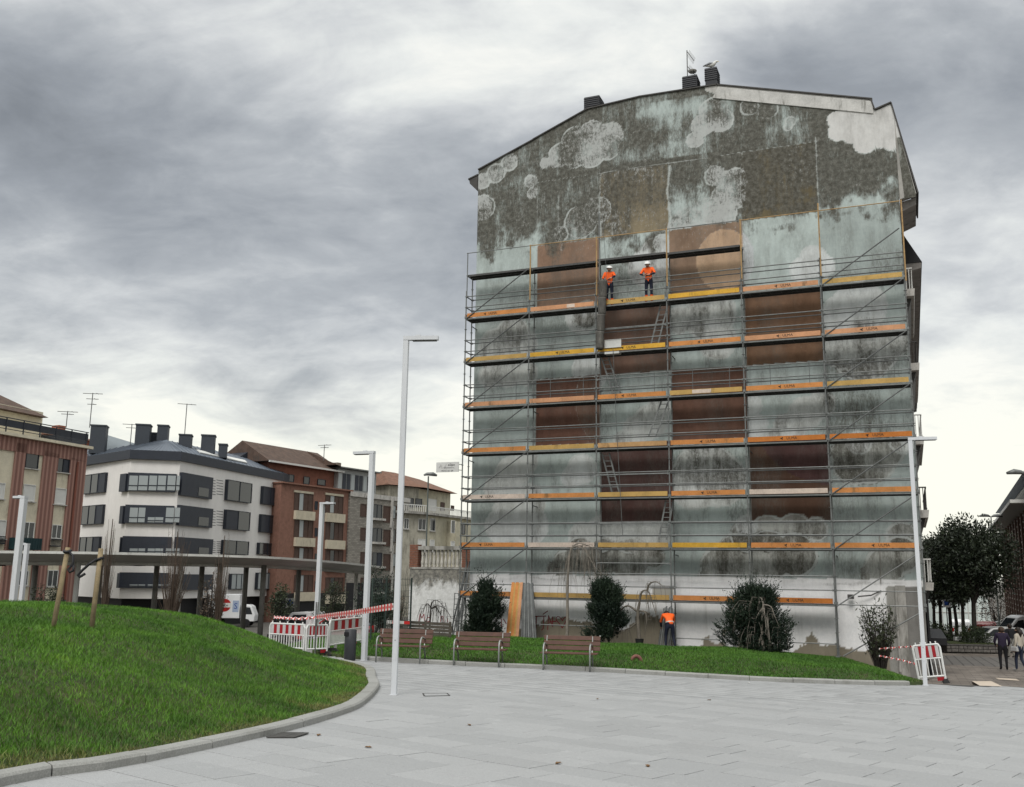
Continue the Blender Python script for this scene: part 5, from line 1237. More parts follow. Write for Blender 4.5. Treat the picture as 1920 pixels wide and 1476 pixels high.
# ================================================================== PLANTS
def leaf_mat(name, dark, light, spec=.3):
    m = NT(name); isl = m.n('ShaderNodeNewGeometry').outputs['Random Per Island']; n = m.noise(m.coords('World'), 1.1, 4, .6)
    c = m.mix(m.ss(n, .35, .65, 0, .7), dark, light); c = m.mix(m.ss(isl, .55, 1., 0, .8), c, m.mix(1., c, (1.9, 1.8, 1.5), 'MULTIPLY'))
    return m.done(c, .55, 0, spec)
L_YEW = leaf_mat('yew_needles', (.012, .022, .016), (.024, .040, .024)); L_MAG = leaf_mat('evergreen_leaves', (.012, .020, .011), (.026, .036, .018), .5)
L_HEDGE = leaf_mat('hedge_leaves', (.016, .026, .012), (.034, .046, .020)); L_BROWN = leaf_mat('withered_leaves', (.055, .040, .030), (.12, .085, .06)); L_OLIVE = leaf_mat('olive_leaves', (.020, .028, .016), (.045, .055, .028))
BARK = mat('grey_bark', (.13, .115, .095), .9, .3, 8, .4, bump=.4); BARKD = mat('dark_bark', (.035, .03, .026), .9, .3, 8); TWIG = mat('brown_twigs', (.075, .055, .042), .9, .3, 6); TWIGG = mat('grey_twigs', (.19, .17, .145), .9, .3, 6)
def leaves(name, P, D, ln, wd, matl, parent, rng, spread=.7):
    """rhombic leaves at points P along directions D, in parent's frame"""
    n = len(P); d = D + rng.normal(0, spread, (n, 3)); d /= np.linalg.norm(d, axis=1)[:, None] + 1e-9
    s = np.cross(d, rng.normal(0, 1, (n, 3))); s /= np.linalg.norm(s, axis=1)[:, None] + 1e-9
    L = (ln * rng.uniform(.6, 1.3, n))[:, None]; Wd = (wd * rng.uniform(.6, 1.3, n))[:, None]; nn = np.cross(d, s) * L * .12
    V = np.stack([P, P + d * L * .45 + s * Wd / 2 + nn, P + d * L, P + d * L * .45 - s * Wd / 2 + nn], 1).reshape(-1, 3)
    q = np.arange(n * 4).reshape(-1, 4)
    return link_mesh(name, np_mesh(name, V, q, matl), parent)
def yew(px, py, v, wpx, hpx, label, seed, n=2600, skew=0, shape=1.0):
    u, _ = on_wall(px, py, v); p = uvw(u, v, 0); z = gz(p[0], p[1]); sc = p[1] / F_PX; Wd, H = wpx * sc, hpx * sc * 1.02
    o = thing('yew_bush', (p[0], p[1], z - .03), label, 'bush', 0, 'dark yews along the wall'); r = np.random.default_rng(seed)
    k = 22; cz = r.uniform(.05, .92, k) * H; prof = lambda t: np.interp(t, [0, .12, .35, .65, .85, 1], [.72, .95, 1.0, .80 * shape, .50 * shape, .12])
    ca = r.uniform(0, 6.28, k); cr_ = prof(cz / H) * Wd / 2 * r.uniform(.45, .75, k)
    C = np.stack([cr_ * np.cos(ca) + skew * (cz / H - .4), cr_ * np.sin(ca), cz], 1); R_ = Wd * r.uniform(.16, .27, k)
    m = n // 4
    pick = r.integers(0, k, n); dv = r.normal(0, 1, (n, 3)); dv /= np.linalg.norm(dv, axis=1)[:, None]
    S = C[pick] + dv * (R_[pick] * r.uniform(.3, 1.0, n) ** .5)[:, None]; S[:, 2] = np.clip(S[:, 2], .02, H * .97)
    core = np.stack([skew * (S[:, 2] / H - .4), 0 * S[:, 0], S[:, 2] * .8], 1); out = S - core; out /= np.linalg.norm(out, axis=1)[:, None] + 1e-6
    out = out * .75 + np.array([0, 0, .6]); sh = r.uniform(.10, .30, n) + .35 * (r.random(n) < .06)
    K = 9; t = np.linspace(.05, 1, K); P = S[:, None] + out[:, None] * (t[None] * sh[:, None])[..., None]
    leaves('crown', P.reshape(-1, 3), np.repeat(out, K, 0), .10, .034, L_YEW, o, r, .55)
    b = MB(); b.tube([(0, 0, -.05), (.02, 0, H * .35), (skew * .3, 0, H * .75)], [.05, .04, .015], 6)
    for a in r.uniform(0, 6.28, 6): b.tube([(0, 0, H * .15), (.4 * Wd * math.cos(a) * .5, .4 * Wd * math.sin(a) * .5, H * .45)], [.025, .008], 5)
    b.build('trunk', BARKD, o); return o
yew(908, 1203, -1.6, 64, 94, 'dense yew bush left of the timber boards', 3)
yew(1141, 1206, -1.6, 72, 104, 'tall narrow yew bush behind the rightmost bench', 4, 2800, -.12, .85)
yew(1417, 1226, -1.7, 112, 103, 'broad yew bush behind the weeping sapling right of the stooping worker', 5, 3600, -.05, .75)
def wtree(base, v, trunk, arcs, label, matl, r0, twig_n, twig_len, seed, thin=.006):
    """bare weeping tree: trunk and arching branches measured off the wall side, fine twigs hanging from them"""
    u0, _ = on_wall(*base, v=v); p = uvw(u0, v, 0); z = gz(p[0], p[1]); o = thing('weeping_tree', (p[0], p[1], z - .03), label, 'tree', -YAW, 'bare weeping trees by the wall'); r = np.random.default_rng(seed)
    def conv(l, wob=.0):
        out = []
        for i, k in enumerate(l): a, w = on_wall(*k, v=v); out.append(Vector((a - u0, wob * i, w - z + .03)))
        return [Vector(q) for q in catmull([tuple(x) for x in out], 4)]
    T = conv(trunk); b = MB(); b.tube([Vector((T[0].x, 0, -.05))] + T, [r0 * 1.15] + list(np.linspace(r0, r0 * .55, len(T))), 8); b.build('trunk', matl, o, smooth=True)
    allp = []
    for i, a in enumerate(arcs):
        A = conv(a, r.uniform(-.12, .12)); b = MB(); b.tube(A, list(np.linspace(r0 * .5, .008, len(A))), 6); b.build('branch', matl, o, smooth=True); allp += A[2:]
    b = MB()
    for i in range(twig_n):
        s = allp[r.integers(len(allp))]; L = twig_len * r.uniform(.3, 1); x = r.normal(0, .05 + .12 * L); y = r.normal(0, .12)
        b.tube([s, s + Vector((x, y, .02)), s + Vector((x * 1.5, y * 1.4, -L * .5)), s + Vector((x * 1.7, y * 1.5, -L))], [thin, thin, thin, thin * .5], 3, 0, False)
    k = b.build('twigs', matl, o); k['kind'] = 'stuff'; return o
wtree((1064, 1200), -1.5, [(1063, 1198), (1064, 1150), (1064, 1100), (1067, 1050), (1071, 1028)], [[(1071, 1028), (1082, 1019), (1098, 1022), (1112, 1030)], [(1071, 1028), (1090, 1024), (1104, 1045), (1116, 1066), (1132, 1078)], [(1069, 1036), (1060, 1060), (1057, 1090)]], 'tall bare weeping tree in front of the painted clouds', TWIGG, .065, 95, 1.7, 21)
wtree((1199, 1206), -1.6, [(1199, 1205), (1197, 1180), (1196, 1150), (1199, 1130)], [[(1198, 1135), (1203, 1112), (1211, 1107), (1219, 1113), (1225, 1130), (1232, 1153)], [(1214, 1107), (1219, 1095), (1232, 1091), (1245, 1099)], [(1198, 1146), (1212, 1150), (1214, 1175)], [(1196, 1148), (1176, 1136), (1160, 1150), (1150, 1185), (1146, 1195)], [(1197, 1165), (1180, 1178), (1160, 1184)], [(1205, 1146), (1216, 1152), (1219, 1168)]], 'gnarled bare weeping tree growing from a black tub left of the stooping worker', BARK, .085, 46, .9, 22, .008)
wtree((1432, 1226), -2.4, [(1432, 1222), (1428, 1190), (1429, 1160), (1431, 1133)], [[(1431, 1136), (1427, 1122), (1418, 1122), (1400, 1136), (1382, 1152)], [(1432, 1134), (1445, 1138), (1453, 1158), (1463, 1182)], [(1430, 1140), (1418, 1160), (1416, 1190)], [(1432, 1140), (1436, 1165), (1437, 1190)]], 'pale weeping sapling standing before the broad yew', TWIGG, .055, 60, 1.0, 23, .008)
wtree((806, 1206), -.6, [(805, 1200), (806, 1170), (808, 1140)], [[(808, 1140), (812, 1128), (822, 1126), (834, 1137)], [(808, 1142), (820, 1136), (836, 1142), (848, 1160)], [(808, 1142), (818, 1140), (828, 1160), (832, 1190)], [(808, 1140), (800, 1132), (792, 1152)]], 'dark weeping sapling before the graffiti on the garden wall', BARKD, .05, 60, 1.1, 24, .008)
u0, _ = on_wall(1199, 1208, -1.7); p = uvw(u0, -1.7, 0); o = thing('plant_tub', (p[0], p[1], gz(p[0], p[1])), 'black plastic tub round the foot of the gnarled weeping tree', 'tub', -YAW)
b = MB(); b.lathe([(.13, 0), (.16, .26), (.175, .28), (.15, .28)], (0, 0, 0), 12); b.build('tub', RUBB, o)
def twiggy(px, py, Y, wpx, hpx, n, label, seed, matl, leafm, nl, ln, name='shrub', cat='shrub', grp=None, up=.75, trunk=0, base=None):
    """upright multi-stemmed plant: a fan of thin stems, small leaves along them"""
    p = at_depth(px, py, Y); p[2] = gz(p[0], p[1]); sc = Y / F_PX; Wd = wpx * sc; top = at_depth(px, py - hpx, Y)[2]; H = top - p[2]
    o = thing(name, p - np.array([0, 0, .03]), label, cat, 0, grp); r = np.random.default_rng(seed); b = MB(); P, D = [], []
    if trunk: tb_ = MB(); tb_.tube([(0, 0, 0), (0, 0, H * trunk), (0.02, 0, H * .9)], [.05, .04, .012], 6); tb_.build('trunk', matl, o)
    for i in range(n):
        a = r.uniform(0, 6.28); rr = Wd / 2 * r.uniform(.1, 1) ** .6; h = H * r.uniform(.45, 1.0) * (1 - .25 * (2 * rr / Wd) ** 2); z0 = H * trunk * r.uniform(.5, 1) if trunk else 0
        q = [Vector((rr * .28 * math.cos(a), rr * .28 * math.sin(a), z0)), Vector((rr * .55 * math.cos(a), rr * .55 * math.sin(a), z0 + (h - z0) * .45)), Vector((rr * math.cos(a), rr * math.sin(a), h))]
        b.tube(q, [.012, .009, .004], 3, 0, False)
        for t in r.uniform(.25, 1, max(1, nl // 1)):
            s = q[0].lerp(q[1], t / .5) if t < .5 else q[1].lerp(q[2], (t - .5) / .5); e = s + Vector((r.normal(0, .12), r.normal(0, .12), r.uniform(.02, .25))) * (Wd * .5)
            if r.random() < .4: b.tube([s, e], [.005, .003], 3, 0, False)
            P.append(tuple(e)); D.append((r.normal(0, .4), r.normal(0, .4), up))
    k = b.build('stems', matl, o); k['kind'] = 'stuff'
    if leafm: leaves('foliage', np.array(P), np.array(D), ln, ln * .4, leafm, o, r, .6)
    return o
twiggy(1652, 1262, 33.5, 66, 152, 110, 'thin twiggy shrub with narrow leaves at the right end of the lawn', 31, BARKD, L_OLIVE, 12, .13)
def bush(p, Wd, H, n, label, seed, leafm, ln, name='bush', cat='bush', grp=None, trunk=0., depth=1., flat=False, barkm=None, clumps=26):
    """rounded leafy crown made of clumps of leaves with gaps between them, on an optional trunk"""
    o = thing(name, p, label, cat, 0, grp); r = np.random.default_rng(seed); zt = H * trunk; hh = H - zt; k = clumps
    dv = r.normal(0, 1, (k, 3)); dv /= np.linalg.norm(dv, axis=1)[:, None]; rad = r.uniform(.35, .82, k)[:, None]
    C = dv * rad * np.array([Wd / 2, Wd / 2 * depth, hh / 2]) + np.array([0, 0, zt + hh / 2])
    if flat: C[:, 2] = zt + hh * r.uniform(.2, .78, k)
    R_ = r.uniform(.17, .30, k) * min(Wd, hh * 1.2)
    pick = r.integers(0, k, n); d = r.normal(0, 1, (n, 3)); d /= np.linalg.norm(d, axis=1)[:, None]
    P = C[pick] + d * (R_[pick] * r.uniform(.45, 1.05, n))[:, None]; P[:, 2] = np.clip(P[:, 2], zt * .9 + .03, H * 1.03)
    leaves('crown', P, d + np.array([0, 0, .25]), ln, ln * .5, leafm, o, r, .7)
    b = MB(); bm_ = barkm or BARKD
    if trunk:
        r0 = max(.05, Wd * .03); b.tube([(0, 0, -.05), (r.normal(0, .05), 0, zt * .5), (r.normal(0, .1), 0, zt + hh * .3)], [r0 * 1.25, r0, r0 * .7], 8)
        for c in C[:10]: b.tube([(0, 0, zt * .9), tuple(c * np.array([.5, .5, 1]) - np.array([0, 0, hh * .05])), tuple(c)], [r0 * .5, r0 * .3, .02], 5)
    else:
        for c in C[:10]: b.tube([(0, 0, 0), tuple(c * .6), tuple(c)], [.04, .025, .01], 5)
    b.build('trunk', bm_, o); return o

# ================================================================== HOUSES ON THE LEFT
GLASS = NT('dark_window_glass'); GLASS.b.inputs['IOR'].default_value = 1.5; GLASS = GLASS.done((.02, .024, .03), .12, 0, .6)
GLASSB = NT('pale_curtained_glass'); GLASSB = GLASSB.done((.30, .33, .34), .25, 0, .5)
SHUT = mat('white_shutter', (.60, .60, .58), .6, .06, 3); SHUTB = mat('brown_shutter', (.075, .045, .035), .6, .2, 3); FRW = mat('white_window_frame', (.62, .62, .60), .5, .05); FRD = mat('anthracite_frame', (.022, .026, .035), .5, .15); PANELD = mat('anthracite_panel', (.028, .033, .045), .5, .12, 2)
TILED = mat('brown_pantiles', (.088, .058, .045), .85, .35, 1.6, .4); TILER = mat('red_pantiles', (.165, .088, .06), .85, .3, 1.6, .3)
ZINC = mat('grey_zinc', (.105, .125, .155), .5, .12, 1.2, .15, (.06, .065, .07))
class Facade:
    """a wall seen in the photograph: local x along it, y into the house, z up from its foot"""
    def __init__(s, A, B, zfoot, root=None, name=None, label=None):
        s.A, s.B = np.array(A, float), np.array(B, float); d = (s.B - s.A)[:2]; s.L = float(np.hypot(*d)); s.dx = np.array([*(d / s.L), 0]); s.dy = np.array([-s.dx[1], s.dx[0], 0]); s.z = zfoot
        s.rz = math.atan2(d[1], d[0]); s.o = root or thing(name, (A[0], A[1], zfoot), label, 'building', s.rz)
        s.M = Matrix.Translation((s.A[0], s.A[1], zfoot)) @ Matrix.Rotation(s.rz, 4, 'Z')
        s.W = mw(s.o).inverted() @ s.M
    def pix(s, px, py, off=0.):
        d = ray(px, py); n = s.dy; P0 = s.A + off * s.dy; t = ((P0 - CAM) @ n) / (d @ n); P = CAM + t * d
        return float((P - s.A) @ s.dx), float(P[2] - s.z)
    def rect(s, x0, y0, x1, y1, off=0.):
        cy, cx = (y0 + y1) / 2, (x0 + x1) / 2
        return s.pix(x0, cy, off)[0], s.pix(cx, y1, off)[1], s.pix(x1, cy, off)[0], s.pix(cx, y0, off)[1]
    def build(s, b, name, m, parent=None, **k):
        b.v = [tuple(s.W @ Vector(p)) for p in b.v]; return b.build(name, m, parent or s.o, **k)
    def box(s, r, y0, y1, name, m, parent=None):
        b = MB(); b.box(((r[0] + r[2]) / 2, (y0 + y1) / 2, (r[1] + r[3]) / 2), (abs(r[2] - r[0]), abs(y1 - y0), abs(r[3] - r[1]))); return s.build(b, name, m, parent)
    def window(s, px, kind='dark', mull=1, off=0., out=.0, sill=False):
        r = s.rect(*px, off=off); x0, z0, x1, z1 = r; t = .055; fm = {'dark': FRD, 'white': FRW, 'shut': FRW, 'brown': SHUTB, 'half': FRW, 'panel': FRD, 'pale': FRD}[kind]; y = off - out
        b = MB(); b.box(((x0 + x1) / 2, y - .03, z1 - t / 2), (x1 - x0, .08, t)); b.box(((x0 + x1) / 2, y - .03, z0 + t / 2), (x1 - x0, .08, t))
        for i in range(mull + 2):
            x = x0 + t / 2 + (x1 - x0 - t) * i / (mull + 1); b.box((x, y - .03, (z0 + z1) / 2), (t, .08, z1 - z0 - 2 * t))
        if out: b.box(((x0 + x1) / 2, y + out / 2 + .011, (z0 + z1) / 2), (x1 - x0, out - .02, z1 - z0))
        w = s.build(b, 'window', fm)
        pm = {'dark': GLASS, 'white': GLASS, 'shut': SHUT, 'brown': SHUTB, 'half': GLASSB, 'panel': PANELD, 'pale': GLASSB}[kind]
        for i in range(mull + 1):
            a = x0 + t + (x1 - x0 - t) * i / (mull + 1); c = x0 + (x1 - x0 - t) * (i + 1) / (mull + 1); pk = pm
            if kind == 'brown' and i == mull // 2 and mull: pk = GLASSB if random.random() < .6 else GLASS
            if kind == 'dark' and random.random() < .25: pk = PANELD
            b = MB(); b.box(((a + c) / 2, y - .012, (z0 + z1) / 2), (c - a, .012, z1 - z0 - 2 * t)); s.build(b, 'pane', pk, w)
        if sill: b = MB(); b.box(((x0 + x1) / 2, y - .08, z0 - .05), (x1 - x0 + .2, .2, .08)); s.build(b, 'sill', MAT_BALC, w)
        return w
def aerial(px, py0, py1, Y, label, arms=3):
    p = at_depth(px, py0, Y); H = at_depth(px, py1, Y)[2] - p[2]; o = thing('aerial', p, label, 'aerial', random.uniform(-.5, .5), 'rooftop aerials'); b = MB(); b.tube([(0, 0, -.1), (0, 0, H)], .045, 5); b.build('mast', AER, o); b = MB()
    for i in range(arms): z = H * (1 - .16 * i) - .05; l = (.9, .55, .4, .3)[i]; b.tube([(-l, 0, z), (l, .1, z)], .03, 4); b.tube([(l * .5, -.3, z), (l * .5, .3, z)], .02, 4)
    b.build('antenna', AER, o)
ZL = -4.6
# ---- striped block at the left edge
CREAMW = mat('cream_render', (.60, .55, .43), .9, .12, 1.2, .2, (.25, .22, .17))
m_ = NT('ribbed_red_cladding'); sx = m_.n('ShaderNodeSeparateXYZ'); m_.l(m_.coords('Object'), sx.inputs[0]); w_ = m_.math('SINE', m_.math('MULTIPLY', sx.outputs[0], 16.0))
c = m_.mix(m_.ss(w_, -.6, .7), (.205, .105, .085), (.340, .195, .160)); m_.bump(w_, .8, .04); RIB = m_.done(c, .85)
zt = at_depth(162, 842, 80)[2]; B_ = at_depth(162, 842, 80); A_ = at_z(0, 815, zt); A_ = B_ + (A_ - B_) * 1.7
f = Facade(A_, B_, ZL, name='striped_block', label='cream apartment block with ribbed red stripes and a railed roof terrace at the left edge')
H = zt - ZL; b = MB(); b.box((f.L / 2, 6, H / 2), (f.L, 12, H)); f.build(b, 'wall', CREAMW)
for i, (xa, xb) in enumerate(((-60, -30), (26, 46), (80, 108), (131, 165))):
    x0, x1 = f.pix(xa, 860)[0], min(f.pix(xb, 860)[0], f.L + .05)
    b = MB(); b.box(((x0 + x1) / 2, -.06, H / 2 - .2), (x1 - x0, .12, H - .4)); f.build(b, 'cladding_strip', RIB)
b = MB(); b.box((f.L / 2, -.05, H - .55), (f.L, .14, 1.1)); f.build(b, 'cladding_strip', RIB)
b = MB(); b.box((f.L / 2, 5.8, H + .1), (f.L + .5, 12.6, .22)); f.build(b, 'cornice', CREAMW)
b = MB(); b.box((f.L / 2, -.1, H + 1.35), (f.L, .06, .07)); b.box((f.L / 2, -.1, H + .5), (f.L, .05, .05)); b.box((f.L / 2, -.08, H + .95), (f.L, .03, .55))
for x in np.arange(0, f.L + .1, 1.6): b.box((x, -.1, H + .78), (.07, .07, 1.15))
b.box((f.L - .05, 5, H + .85), (.05, 10, .9)); f.build(b, 'terrace_railing', FRD)
r = f.rect(-60, 770, 78, 838, 5); b = MB(); b.box(((r[0] + r[2]) / 2, 8, H + 1.7), (r[2] - r[0], 6, 3.2)); f.build(b, 'penthouse', CREAMW)
zr = f.pix(80, 782, 4.4)[1]; xr = f.pix(88, 783, 4.4)[0]; b = MB(); b.add([(-14, 4.2, zr), (xr, 4.2, zr), (xr, 11.5, zr), (-14, 11.5, zr), (-14, 8, zr + 2.2), (xr - 3.5, 8, zr + 2.2)], [(0, 1, 5, 4), (1, 2, 5), (2, 3, 4, 5), (0, 4, 3), (0, 3, 2, 1)]); f.build(b, 'roof', TILED)
for px, k, m in (((47.6, 845, 72, 878.5), 'dark', 0), ((107, 855, 129.5, 886), 'dark', 1), ((42.5, 908.5, 65, 940), 'shut', 0), ((100, 915.5, 123, 946), 'shut', 0), ((41.6, 979, 63.4, 1011), 'white', 1), ((96, 984, 114.5, 1010), 'white', 1), ((-6, 975, 10, 1010), 'shut', 0), ((34, 1070, 52, 1098), 'white', 1), ((88, 1069, 107.5, 1100), 'white', 1), ((-12, 905, 8, 935), 'shut', 0)): f.window(px, k, m, sill=True)
for px in ((96, 1011, 114, 1024), (-6, 1006, 10, 1019)):
    r = f.rect(*px, off=-.25); b = MB(); b.box(((r[0] + r[2]) / 2, -.25, r[3]), (r[2] - r[0], .05, .06)); b.box(((r[0] + r[2]) / 2, -.15, r[1]), (r[2] - r[0], .3, .08))
    for x in np.linspace(r[0], r[2], 9): b.box((x, -.25, (r[1] + r[3]) / 2), (.03, .03, r[3] - r[1]))
    f.build(b, 'balconet', FRD)
b = MB(); x = f.pix(144, 860)[0]; b.tube([(x, -.2, .5), (x, -.2, H - 1.2)], .09, 6); f.build(b, 'rain_pipe', mat('red_pipe', (.19, .07, .05), .6, .1))
r = f.rect(37, 1009, 78, 1031, -1.2); b = MB(); b.box(((r[0] + r[2]) / 2, -.6, (r[1] + r[3]) / 2), (r[2] - r[0], 1.2, r[3] - r[1])); 
for x in np.arange(r[0], r[2], .25): b.box((x, -1.21, (r[1] + r[3]) / 2), (.1, .03, r[3] - r[1]))
f.build(b, 'awning', mat('dark_teal_awning', (.012, .035, .04), .7, .2, 3))
f.box((f.L - 14, 0, f.L, 2.6), -.1, .2, 'shop_front', MAT_DARK)
aerial(168, 800, 737, 90, 'tall aerial above the striped block'); aerial(124, 800, 771, 90, 'short aerial left of the tall one above the striped block', 2)
# ---- red house behind it
A_, B_ = at_depth(92, 800, 105), at_depth(205, 800, 112)
f = Facade(A_, B_, ZL, name='red_house', label='low red tiled roof and chimneys showing behind the striped block')
zt = at_depth(120, 818, 106)[2] - ZL
b = MB(); b.box((f.L / 2, 5, zt / 2), (f.L, 10, zt)); f.build(b, 'wall', mat('red_render', (.25, .085, .05), .9, .15)); b = MB(); b.add([(-.4, -.4, zt), (f.L, -.4, zt), (f.L, 10, zt), (-.4, 10, zt), (-.4, 5, zt + 1.1), (f.L, 5, zt + 1.1)], [(0, 1, 5, 4), (2, 3, 4, 5), (0, 4, 3), (1, 2, 5), (0, 3, 2, 1)]); rf = f.build(b, 'roof', TILER)
r = f.rect(132, 796, 145, 815); f.box(r, 2, 3.2, 'chimney', mat('red_brick_chimney', (.28, .11, .07), .9, .2), rf)
# ---- white block with dark window bands
WHITEB = mat('white_block_cladding', (.72, .70, .68), .8, .05, 1.5, .06, (.38, .36, .34), .1, 8, streak=.5)
zt = at_depth(246, 861, 90)[2]; Pb, Pc = at_depth(246, 861, 90), at_z(338, 864.5, zt); Pa = at_z(150, 875.5, zt); Pe = at_z(531, 902.5, zt)
f = Facade(Pb, Pc, ZL, name='white_block', label='white apartment block with a chamfered corner, anthracite window bands and slate chimneys')
H = zt - ZL; loc = lambda P: ((np.array(P) - f.A) @ f.dx, (np.array(P) - f.A) @ f.dy)
a_, c_, e_ = loc(Pa), loc(Pc), loc(Pe); back = [(e_[0] + 4, e_[1] + 10), (a_[0] - 2, a_[1] + 26)]
zb = f.pix(292, 1123)[1]
b = MB(); b.prism([a_, (0, 0), c_, e_] + back, zb, H); f.build(b, 'wall', WHITEB)
sh = lambda p, k: (p[0] + (f.L / 2 - p[0]) * k * .05 * 0, p[1] + k)
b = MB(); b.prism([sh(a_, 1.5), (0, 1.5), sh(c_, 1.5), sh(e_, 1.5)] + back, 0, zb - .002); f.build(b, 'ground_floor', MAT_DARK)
eo = .35; zf = f.pix(292, 847)[1]
b = MB(); b.prism([(a_[0] - .3, a_[1] - eo), (-.1, -eo), (c_[0] + .1, c_[1] - eo), (e_[0], e_[1] - eo)] + back, H + .002, H + .85); fa = f.build(b, 'fascia', PANELD)
ctr = ((a_[0] + e_[0]) / 2 + 1, 13.0); ru = [(a_[0] - .3, a_[1] - eo, H + .852), (-.1, -eo, H + .852), (c_[0] + .1, c_[1] - eo, H + .852), (e_[0], e_[1] - eo, H + .852), (e_[0] + 4, e_[1] + 10, H + .852), (a_[0] - 2, a_[1] + 26, H + .852)]
rz_ = H + 2.7; hip = (f.L * .52, 6.2, rz_); r2 = (e_[0] - 1, e_[1] + 7, rz_); r1 = (a_[0] - 1, a_[1] + 8, rz_)
b = MB(); b.add(ru + [hip, r2, r1], [(0, 1, 6, 8), (1, 2, 6), (2, 3, 7, 6), (3, 4, 7), (4, 5, 8, 6, 7), (5, 0, 8)]); rf = f.build(b, 'roof', ZINC)
seam = MB()
for t in np.linspace(.05, .95, 12): p0 = Vector(ru[1]).lerp(Vector(ru[2]), t); p1 = Vector(hip); seam.bar(p0, p0.lerp(p1, 1 - abs(t - .5) * .2), .06, .08)
for q0, q1, k0, k1, n_ in ((ru[2], ru[3], hip, r2, 26), (ru[0], ru[1], r1, hip, 16)):
    for t in np.linspace(0, 1, n_): seam.bar(Vector(q0).lerp(Vector(q1), t) + Vector((0, 0, .02)), Vector(k0).lerp(Vector(k1), t) + Vector((0, 0, .02)), .05, .07)
k = f.build(seam, 'seam', ZINC, rf); k['kind'] = 'stuff'
CHS = mat('slate_hung_chimney', (.04, .047, .058), .6, .3, 14, streak=3)
for (x0, y0, x1, y1, off) in ((253, 796, 280, 842, 7), (281, 812, 294, 842, 9), (294, 797.5, 314, 838, 7.5), (334.5, 815, 358, 850, 6), (376.5, 816, 402, 856, 7), (409.5, 833, 425, 858, 7), (168, 797.5, 197, 850, 7)):
    r = f.rect(x0, y0, x1, y1, off); b = MB(); b.box(((r[0] + r[2]) / 2, off + .7, (r[1] + r[3]) / 2), (r[2] - r[0], 1.4, r[3] - r[1])); ck = f.build(b, 'chimney', CHS, rf)
    b = MB(); b.box(((r[0] + r[2]) / 2, off + .7, r[3] + .0), (r[2] - r[0] + .12, 1.52, .14)); 
    f.build(b, 'chimney_cap', CHS, rf)
r = f.rect(193, 826, 252, 850, 10); b = MB(); b.side([(r[0], r[1] - 2), (r[2] + 1.0, r[1] - 2), (r[2] + 1.0, r[3] - .5), (r[0], r[3] + .6)], 10, 11); f.build(b, 'dormer_wall', mat('pale_blue_render', (.42, .47, .50), .85, .08))
b = MB(); p0, p1 = Vector(hip).lerp(Vector(ru[2]), .55), Vector(r2).lerp(Vector(ru[3]), .6); p2, p3 = Vector(hip).lerp(Vector(ru[2]), .8), Vector(r2).lerp(Vector(ru[3]), .85)
b.slab(p0.lerp(p1, .18) + Vector((0, 0, .18)), p2.lerp(p3, .18) + Vector((0, 0, .18)), p2.lerp(p3, .62) + Vector((0, 0, .18)), p0.lerp(p1, .62) + Vector((0, 0, .18)), .1); f.build(b, 'skylight', SHUT, rf)
fl = Facade(Pa, Pb, ZL, f.o); fr = Facade(Pc, Pe, ZL, f.o)
rowsW = ((888, 922, 933), (948, 982, 988), (1006.5, 1040, 1045), (1074, 1103, 1106))
for (yt, yb, yb2) in rowsW:
    r = f.rect(232, yt, 337.5, yb); r = (f.pix(247, yt)[0] - .01, r[1], f.L, r[3])
    b = MB(); b.box((f.L / 2 - .15, -.18, (r[1] + r[3]) / 2), (f.L - .1, .36, r[3] - r[1])); w = f.build(b, 'window_band', PANELD)
    for i, (xa, xb) in enumerate(((242, 258), (260, 277), (279.5, 294), (296, 311), (314, 329), (331, 346)) if yt < 900 else ((243, 258), (259.5, 272), (277, 290), (291, 306), (311, 326), (327.5, 341))):
        half = (yt > 900 and i in (2, 3)) or (yt > 1000)
        y0_ = yt + 4 if not half else yt + 22
        q = f.rect(xa, y0_, min(xb, 337), yb - 2.5, -.37); f.box(q, -.395, -.362, 'pane', GLASSB, w)
        b = MB(); b.box(((q[0] + q[2]) / 2, -.4, (q[1] * .68 + q[3] * .32)), (q[2] - q[0], .03, .09)); f.build(b, 'transom', FRD, w)
    for FF, x0, x1, nm in ((fl, 230.5, 245, 0), (fr, 339.5, 393.5, 1)):
        r = FF.rect(x0, yt + (3 if nm else 1), x1, yb2 if nm else yb); r = (0.05 if nm else r[0], r[1], r[2] if nm else FF.L - .05, r[3])
        b = MB(); b.box(((r[0] + r[2]) / 2, -.17, (r[1] + r[3]) / 2), (r[2] - r[0], .34, r[3] - r[1])); w = FF.build(b, 'window_band', PANELD)
        if nm: q = FF.rect(372, yb2 - 18, 391, yb2 - 2, -.35); FF.box(q, -.375, -.342, 'pane', GLASS, w)
for k_, px in enumerate(((161.5, 889, 201, 925), (156.5, 948, 196.5, 983.5), (153, 1007, 190, 1040))): fl.window(px, 'dark', 2, out=.2)
for px, m in (((421, 903, 467, 941), 1), ((488, 914, 517, 947), 1), ((418.5, 958, 463.5, 994), 1), ((484.5, 966, 515, 999), 1), ((414, 1014, 461, 1040), 1), ((481, 1018.5, 512, 1040), 1), ((428, 1076, 457, 1105), 2), ((478, 1074, 508, 1105), 2)): fr.window(px, 'dark' if m == 1 else 'pale', m, out=.3)
lv = MB()
for (y0, y1) in ((901, 927), (959, 985), (1016, 1036)):
    for y in np.linspace(y0, y1, 6):
        for xa, xb in ((395, 404), (406, 418)): q = fr.rect(xa, y - .5, xb, y + .5); lv.box(((q[0] + q[2]) / 2, -.005, (q[1] + q[3]) / 2), (q[2] - q[0], .03, .05))
k = fr.build(lv, 'louvre_slot', FRD); k['kind'] = 'stuff'
aerial(345, 830, 757, 97, 'tallest aerial behind the white block', 1); aerial(244, 835, 795, 99, 'aerial between the slate chimneys of the white block', 2)
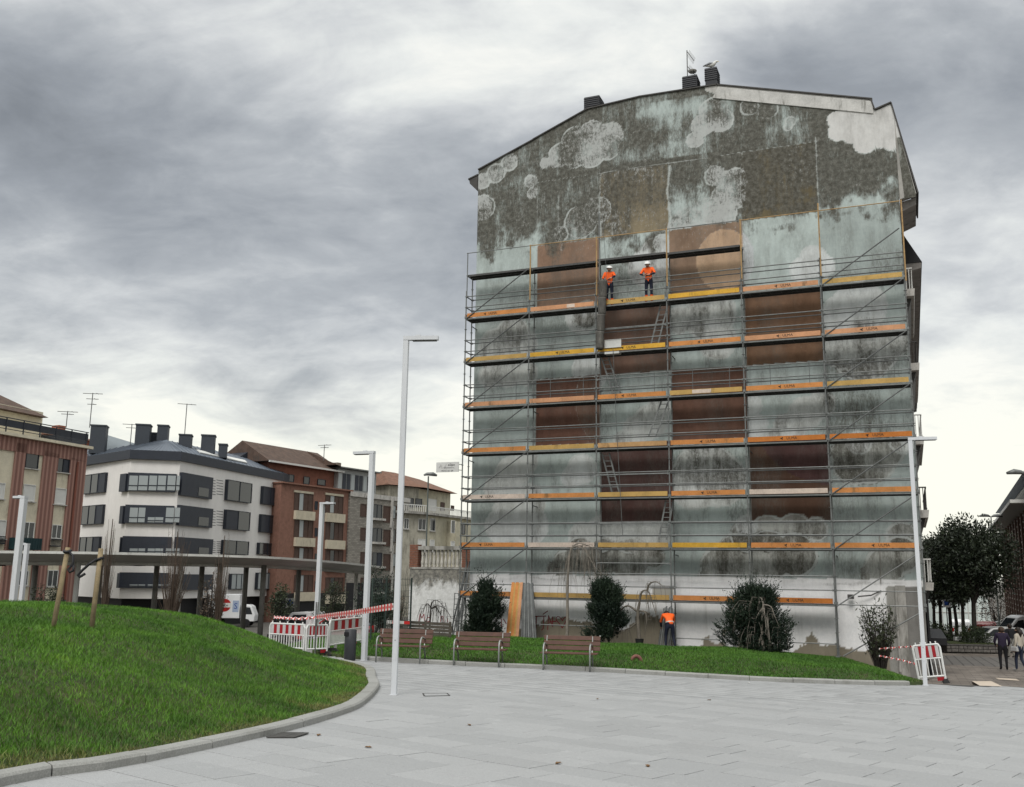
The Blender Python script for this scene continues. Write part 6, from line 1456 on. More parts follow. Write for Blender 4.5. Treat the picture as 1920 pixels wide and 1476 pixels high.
# ---- brick block
BRICKO = mat('orange_brick', (.225, .118, .088), .9, .18, 3, .25, (.10, .05, .04)); CREAMP = mat('cream_panel', (.50, .45, .35), .9, .12, 1.5, .3, (.2, .18, .14))
zt = at_depth(541, 908, 108.5)[2]; A_ = at_z(528, 906, zt); B_ = at_z(657, 922, zt)
f = Facade(A_, B_, ZL, name='brick_block', label='orange brick apartment block with cream balconies and a brown tiled attic'); H = zt - ZL
b = MB(); b.box((f.L / 2, 6, H / 2), (f.L, 12, H)); f.build(b, 'wall', BRICKO); b = MB(); b.box((f.L / 2, 5.9, H + .08), (f.L + .3, 12.5, .16)); f.build(b, 'parapet', BRICKO)
for (xa, xb) in ((550.5, 587), (609, 643.5)):
    for i, (y0, y1) in enumerate(((925, 958), (975, 1008), (1027, 1050), (1078, 1110))):
        y0 += (xa - 550) * .08; y1 += (xa - 550) * .08
        f.window((xa + .5, y0, xb - .5, y1), 'brown', 3, out=.0)
        r = f.rect(xa, y1 + .5, xb, y1 + 17); f.box(r, -.35, 0.0, 'balcony_panel', CREAMP)
    r = f.rect(xa, 921 + (xa - 550) * .08, xb, 925 + (xa - 550) * .08); f.box(r, -.12, .0, 'lintel', CREAMP)
for y in (940, 990, 1038, 1090): f.window((590, y, 595, y + 16), 'dark', 0)
r = f.rect(526, 1112, 657, 1200); f.box((0, 0, f.L, r[3]), -.06, .0, 'shop_front', MAT_DARK)
pt = f.rect(545, 880, 640, 908, 2.4); b = MB(); b.box((f.L / 2, 6, H + 1.3), (f.L - .6, 7.2, 2.5)); at_ = f.build(b, 'attic', mat('attic_brick', (.19, .085, .06), .9, .2))
b = MB(); e0, e1 = H + 2.55, f.pix(585, 848, 6)[1]
b.add([(-.5, 1.6, e0), (f.L + .5, 1.6, e0), (f.L + .5, 10.5, e0), (-.5, 10.5, e0), (-.5, 6, e1), (f.L + .5, 6, e1)], [(0, 1, 5, 4), (2, 3, 4, 5), (0, 4, 3), (1, 2, 5), (0, 3, 2, 1)]); rf = f.build(b, 'roof', TILED)
b = MB(); b.box((f.L / 2, 1.55, e0 - .05), (f.L + 1, .2, .2)); f.build(b, 'gutter', SHUT, rf)
for x0, y0, x1, y1 in ((541, 890, 551, 904), (569, 894, 580, 908), (595, 899, 610, 910)): f.window((x0, y0, x1, y1), 'dark', 0, off=2.36)
for x0, y0, x1, y1 in ((545, 852, 564, 867), (599, 866, 607, 880), (471, 838, 478, 850), (480, 842, 520, 856)):
    r = f.rect(x0, y0, x1, y1, 6); f.box((r[0], r[1] - .8, r[2], r[3]), 5.6, 6.6, 'chimney', mat('old_chimney', (.17, .14, .115), .9, .25, 3), rf)
q1, q2, q3 = f.pix(440, 862, 5), f.pix(470, 845, 5), f.pix(529, 884, 5); b = MB(); b.side([(q3[0], q3[1] - 2), (q1[0], q3[1] - 2), q1, q2, (q2[0] + 1.5, q2[1] - .3), q3], 5, 10.8); f.build(b, 'slate_gable', PANELD)
aerial(607, 862, 834, 114, 'aerial above the brick block', 2)
# ---- grey brick block
GREYB = NT('grey_brick'); br = GREYB.n('ShaderNodeTexBrick'); v = GREYB.coords('Object', (1, 1, 1), (R(90), 0, 0)); GREYB.l(v, br.inputs['Vector']); br.inputs['Scale'].default_value = 1.; br.inputs['Brick Width'].default_value = .5; br.inputs['Row Height'].default_value = .2
br.inputs['Color1'].default_value = (.20, .185, .16, 1); br.inputs['Color2'].default_value = (.30, .28, .245, 1); br.inputs['Mortar'].default_value = (.16, .15, .14, 1); GREYB = GREYB.done(br.outputs[0], .9)
zt = at_depth(656, 924, 117)[2]; A_ = at_depth(657, 924, 117); B_ = at_z(768, 937, zt)
f = Facade(A_, B_, ZL, name='grey_block', label='grey brick apartment block with a glazed roof terrace behind the white lamp'); H = zt - ZL
b = MB(); b.box((f.L / 2, 6, H / 2), (f.L, 12, H)); f.build(b, 'wall', GREYB)
for i, y in enumerate((945, 989.5, 1035, 1083)):
    f.window((675.5, y, 686.5, y + 24), 'brown', 0); f.window((698, y + 1, 715.5, y + 29), 'dark', 1); f.window((718.5, y + 4, 731.5, y + 35), 'brown', 0); f.window((735, y + 3, 748, y + 28), 'brown', 1)
    r = f.rect(696, y + 27, 718, y + 31); f.box(r, -.5, 0, 'balcony', MAT_BALC); r = f.rect(731.5, y - 12, 734.5, y + 45); f.box(r, -.25, 0, 'rib', MAT_BALC)
f.box((0, H - .4, f.L, H + .15), -.15, .0, 'parapet', MAT_BALC)
r = f.rect(634, 891, 718, 921, 2); b = MB(); b.box((f.L * .30, 5, H + 1.6), (f.L * .62, 6, 2.9)); k0 = f.build(b, 'glazed_terrace', mat('grey_aluminium', (.30, .31, .31), .5, .1)); 
for i in range(9): x = f.L * (.02 + i * .067); b = MB(); b.box((x, 1.97, H + 1.55), (f.L * .055, .03, 1.9)); f.build(b, 'pane', PANELD if i % 3 else GLASSB, k0)
b = MB(); b.box((f.L * .30, 4.8, H + 3.15), (f.L * .66, 7, .14)); f.build(b, 'terrace_roof', MAT_GALV, k0)
b = MB(); b.add([(-1.5, 1, H + 3.3), (f.L * .55, 3, H + 2.6), (f.L * .55, 11, H + 2.6), (-1.5, 11, H + 3.3), (-1.5, 6, H + 5.2), (f.L * .35, 7, H + 4.1)], [(0, 1, 5, 4), (1, 2, 5), (2, 3, 4, 5), (0, 4, 3)]); rf = f.build(b, 'roof', TILED)
for x0, y0, x1, y1 in ((617, 868, 624, 880), (627, 868, 634, 884), (592, 860, 606, 880)): r = f.rect(x0, y0, x1, y1, 6); f.box((r[0], r[1] - .6, r[2], r[3]), 5.5, 6.5, 'chimney', mat('old_chimney', (.2, .17, .14), .9, .25, 3), rf)
f.box((0, 0, f.L, 5.0), -.05, 0, 'shop_front', MAT_DARK)
# ---- pale block with a terrace
PALEB = mat('pale_stained_render', (.37, .35, .29), .9, .2, 1.2, .55, (.14, .13, .11)); PALEC = mat('cream_stained_render', (.47, .44, .34), .9, .15, 1.2, .35, (.2, .18, .14))
zt = at_depth(802, 965, 128)[2]; Pm = at_depth(802, 965, 128); A_ = at_z(745, 961, zt); B_ = at_z(884, 975, zt)
f = Facade(A_, Pm, ZL, name='pale_block', label='pale stained corner block with a red tiled roof and balustraded terrace left of the scaffold'); H = zt - ZL; f2 = Facade(Pm, B_, ZL, f.o)
b = MB(); b.box((f.L / 2, 5.5, H / 2), (f.L, 11, H)); f.build(b, 'wall', PALEB); b = MB(); b.box((f2.L / 2, 5.5, H / 2 - .01), (f2.L, 11, H - .02)); f2.build(b, 'wall', PALEC)
b = MB(); b.box((f.L / 2, 5, H + .1), (f.L + .6, 11.4, .3)); f.build(b, 'cornice', MAT_CONC); b = MB(); b.box((f2.L / 2 + .2, 5, H + .08), (f2.L + .6, 11.4, .3)); f2.build(b, 'cornice', MAT_CONC)
b = MB(); x_ = f2.pix(838, 1000)[0]; x2_ = f2.pix(878, 1000)[0]; b.box(((x_ + x2_) / 2, -.7, H / 2 - .3), (x2_ - x_, 1.4, H - .6)); f2.build(b, 'bay', PALEC)
for px, k in (((784, 973, 798, 994), 'white'), ((757, 972, 766, 992), 'white'), ((783, 1011, 798, 1035), 'shut')): f.window(px, k, 1, sill=True)
for px, k in (((806, 972, 815.5, 996), 'white'), ((805.5, 1012, 814, 1035), 'shut')): f2.window(px, k, 0, sill=True)
for px, k in (((845.5, 976, 852.5, 1000), 'white'), ((866, 980, 872, 1002), 'dark'), ((845, 1015, 852, 1035), 'shut')): f2.window(px, k, 0, off=-1.42)
for FF in (f, f2):
    b = MB(); b.box((FF.L / 2, .1, H + 1.15), (FF.L, .08, .1))
    for x in np.arange(.2, FF.L, .35): b.box((x, .1, H + .7), (.07, .07, .85))
    k = FF.build(b, 'terrace_railing', SHUT); k['kind'] = 'stuff'
b = MB(); b.box((f.L / 2, 5.5, H + 1.9), (f.L, 7, 3.4)); f.build(b, 'penthouse', PALEB); b = MB(); b.box((f2.L * .42, 5.8, H + 1.9), (f2.L * .8, 7, 3.38)); f2.build(b, 'penthouse', PALEC)
for px, k in (((763, 934, 775, 951), 'dark'), ((779, 935, 791, 951), 'dark')): f.window(px, k, 0, off=1.96)
for px, k in (((802, 936, 818, 958), 'shut'), ((826, 942, 833, 958), 'brown'), ((845, 948, 851, 958), 'brown')): f2.window(px, k, 0, off=2.26)
b = MB(); zr = H + 3.62; P_ = [tuple(f.W @ Vector((-.6, 1.2, zr))), tuple(f.W @ Vector((f.L + .2, 1.0, zr))), tuple(f2.W @ Vector((f2.L * .86, 1.4, zr))), tuple(f2.W @ Vector((f2.L * .86, 10, zr))), tuple(f.W @ Vector((-.6, 10, zr))), tuple(f.W @ Vector((1.5, 5.5, zr + 2.2))), tuple(f2.W @ Vector((1.0, 6, zr + 2.2))), tuple(f2.W @ Vector((f2.L * .62, 6, zr + 1.9)))]
b.add(P_, [(0, 1, 6, 5), (1, 2, 7, 6), (2, 3, 7), (3, 4, 5, 6, 7), (4, 0, 5)]); b.build('roof', TILER, f.o)

# ================================================================== CANOPY BEHIND THE MOUND
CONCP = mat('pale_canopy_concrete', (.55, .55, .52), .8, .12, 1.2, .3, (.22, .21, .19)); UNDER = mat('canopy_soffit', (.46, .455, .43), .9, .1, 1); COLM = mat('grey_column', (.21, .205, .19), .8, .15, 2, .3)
FE_PX = ((-90, 1031.5, 43), (0, 1032.5, 45), (160, 1034.5, 47), (330, 1038, 50), (480, 1042.5, 53), (560, 1047, 56), (640, 1053.5, 61), (712, 1061.5, 67))
fe = catmull([at_depth(*k) for k in FE_PX], 4)
dirb = np.array([-.25, .97, -.006]); DEPC = 9.5; be = [p + dirb * (DEPC + .8 * math.sin(i * .35)) for i, p in enumerate(fe)]
can = thing('canopy', (fe[0][0], fe[0][1], gz(fe[0][0], fe[0][1])), 'long curved flat concrete canopy on slim columns behind the mound', 'canopy')
UP = np.array([0, 0, 1.])
def canopy_slab(prof, name, m):
    """profile of (set back from the edge, height below the roof top), repeated along both edges"""
    b = MB(); n = len(prof)
    for i in range(len(fe) - 1):
        P_ = []
        for q, w_ in ((fe[i], be[i]), (fe[i + 1], be[i + 1])):
            P_ += [q + dirb * d - UP * h for d, h in prof] + [w_ - dirb * d - UP * h for d, h in prof[::-1]]
        k = 2 * n
        b.add(P_, [(j, k + j, k + (j + 1) % k, (j + 1) % k) for j in range(k)] + [tuple(range(k)), tuple(range(2 * k - 1, k - 1, -1))])
    o = b.build(name, m, can, world=True)
    bm = bmesh.new(); bm.from_mesh(o.data); bmesh.ops.recalc_face_normals(bm, faces=bm.faces); bm.to_mesh(o.data); bm.free(); return o
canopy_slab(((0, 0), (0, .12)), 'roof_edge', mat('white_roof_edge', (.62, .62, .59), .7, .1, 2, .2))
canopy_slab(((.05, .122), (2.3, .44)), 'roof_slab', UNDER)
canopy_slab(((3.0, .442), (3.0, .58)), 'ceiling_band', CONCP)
colr = .13
fpx = [k[0] for k in FE_PX]; fY = [k[2] for k in FE_PX]; fy_ = [k[1] for k in FE_PX]
for (px, off, lt) in ((65, 7, 0), (145, 2.4, 1), (187, 6.8, 0), (200, 7.5, 0), (293, 7, 0), (338, 2.4, 1), (378, 7.2, 0), (412, 2.6, 0), (461, 7.2, 0), (494, 2.8, 0), (560, 6.5, 0), (668, 5.5, 1)):
    Yf = float(np.interp(px, fpx, fY)); zt = at_depth(px, float(np.interp(px, fpx, fy_)), Yf)[2] - .46
    p = at_depth(px, 1080, Yf + off); p[2] = gz(p[0], p[1])
    b = MB(); b.tube([(p[0], p[1], p[2]), (p[0], p[1], zt)], colr if lt else .15, 10); b.build('column', CONCP if lt else COLM, can, smooth=True, world=True)
for (px, py, Y) in ((258, 1061, 52), (483, 1060, 57), (-6, 1061, 49)):
    p = at_depth(px, py, Y); b = MB(); b.lathe([(.02, .35), (.05, .22), (.28, .12), (.42, .0), (.05, -.02)], p, 12); b.build('pendant_lamp', MAT_DARK, can, world=True)
# stained posts, signs, low wall behind the mound
def sign(px, py, Y, label, col, shape='sq', post=True):
    p = at_depth(px, py, Y); z = gz(p[0], p[1]); o = thing('traffic_sign', (p[0], p[1], z), label, 'traffic sign'); h = p[2] - z; b = MB(); b.tube([(0, 0, 0), (0, 0, h + .3)], .035, 6); b.build('post', MAT_GALV, o)
    b = MB(); b.box((0, -.05, h), (.55, .03, .6)); b.build('plate', mat('white_sign', (.6, .6, .6), .5, .03), o); b = MB(); b.box((0, -.07, h + .02), (.34, .02, .34), (0, R(45) if shape == 'dia' else 0, 0)); b.build('symbol', col, o); return o
BLUES = mat('blue_sign', (.02, .06, .25), .5, .05)
sign(544, 1131, 62, 'blue and white sign on a post behind the barriers', BLUES, 'dia')
# ---- plants behind the mound
for (px, py, Y, w, h, n, lab) in ((193, 1128, 33, 26, 182, 60, 'bare upright tree left of the canopy column, its top before the white block'), (318, 1140, 36, 62, 168, 95, 'bushy bare upright tree in the middle behind the mound'), (408, 1150, 38, 34, 170, 60, 'slim bare upright tree right of the pair behind the mound')):
    twiggy(px, py + 40, Y, w, h + 40, n, lab, int(px), TWIG, None, 10, .05, 'bare_tree', 'tree', 'bare upright trees behind the mound', trunk=.25)
twiggy(392, 1185, 40, 58, 130, 60, 'small tree with withered brown leaves before the white block', 8, BARKD, L_BROWN, 7, .11, 'small_tree', 'tree', None, trunk=.35)
for (px, py, Y, w, h, lab) in ((90, 1120, 42, 60, 40, 'greyish bush under the canopy at the left'), (522, 1188, 42, 44, 100, 'dark young evergreen behind the mound slope'), (617, 1180, 50, 62, 96, 'dark leafy young tree before the brick block'), (716, 1195, 36, 56, 108, 'dark conifer hedge behind the wire fence')):
    p = at_depth(px, py, Y); p[2] = gz(p[0], p[1]); sc = Y / F_PX; top = at_depth(px, py - h, Y)[2]
    bush(p, w * sc, top - p[2], 1500 if w < 60 else 2300, lab, int(px) + 3, L_OLIVE if px != 716 else L_YEW, .10, 'small_tree' if px in (522, 617) else 'bush', 'tree' if px in (522, 617) else 'bush', None, .22 if px in (522, 617) else 0, clumps=18)
twiggy(742, 1205, 37, 46, 118, 70, 'thin brown scrub between the wire fence and the garden wall', 77, TWIG, L_BROWN, 5, .07)
b_ = at_depth(700, 1140, 60); bush((b_[0], b_[1], gz(b_[0], b_[1])), 3.0, 4.6, 2200, 'tall dark hedge far behind the white lamp', 90, L_YEW, .14, 'hedge', 'hedge')

# ================================================================== VEHICLES
CARW = mat('white_car_paint', (.66, .67, .68), .3, .03, 1, .08, (.4, .39, .37), spec=.5); CARR = mat('red_car_paint', (.30, .02, .025), .3, .05, spec=.5); CARG = mat('silver_car_paint', (.42, .42, .42), .3, .05, metal=.3); TYRE = mat('tyre_rubber', (.015, .015, .016), .85, .1); REDL = mat('red_lamp_glass', (.35, .01, .01), .3, .05); CLEARL = mat('clear_lamp_glass', (.6, .6, .6), .15, .05); CARGL = NT('car_glass').done((.018, .022, .026), .08, 0, .7)
def vehicle(name, loc, rz, label, cat, prof, Wd, col, side_glass, front_glass, rear_glass, wheels, rw=.32, lamps=None):
    """outline in (x, z), x forward; windows are panes set on it"""
    o = thing(name, loc, label, cat, rz); b = MB(); b.side(prof, -Wd / 2, Wd / 2)
    bd = b.build('body', col, o, bevel=.05)
    for poly in side_glass:
        for s in (-1, 1): b = MB(); b.side(poly, s * (Wd / 2 + .004) - .006, s * (Wd / 2 + .004) + .006); b.build('side_window', CARGL, o)
    for nm, pr in (('windscreen', front_glass), ('rear_window', rear_glass)):
        if pr:
            (x0, z0), (x1, z1) = pr; nx, nz = (z1 - z0), -(x1 - x0); L = math.hypot(nx, nz); sgn = 1 if nm == 'windscreen' else -1; nx, nz = abs(nx) / L * sgn * .012, abs(nz) / L * .012
            b = MB(); b.slab((x0 + nx, -Wd * .42, z0 + nz), (x0 + nx, Wd * .42, z0 + nz), (x1 + nx, Wd * .40, z1 + nz), (x1 + nx, -Wd * .40, z1 + nz), .01); b.build(nm, CARGL, o)
    for x in wheels:
        for s in (-1, 1):
            b = MB(); b.tube([(x, s * (Wd / 2 - .18), rw), (x, s * (Wd / 2 + .015), rw)], rw, 18); w = b.build('wheel', TYRE, o); b = MB(); b.tube([(x, s * (Wd / 2 - .1), rw), (x, s * (Wd / 2 + .025), rw)], rw * .6, 14); b.build('rim', MAT_GALV, w)
    xs_ = [p[0] for p in prof]
    for s in (-1, 1):
        b = MB(); b.box((max(xs_) - .03, s * Wd * .36, .72), (.1, .3, .2)); b.build('headlight', CLEARL, o); b = MB(); b.box((min(xs_) + .02, s * Wd * .42, .85), (.1, .16, .35)); b.build('tail_light', REDL, o)
        b = MB(); b.box((front_glass[0][0] - .25, s * (Wd / 2 + .1), front_glass[0][1] + .05), (.12, .2, .18)); b.build('mirror', MAT_CAP, o)
    b = MB(); b.box((max(xs_) + .02, 0, .35), (.12, Wd * .95, .22)); b.build('bumper', MAT_CAP, o); b = MB(); b.box((min(xs_) - .01, 0, .62), (.03, .5, .12)); b.build('number_plate', SHUT, o)
    return o
VAN = [(-2.6, .3), (2.55, .3), (2.6, .75), (2.45, 1.05), (1.75, 1.25), (1.0, 2.15), (.6, 2.3), (-2.45, 2.32), (-2.6, 2.1)]
HATCH = [(-1.95, .25), (1.95, .25), (2.0, .6), (1.85, .82), (1.0, .98), (.35, 1.42), (-.2, 1.5), (-1.45, 1.46), (-1.85, 1.02), (-2.0, .9)]
SMALLVAN = [(-2.1, .28), (2.05, .28), (2.1, .7), (1.95, .98), (1.2, 1.15), (.55, 1.75), (.1, 1.86), (-2.0, 1.85), (-2.12, 1.6)]
def veh_px(px, py, Y, up=0):
    p = at_depth(px, py, Y); p[2] = gz(p[0], p[1]) + up; return p
SRZ = math.atan2(SP[1], SP[0])
p = veh_px(1925, 1195, 75); vehicle('white_van', p, math.pi - R(3), 'big white van driving left at the right edge', 'van', VAN, 1.95, CARW, [[(.55, 1.3), (1.55, 1.3), (.95, 1.95), (.55, 2.0)]], ((1.72, 1.3), (1.06, 2.08)), None, (-1.7, 1.65))
p = veh_px(1880, 1190, 88); vehicle('white_van', p, math.pi * .94, 'white van with a roof rack parked behind the big van', 'van', SMALLVAN, 1.8, CARW, [[(-.1, 1.12), (1.0, 1.12), (.5, 1.62), (-.1, 1.68)], [(-1.9, 1.12), (-.3, 1.12), (-.3, 1.68), (-1.9, 1.66)]], ((1.16, 1.2), (.6, 1.7)), ((-2.1, 1.15), (-2.03, 1.7)), (-1.35, 1.35))
p = veh_px(1845, 1185, 88); vehicle('red_van', p, SRZ, 'dark red van seen from behind past the hedge', 'van', SMALLVAN, 1.8, CARR, [[(-.1, 1.12), (1.0, 1.12), (.5, 1.62), (-.1, 1.68)]], ((1.16, 1.2), (.6, 1.7)), ((-2.1, 1.0), (-2.03, 1.7)), (-1.35, 1.35))
p = veh_px(1862, 1212, 60); vehicle('silver_car', p, math.pi, 'silver car half hidden behind the people on the right', 'car', HATCH, 1.75, CARG, [[(-.5, .95), (.8, .98), (.3, 1.36), (-.5, 1.4)], [(-1.5, .98), (-.6, .95), (-.6, 1.4), (-1.35, 1.36)]], ((.98, 1.02), (.4, 1.40)), ((-1.84, 1.05), (-1.48, 1.42)), (-1.25, 1.25), .3)
p = veh_px(1800, 1172, 105); vehicle('white_van', p, SRZ, 'white van far down the street between the tree trunks', 'van', SMALLVAN, 1.8, CARW, [], ((1.16, 1.2), (.6, 1.7)), ((-2.1, 1.15), (-2.03, 1.7)), (-1.35, 1.35))
p = veh_px(585, 1178, 58); vehicle('white_pickup', p, math.pi * .9, 'white pickup parked behind the barriers', 'pickup', [(-2.3, .35), (2.3, .35), (2.35, .9), (1.4, 1.1), (.9, 1.75), (-.3, 1.8), (-.45, 1.05), (-2.3, 1.0)], 1.8, CARW, [[(-.1, 1.12), (1.1, 1.12), (.75, 1.6), (-.1, 1.65)]], ((1.36, 1.15), (.95, 1.68)), None, (-1.4, 1.45))
p = veh_px(628, 1192, 56); vehicle('red_car', p, math.pi * .95, 'dark red car low behind the barriers', 'car', HATCH, 1.75, CARR, [[(-.5, .95), (.8, .98), (.3, 1.36), (-.5, 1.4)]], ((.98, 1.02), (.4, 1.40)), ((-1.84, 1.05), (-1.48, 1.42)), (-1.25, 1.25), .3)
p = veh_px(656, 1170, 66); vehicle('white_van', p, math.pi * .5, 'small white van behind the litter bin and barriers', 'van', SMALLVAN, 1.8, CARW, [], ((1.16, 1.2), (.6, 1.7)), ((-2.1, 1.15), (-2.03, 1.7)), (-1.35, 1.35))
# box lorry under the white block
p = veh_px(441, 1178, 98); o = thing('box_lorry', p, 'white box lorry with a round red badge parked under the white block', 'lorry', R(4))
b = MB(); b.box((-1.0, 0, 1.95), (3.0, 2.1, 2.3)); b.build('cargo_box', CARW, o, bevel=.04); b = MB(); b.side([(.62, .5), (1.95, .5), (2.0, 1.1), (1.65, 1.95), (1.35, 2.1), (.62, 2.1)], -.95, .95); b.build('cab', CARW, o, bevel=.05)
b = MB(); b.side([(.85, 1.2), (1.75, 1.2), (1.5, 1.85), (.85, 1.9)], -.962, -.948); b.build('side_window', CARGL, o)
for x in (-1.6, 1.2):
    for s in (-1, 1): b = MB(); b.tube([(x, s * .75, .38), (x, s * 1.0, .38)], .38, 16); b.build('wheel', TYRE, o)
b = MB(); b.tube([(-.95, -1.053, 2.05), (-.95, -1.06, 2.05)], .62, 24); em = b.build('badge', REDL, o); b = MB(); b.box((-.95, -1.066, 2.05), (1.3, .01, .42)); b.build('badge_band', SHUT, em)
t = link_mesh('lettering', text_mesh('Bebe', .36, MAT_PRINT), em, (-.95, -1.075, 2.05), (R(90), 0, 0))
b = MB(); b.box((.12, -1.055, 1.95), (.6, .01, 1.1)); pn = b.build('blue_panel', mat('pale_blue_print', (.30, .36, .48), .5, .05), o); link_mesh('lettering', text_mesh('S', .8, BLUES), pn, (.12, -1.065, 1.95), (R(90), 0, 0))

# ================================================================== STREET ON THE RIGHT
STONE = mat('rough_planter_stone', (.13, .12, .11), .95, .45, 7, .4, bump=.6, bscale=8); COPE = mat('planter_coping', (.085, .08, .075), .9, .25, 3)
def planter(px0, px1, py, dep, hgt, label, seed):
    p, q = hit(px0, py, Zg, 25, 160), None; e = at_depth(px1, py, p[1]); z = gz(p[0], p[1]); w = float(e[0] - p[0])
    o = thing('planter', (p[0] + w / 2, p[1], z), label, 'planter', R(-4), 'stone planters along the street'); r = random.Random(seed)
    b = MB(); b.box((0, dep / 2, hgt / 2), (w - .04, dep - .04, hgt - .02)); core = b.build('core', COPE, o)
    x = -w / 2; n = int(w / .34)
    for row in range(2):
        x = -w / 2
        while x < w / 2 - .05:
            l = min(r.uniform(.22, .46), w / 2 - x); b = MB(); b.box((x + l / 2, 0, .05 + row * hgt * .42 + hgt * .17), (l - .02, .09 + r.uniform(0, .03), hgt * .38)); b.build('stone', STONE, o, bevel=.02); x += l
    b = MB(); b.box((0, dep / 2, hgt + .03), (w + .12, dep + .12, .07)); b.build('coping', COPE, o)
    b = MB(); b.box((0, dep / 2, hgt + .08), (w - .5, dep - .5, .05)); b.build('soil', MAT_SOIL, o)
    return o, w, p
o, w, p = planter(1777, 1886, 1224, 2.6, .42, 'front stone planter with a clipped hedge', 1)
hp = at_depth(1829, 1210, p[1] + 1.2); bush((hp[0], hp[1], gz(hp[0], hp[1]) + .45), 2.25, 1.12, 5200, 'clipped dark hedge in the front planter', 51, L_HEDGE, .085, 'hedge', 'hedge', None, 0, .9, True)
o, w, p2 = planter(1757, 1790, 1211, 2.5, .42, 'second stone planter behind the front one', 2)
hp = at_depth(1770, 1195, p2[1] + 1.6); bush((hp[0], hp[1], gz(hp[0], hp[1]) + .4), 1.9, .55, 1500, 'low planting in the second planter', 52, L_HEDGE, .1, 'bush', 'bush', None, 0, 1, True)
o, w, p3 = planter(1738, 1760, 1200, 2.5, .42, 'third stone planter nearest the building', 3)
for i, (px, Y, wd, h, cl, lab) in enumerate(((1826, 66, 5.5, 974, 40, 'largest clipped evergreen street tree, nearest on the right'), (1805, 80, 5.0, 1000, 26, 'second clipped street tree behind the largest'), (1790, 88, 5.0, 1004, 26, 'third clipped street tree in the row'), (1779, 74, 4.6, 1012, 26, 'clipped street tree left of the largest, by the planter'), (1764, 84, 4.8, 1002, 24, 'dark clipped street tree close to the balconies'), (1751, 92, 5.0, 1008, 24, 'farthest clipped street tree beside the building'))):
    p = at_depth(px, 1150, Y); p[2] = gz(p[0], p[1]); h = at_depth(px, h, Y)[2] - p[2]; bush(p, wd, h, 17000 if i == 0 else 8000, lab, 60 + i, L_MAG, .24 if i == 0 else .28, 'street_tree', 'tree', 'clipped trees along the street', .36, 1, False, None, cl)
for i, (px, Y, h) in enumerate(((1741, 70, 1.6), (1752, 75, 1.8), (1768, 66, 1.5))):
    p = at_depth(px, 1170, Y); p[2] = gz(p[0], p[1]); bush(p, 2.0, h, 900, ['dark shrub at the foot of the building', 'dark shrub between two tree trunks', 'dark shrub under the second street tree'][i], 80 + i, L_HEDGE, .14, 'bush', 'bush', 'shrubs under the street trees')
p = at_depth(1870, 1150, 90); p[2] = gz(p[0], p[1]); bush(p, 3.4, 4.6, 1300, 'half bare brown shrub before the brick block on the right', 85, L_BROWN, .16, 'small_tree', 'tree', None, .2)
for i, px in enumerate((1893, 1910)): p = at_depth(px, 1145, 84); p[2] = gz(p[0], p[1]) + .0; bush(p, 3.2, 2.5, 1300, ['hedge before the brick block, left of the pair', 'hedge before the brick block at the right edge'][i], 87 + i, L_HEDGE, .16, 'hedge', 'hedge', 'hedges before the brick block')
sign(1774, 1131, 72, 'blue and white street sign between the tree trunks', BLUES)
# white marquee-like hall
HALL = mat('pale_green_sheeting', (.56, .62, .60), .5, .06, 1.5); 
p = at_depth(1752, 1160, 120); q = at_depth(1861, 1160, 120); z = gz(q[0], q[1]); f = Facade(p, q, z, name='white_hall', label='pale sheeted hall at the end of the street behind the tree trunks'); H = at_depth(1854, 1119, 120)[2] - z
b = MB(); b.side([(0, 0), (f.L, 0), (f.L - .5, H), (0, H)], 0, 8); f.build(b, 'wall', HALL)
for x in np.arange(1, f.L, 1.05): b = MB(); b.box((x, -.03, H / 2), (.06, .05, H)); f.build(b, 'rib', MAT_BALC)
b = MB(); b.box((f.L / 2, -.03, H * .52), (f.L - .4, .06, .09)); f.build(b, 'rail', MAT_BALC)
# brick block at the right edge
ze = at_depth(1874, 998, 100)[2]; A_ = at_depth(1893, 1000, 98); Bp = at_z(1954, 945, ze); z = gz(A_[0], A_[1])
f = Facade(A_, Bp, z, name='brick_block', label='dark brick block with deep white eaves and strings of lights at the right edge'); H = ze - z
BRKD = mat('dark_brown_brick', (.075, .045, .036), .9, .25, 3); BRKP = mat('pale_brown_brick', (.16, .105, .085), .9, .25, 3)
b = MB(); b.box((f.L / 2, 6, H / 2), (f.L, 12, H)); f.build(b, 'wall', BRKD)
for i, x in enumerate(np.arange(.4, f.L, 3.4)):
    b = MB(); b.box((x, -.45, H / 2 - .1), (.9, .9, H - .2)); pi_ = f.build(b, 'pier', BRKP)
    b = MB()
    for zz in np.arange(2.2, H - .4, .42): b.box((x + .3 * math.sin(zz * 7), -.93, zz), (.11, .04, .11))
    k = f.build(b, 'light_string', mat('small_white_bulbs', (.75, .72, .66), .4, 0), pi_); k['kind'] = 'stuff'
for zz in np.arange(2.6, H - 1, 2.9):
    for x in np.arange(.9, f.L - 3, 3.4): b = MB(); b.box((x + 1.7, -.2, zz + .25), (2.3, .5, .5)); f.build(b, 'balcony', BRKD); b = MB(); b.box((x + 1.7, -.03, zz + 1.5), (2.0, .06, 1.5)); f.build(b, 'window', GLASS)
b = MB(); b.box((f.L / 2, 4.5, H + .15), (f.L + 1.6, 12.8, .22)); f.build(b, 'eaves', SHUT); b = MB(); b.box((f.L / 2 + 3, 5.5, H + .9), (f.L - 1, 9, 1.3)); f.build(b, 'upper_storey', BRKD); b = MB(); b.box((f.L / 2 + 3, 4.8, H + 1.62), (f.L, 10.6, .18)); f.build(b, 'eaves', SHUT)
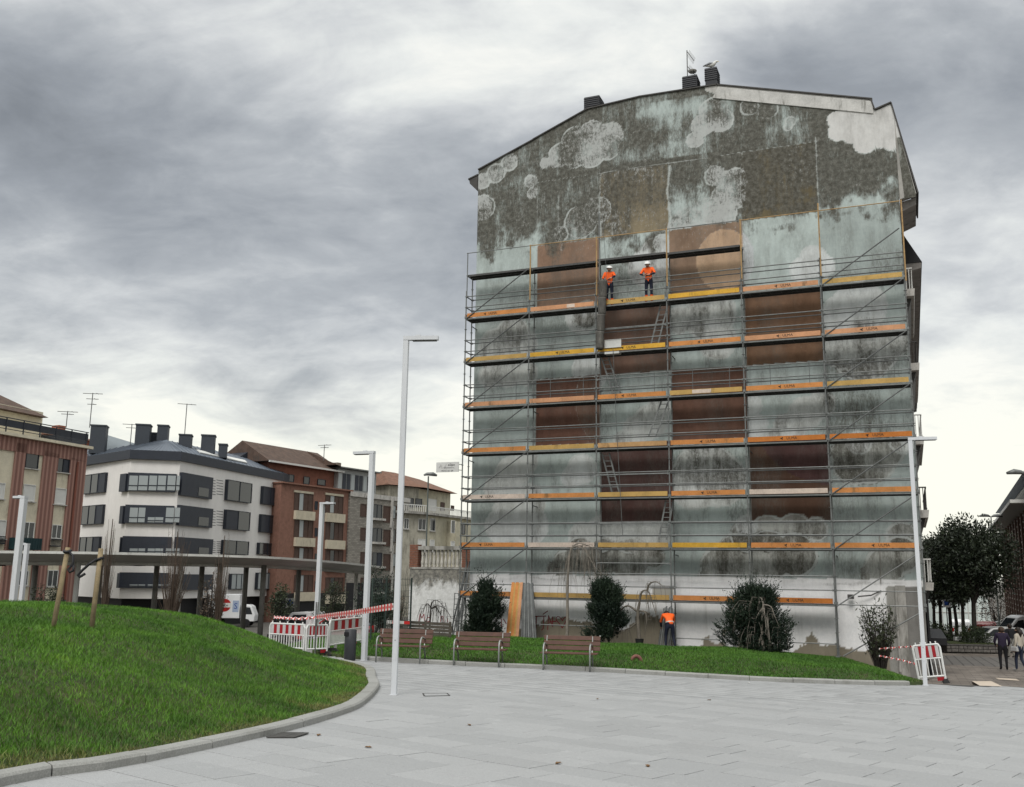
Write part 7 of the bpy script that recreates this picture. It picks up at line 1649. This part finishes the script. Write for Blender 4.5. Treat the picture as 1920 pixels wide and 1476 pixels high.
b = MB(); b.add([(1.2, -1.2, H + 1.74), (f.L + 6, -1.2, H + 1.74), (f.L + 6, 11, H + 1.74), (1.2, 11, H + 1.74), (5, 5, H + 3.4), (f.L + 6, 5, H + 3.4)], [(0, 1, 5, 4), (2, 3, 4, 5), (0, 4, 3), (1, 2, 5), (0, 3, 2, 1)]); f.build(b, 'roof', ZINC)
# passers-by
p = hit(1883, 1257, Zg, 25, 120)
person(p, R(-20), 'passer-by in dark purple jacket and black trousers seen from behind', dict(kna=(0, 0, 0)) and dict(ell=(-.28, .02, 1.14), wrl=(-.24, .16, .98), hal=(-.2, .2, .95), elr=(.28, .02, 1.14), wrr=(.24, .16, .98), har=(.2, .2, .95)), dict(skin=SKIN, top=PURPLE, trousers=BLACKC, shoes=BLACKC, sleeve=PURPLE, bulk=1.15), HAIRB)
p = hit(1915, 1259, Zg, 25, 120)
w1, D = person(p, R(30), 'woman with long dark hair, cream jacket and a pale shoulder bag', dict(anl=(-.1, .12, .09), tol=(-.1, .28, .04), knl=(-.1, .12, .5), anr=(.1, -.16, .11), tor=(.1, -.02, .04)), dict(skin=SKIN, top=CREAM, trousers=JEANS, shoes=LBOOT, sleeve=CREAM, long=1), HAIRD)
o = thing('shoulder_bag', tuple(Vector(p) + Vector((-.26, -.1, .78))), 'pale shoulder bag hanging at the side of the woman in cream', 'bag', R(30)); b = MB(); b.box((0, 0, .1), (.14, .34, .2), taper=.8); b.build('bag', LBOOT, o, bevel=.03); b = MB(); b.tube([(0, -.15, .18), (.12, -.05, .45), (.2, .02, .62), (.12, .08, .45), (0, .15, .18)], .01, 4); b.build('strap', LBOOT, o)
p = hit(1898, 1234, Zg, 25, 120)
person(p, R(10), 'man in dark jacket and stone coloured trousers farther up the street', dict(anl=(-.12, .05, .09), tol=(-.12, .22, .04)), dict(skin=SKIN, top=BLACKC, trousers=KHAKI, shoes=BLACKC, sleeve=BLACKC, bulk=1.05), HAIRD)

# ================================================================== SMALL LITTER
LEAFD = mat('dry_leaf', (.16, .09, .04), .8, .3, 20)
for i, (px, py, c) in enumerate(((1404, 1281, 0), (1047, 1432, 1), (690, 1402, 1), (1215, 1437, 1), (598, 1379, 1), (1330, 1313, 1), (1120, 1311, 1), (880, 1360, 1))):
    p = on_plaza(px, py, .004); r = random.Random(i)
    o = thing('dead_leaf' if c else 'paper_scrap', p, ['white scrap of paper near the lawn kerb', 'dry leaf on the slabs at the bottom centre', 'dry leaf on the slabs near the drain, to its right', 'dry leaf on the slabs at the bottom, right of centre', 'dry leaf right beside the drain grate', 'dry leaf on the far slabs before the broad yew', 'dry leaf on the far slabs before the right bench', 'dry leaf in the middle of the plaza'][i], 'leaf' if c else 'paper', r.uniform(0, 6))
    b = MB(); b.add([(-.05, 0, 0), (0, -.025, .012), (.055, 0, .006), (0, .03, .016)], [(0, 1, 2, 3)]); b.slab((-.03, -.01, .012), (.03, -.012, .012), (.035, .012, .014), (-.03, .014, .013), .004); b.build('blade', SHUT if c == 0 else LEAFD, o)
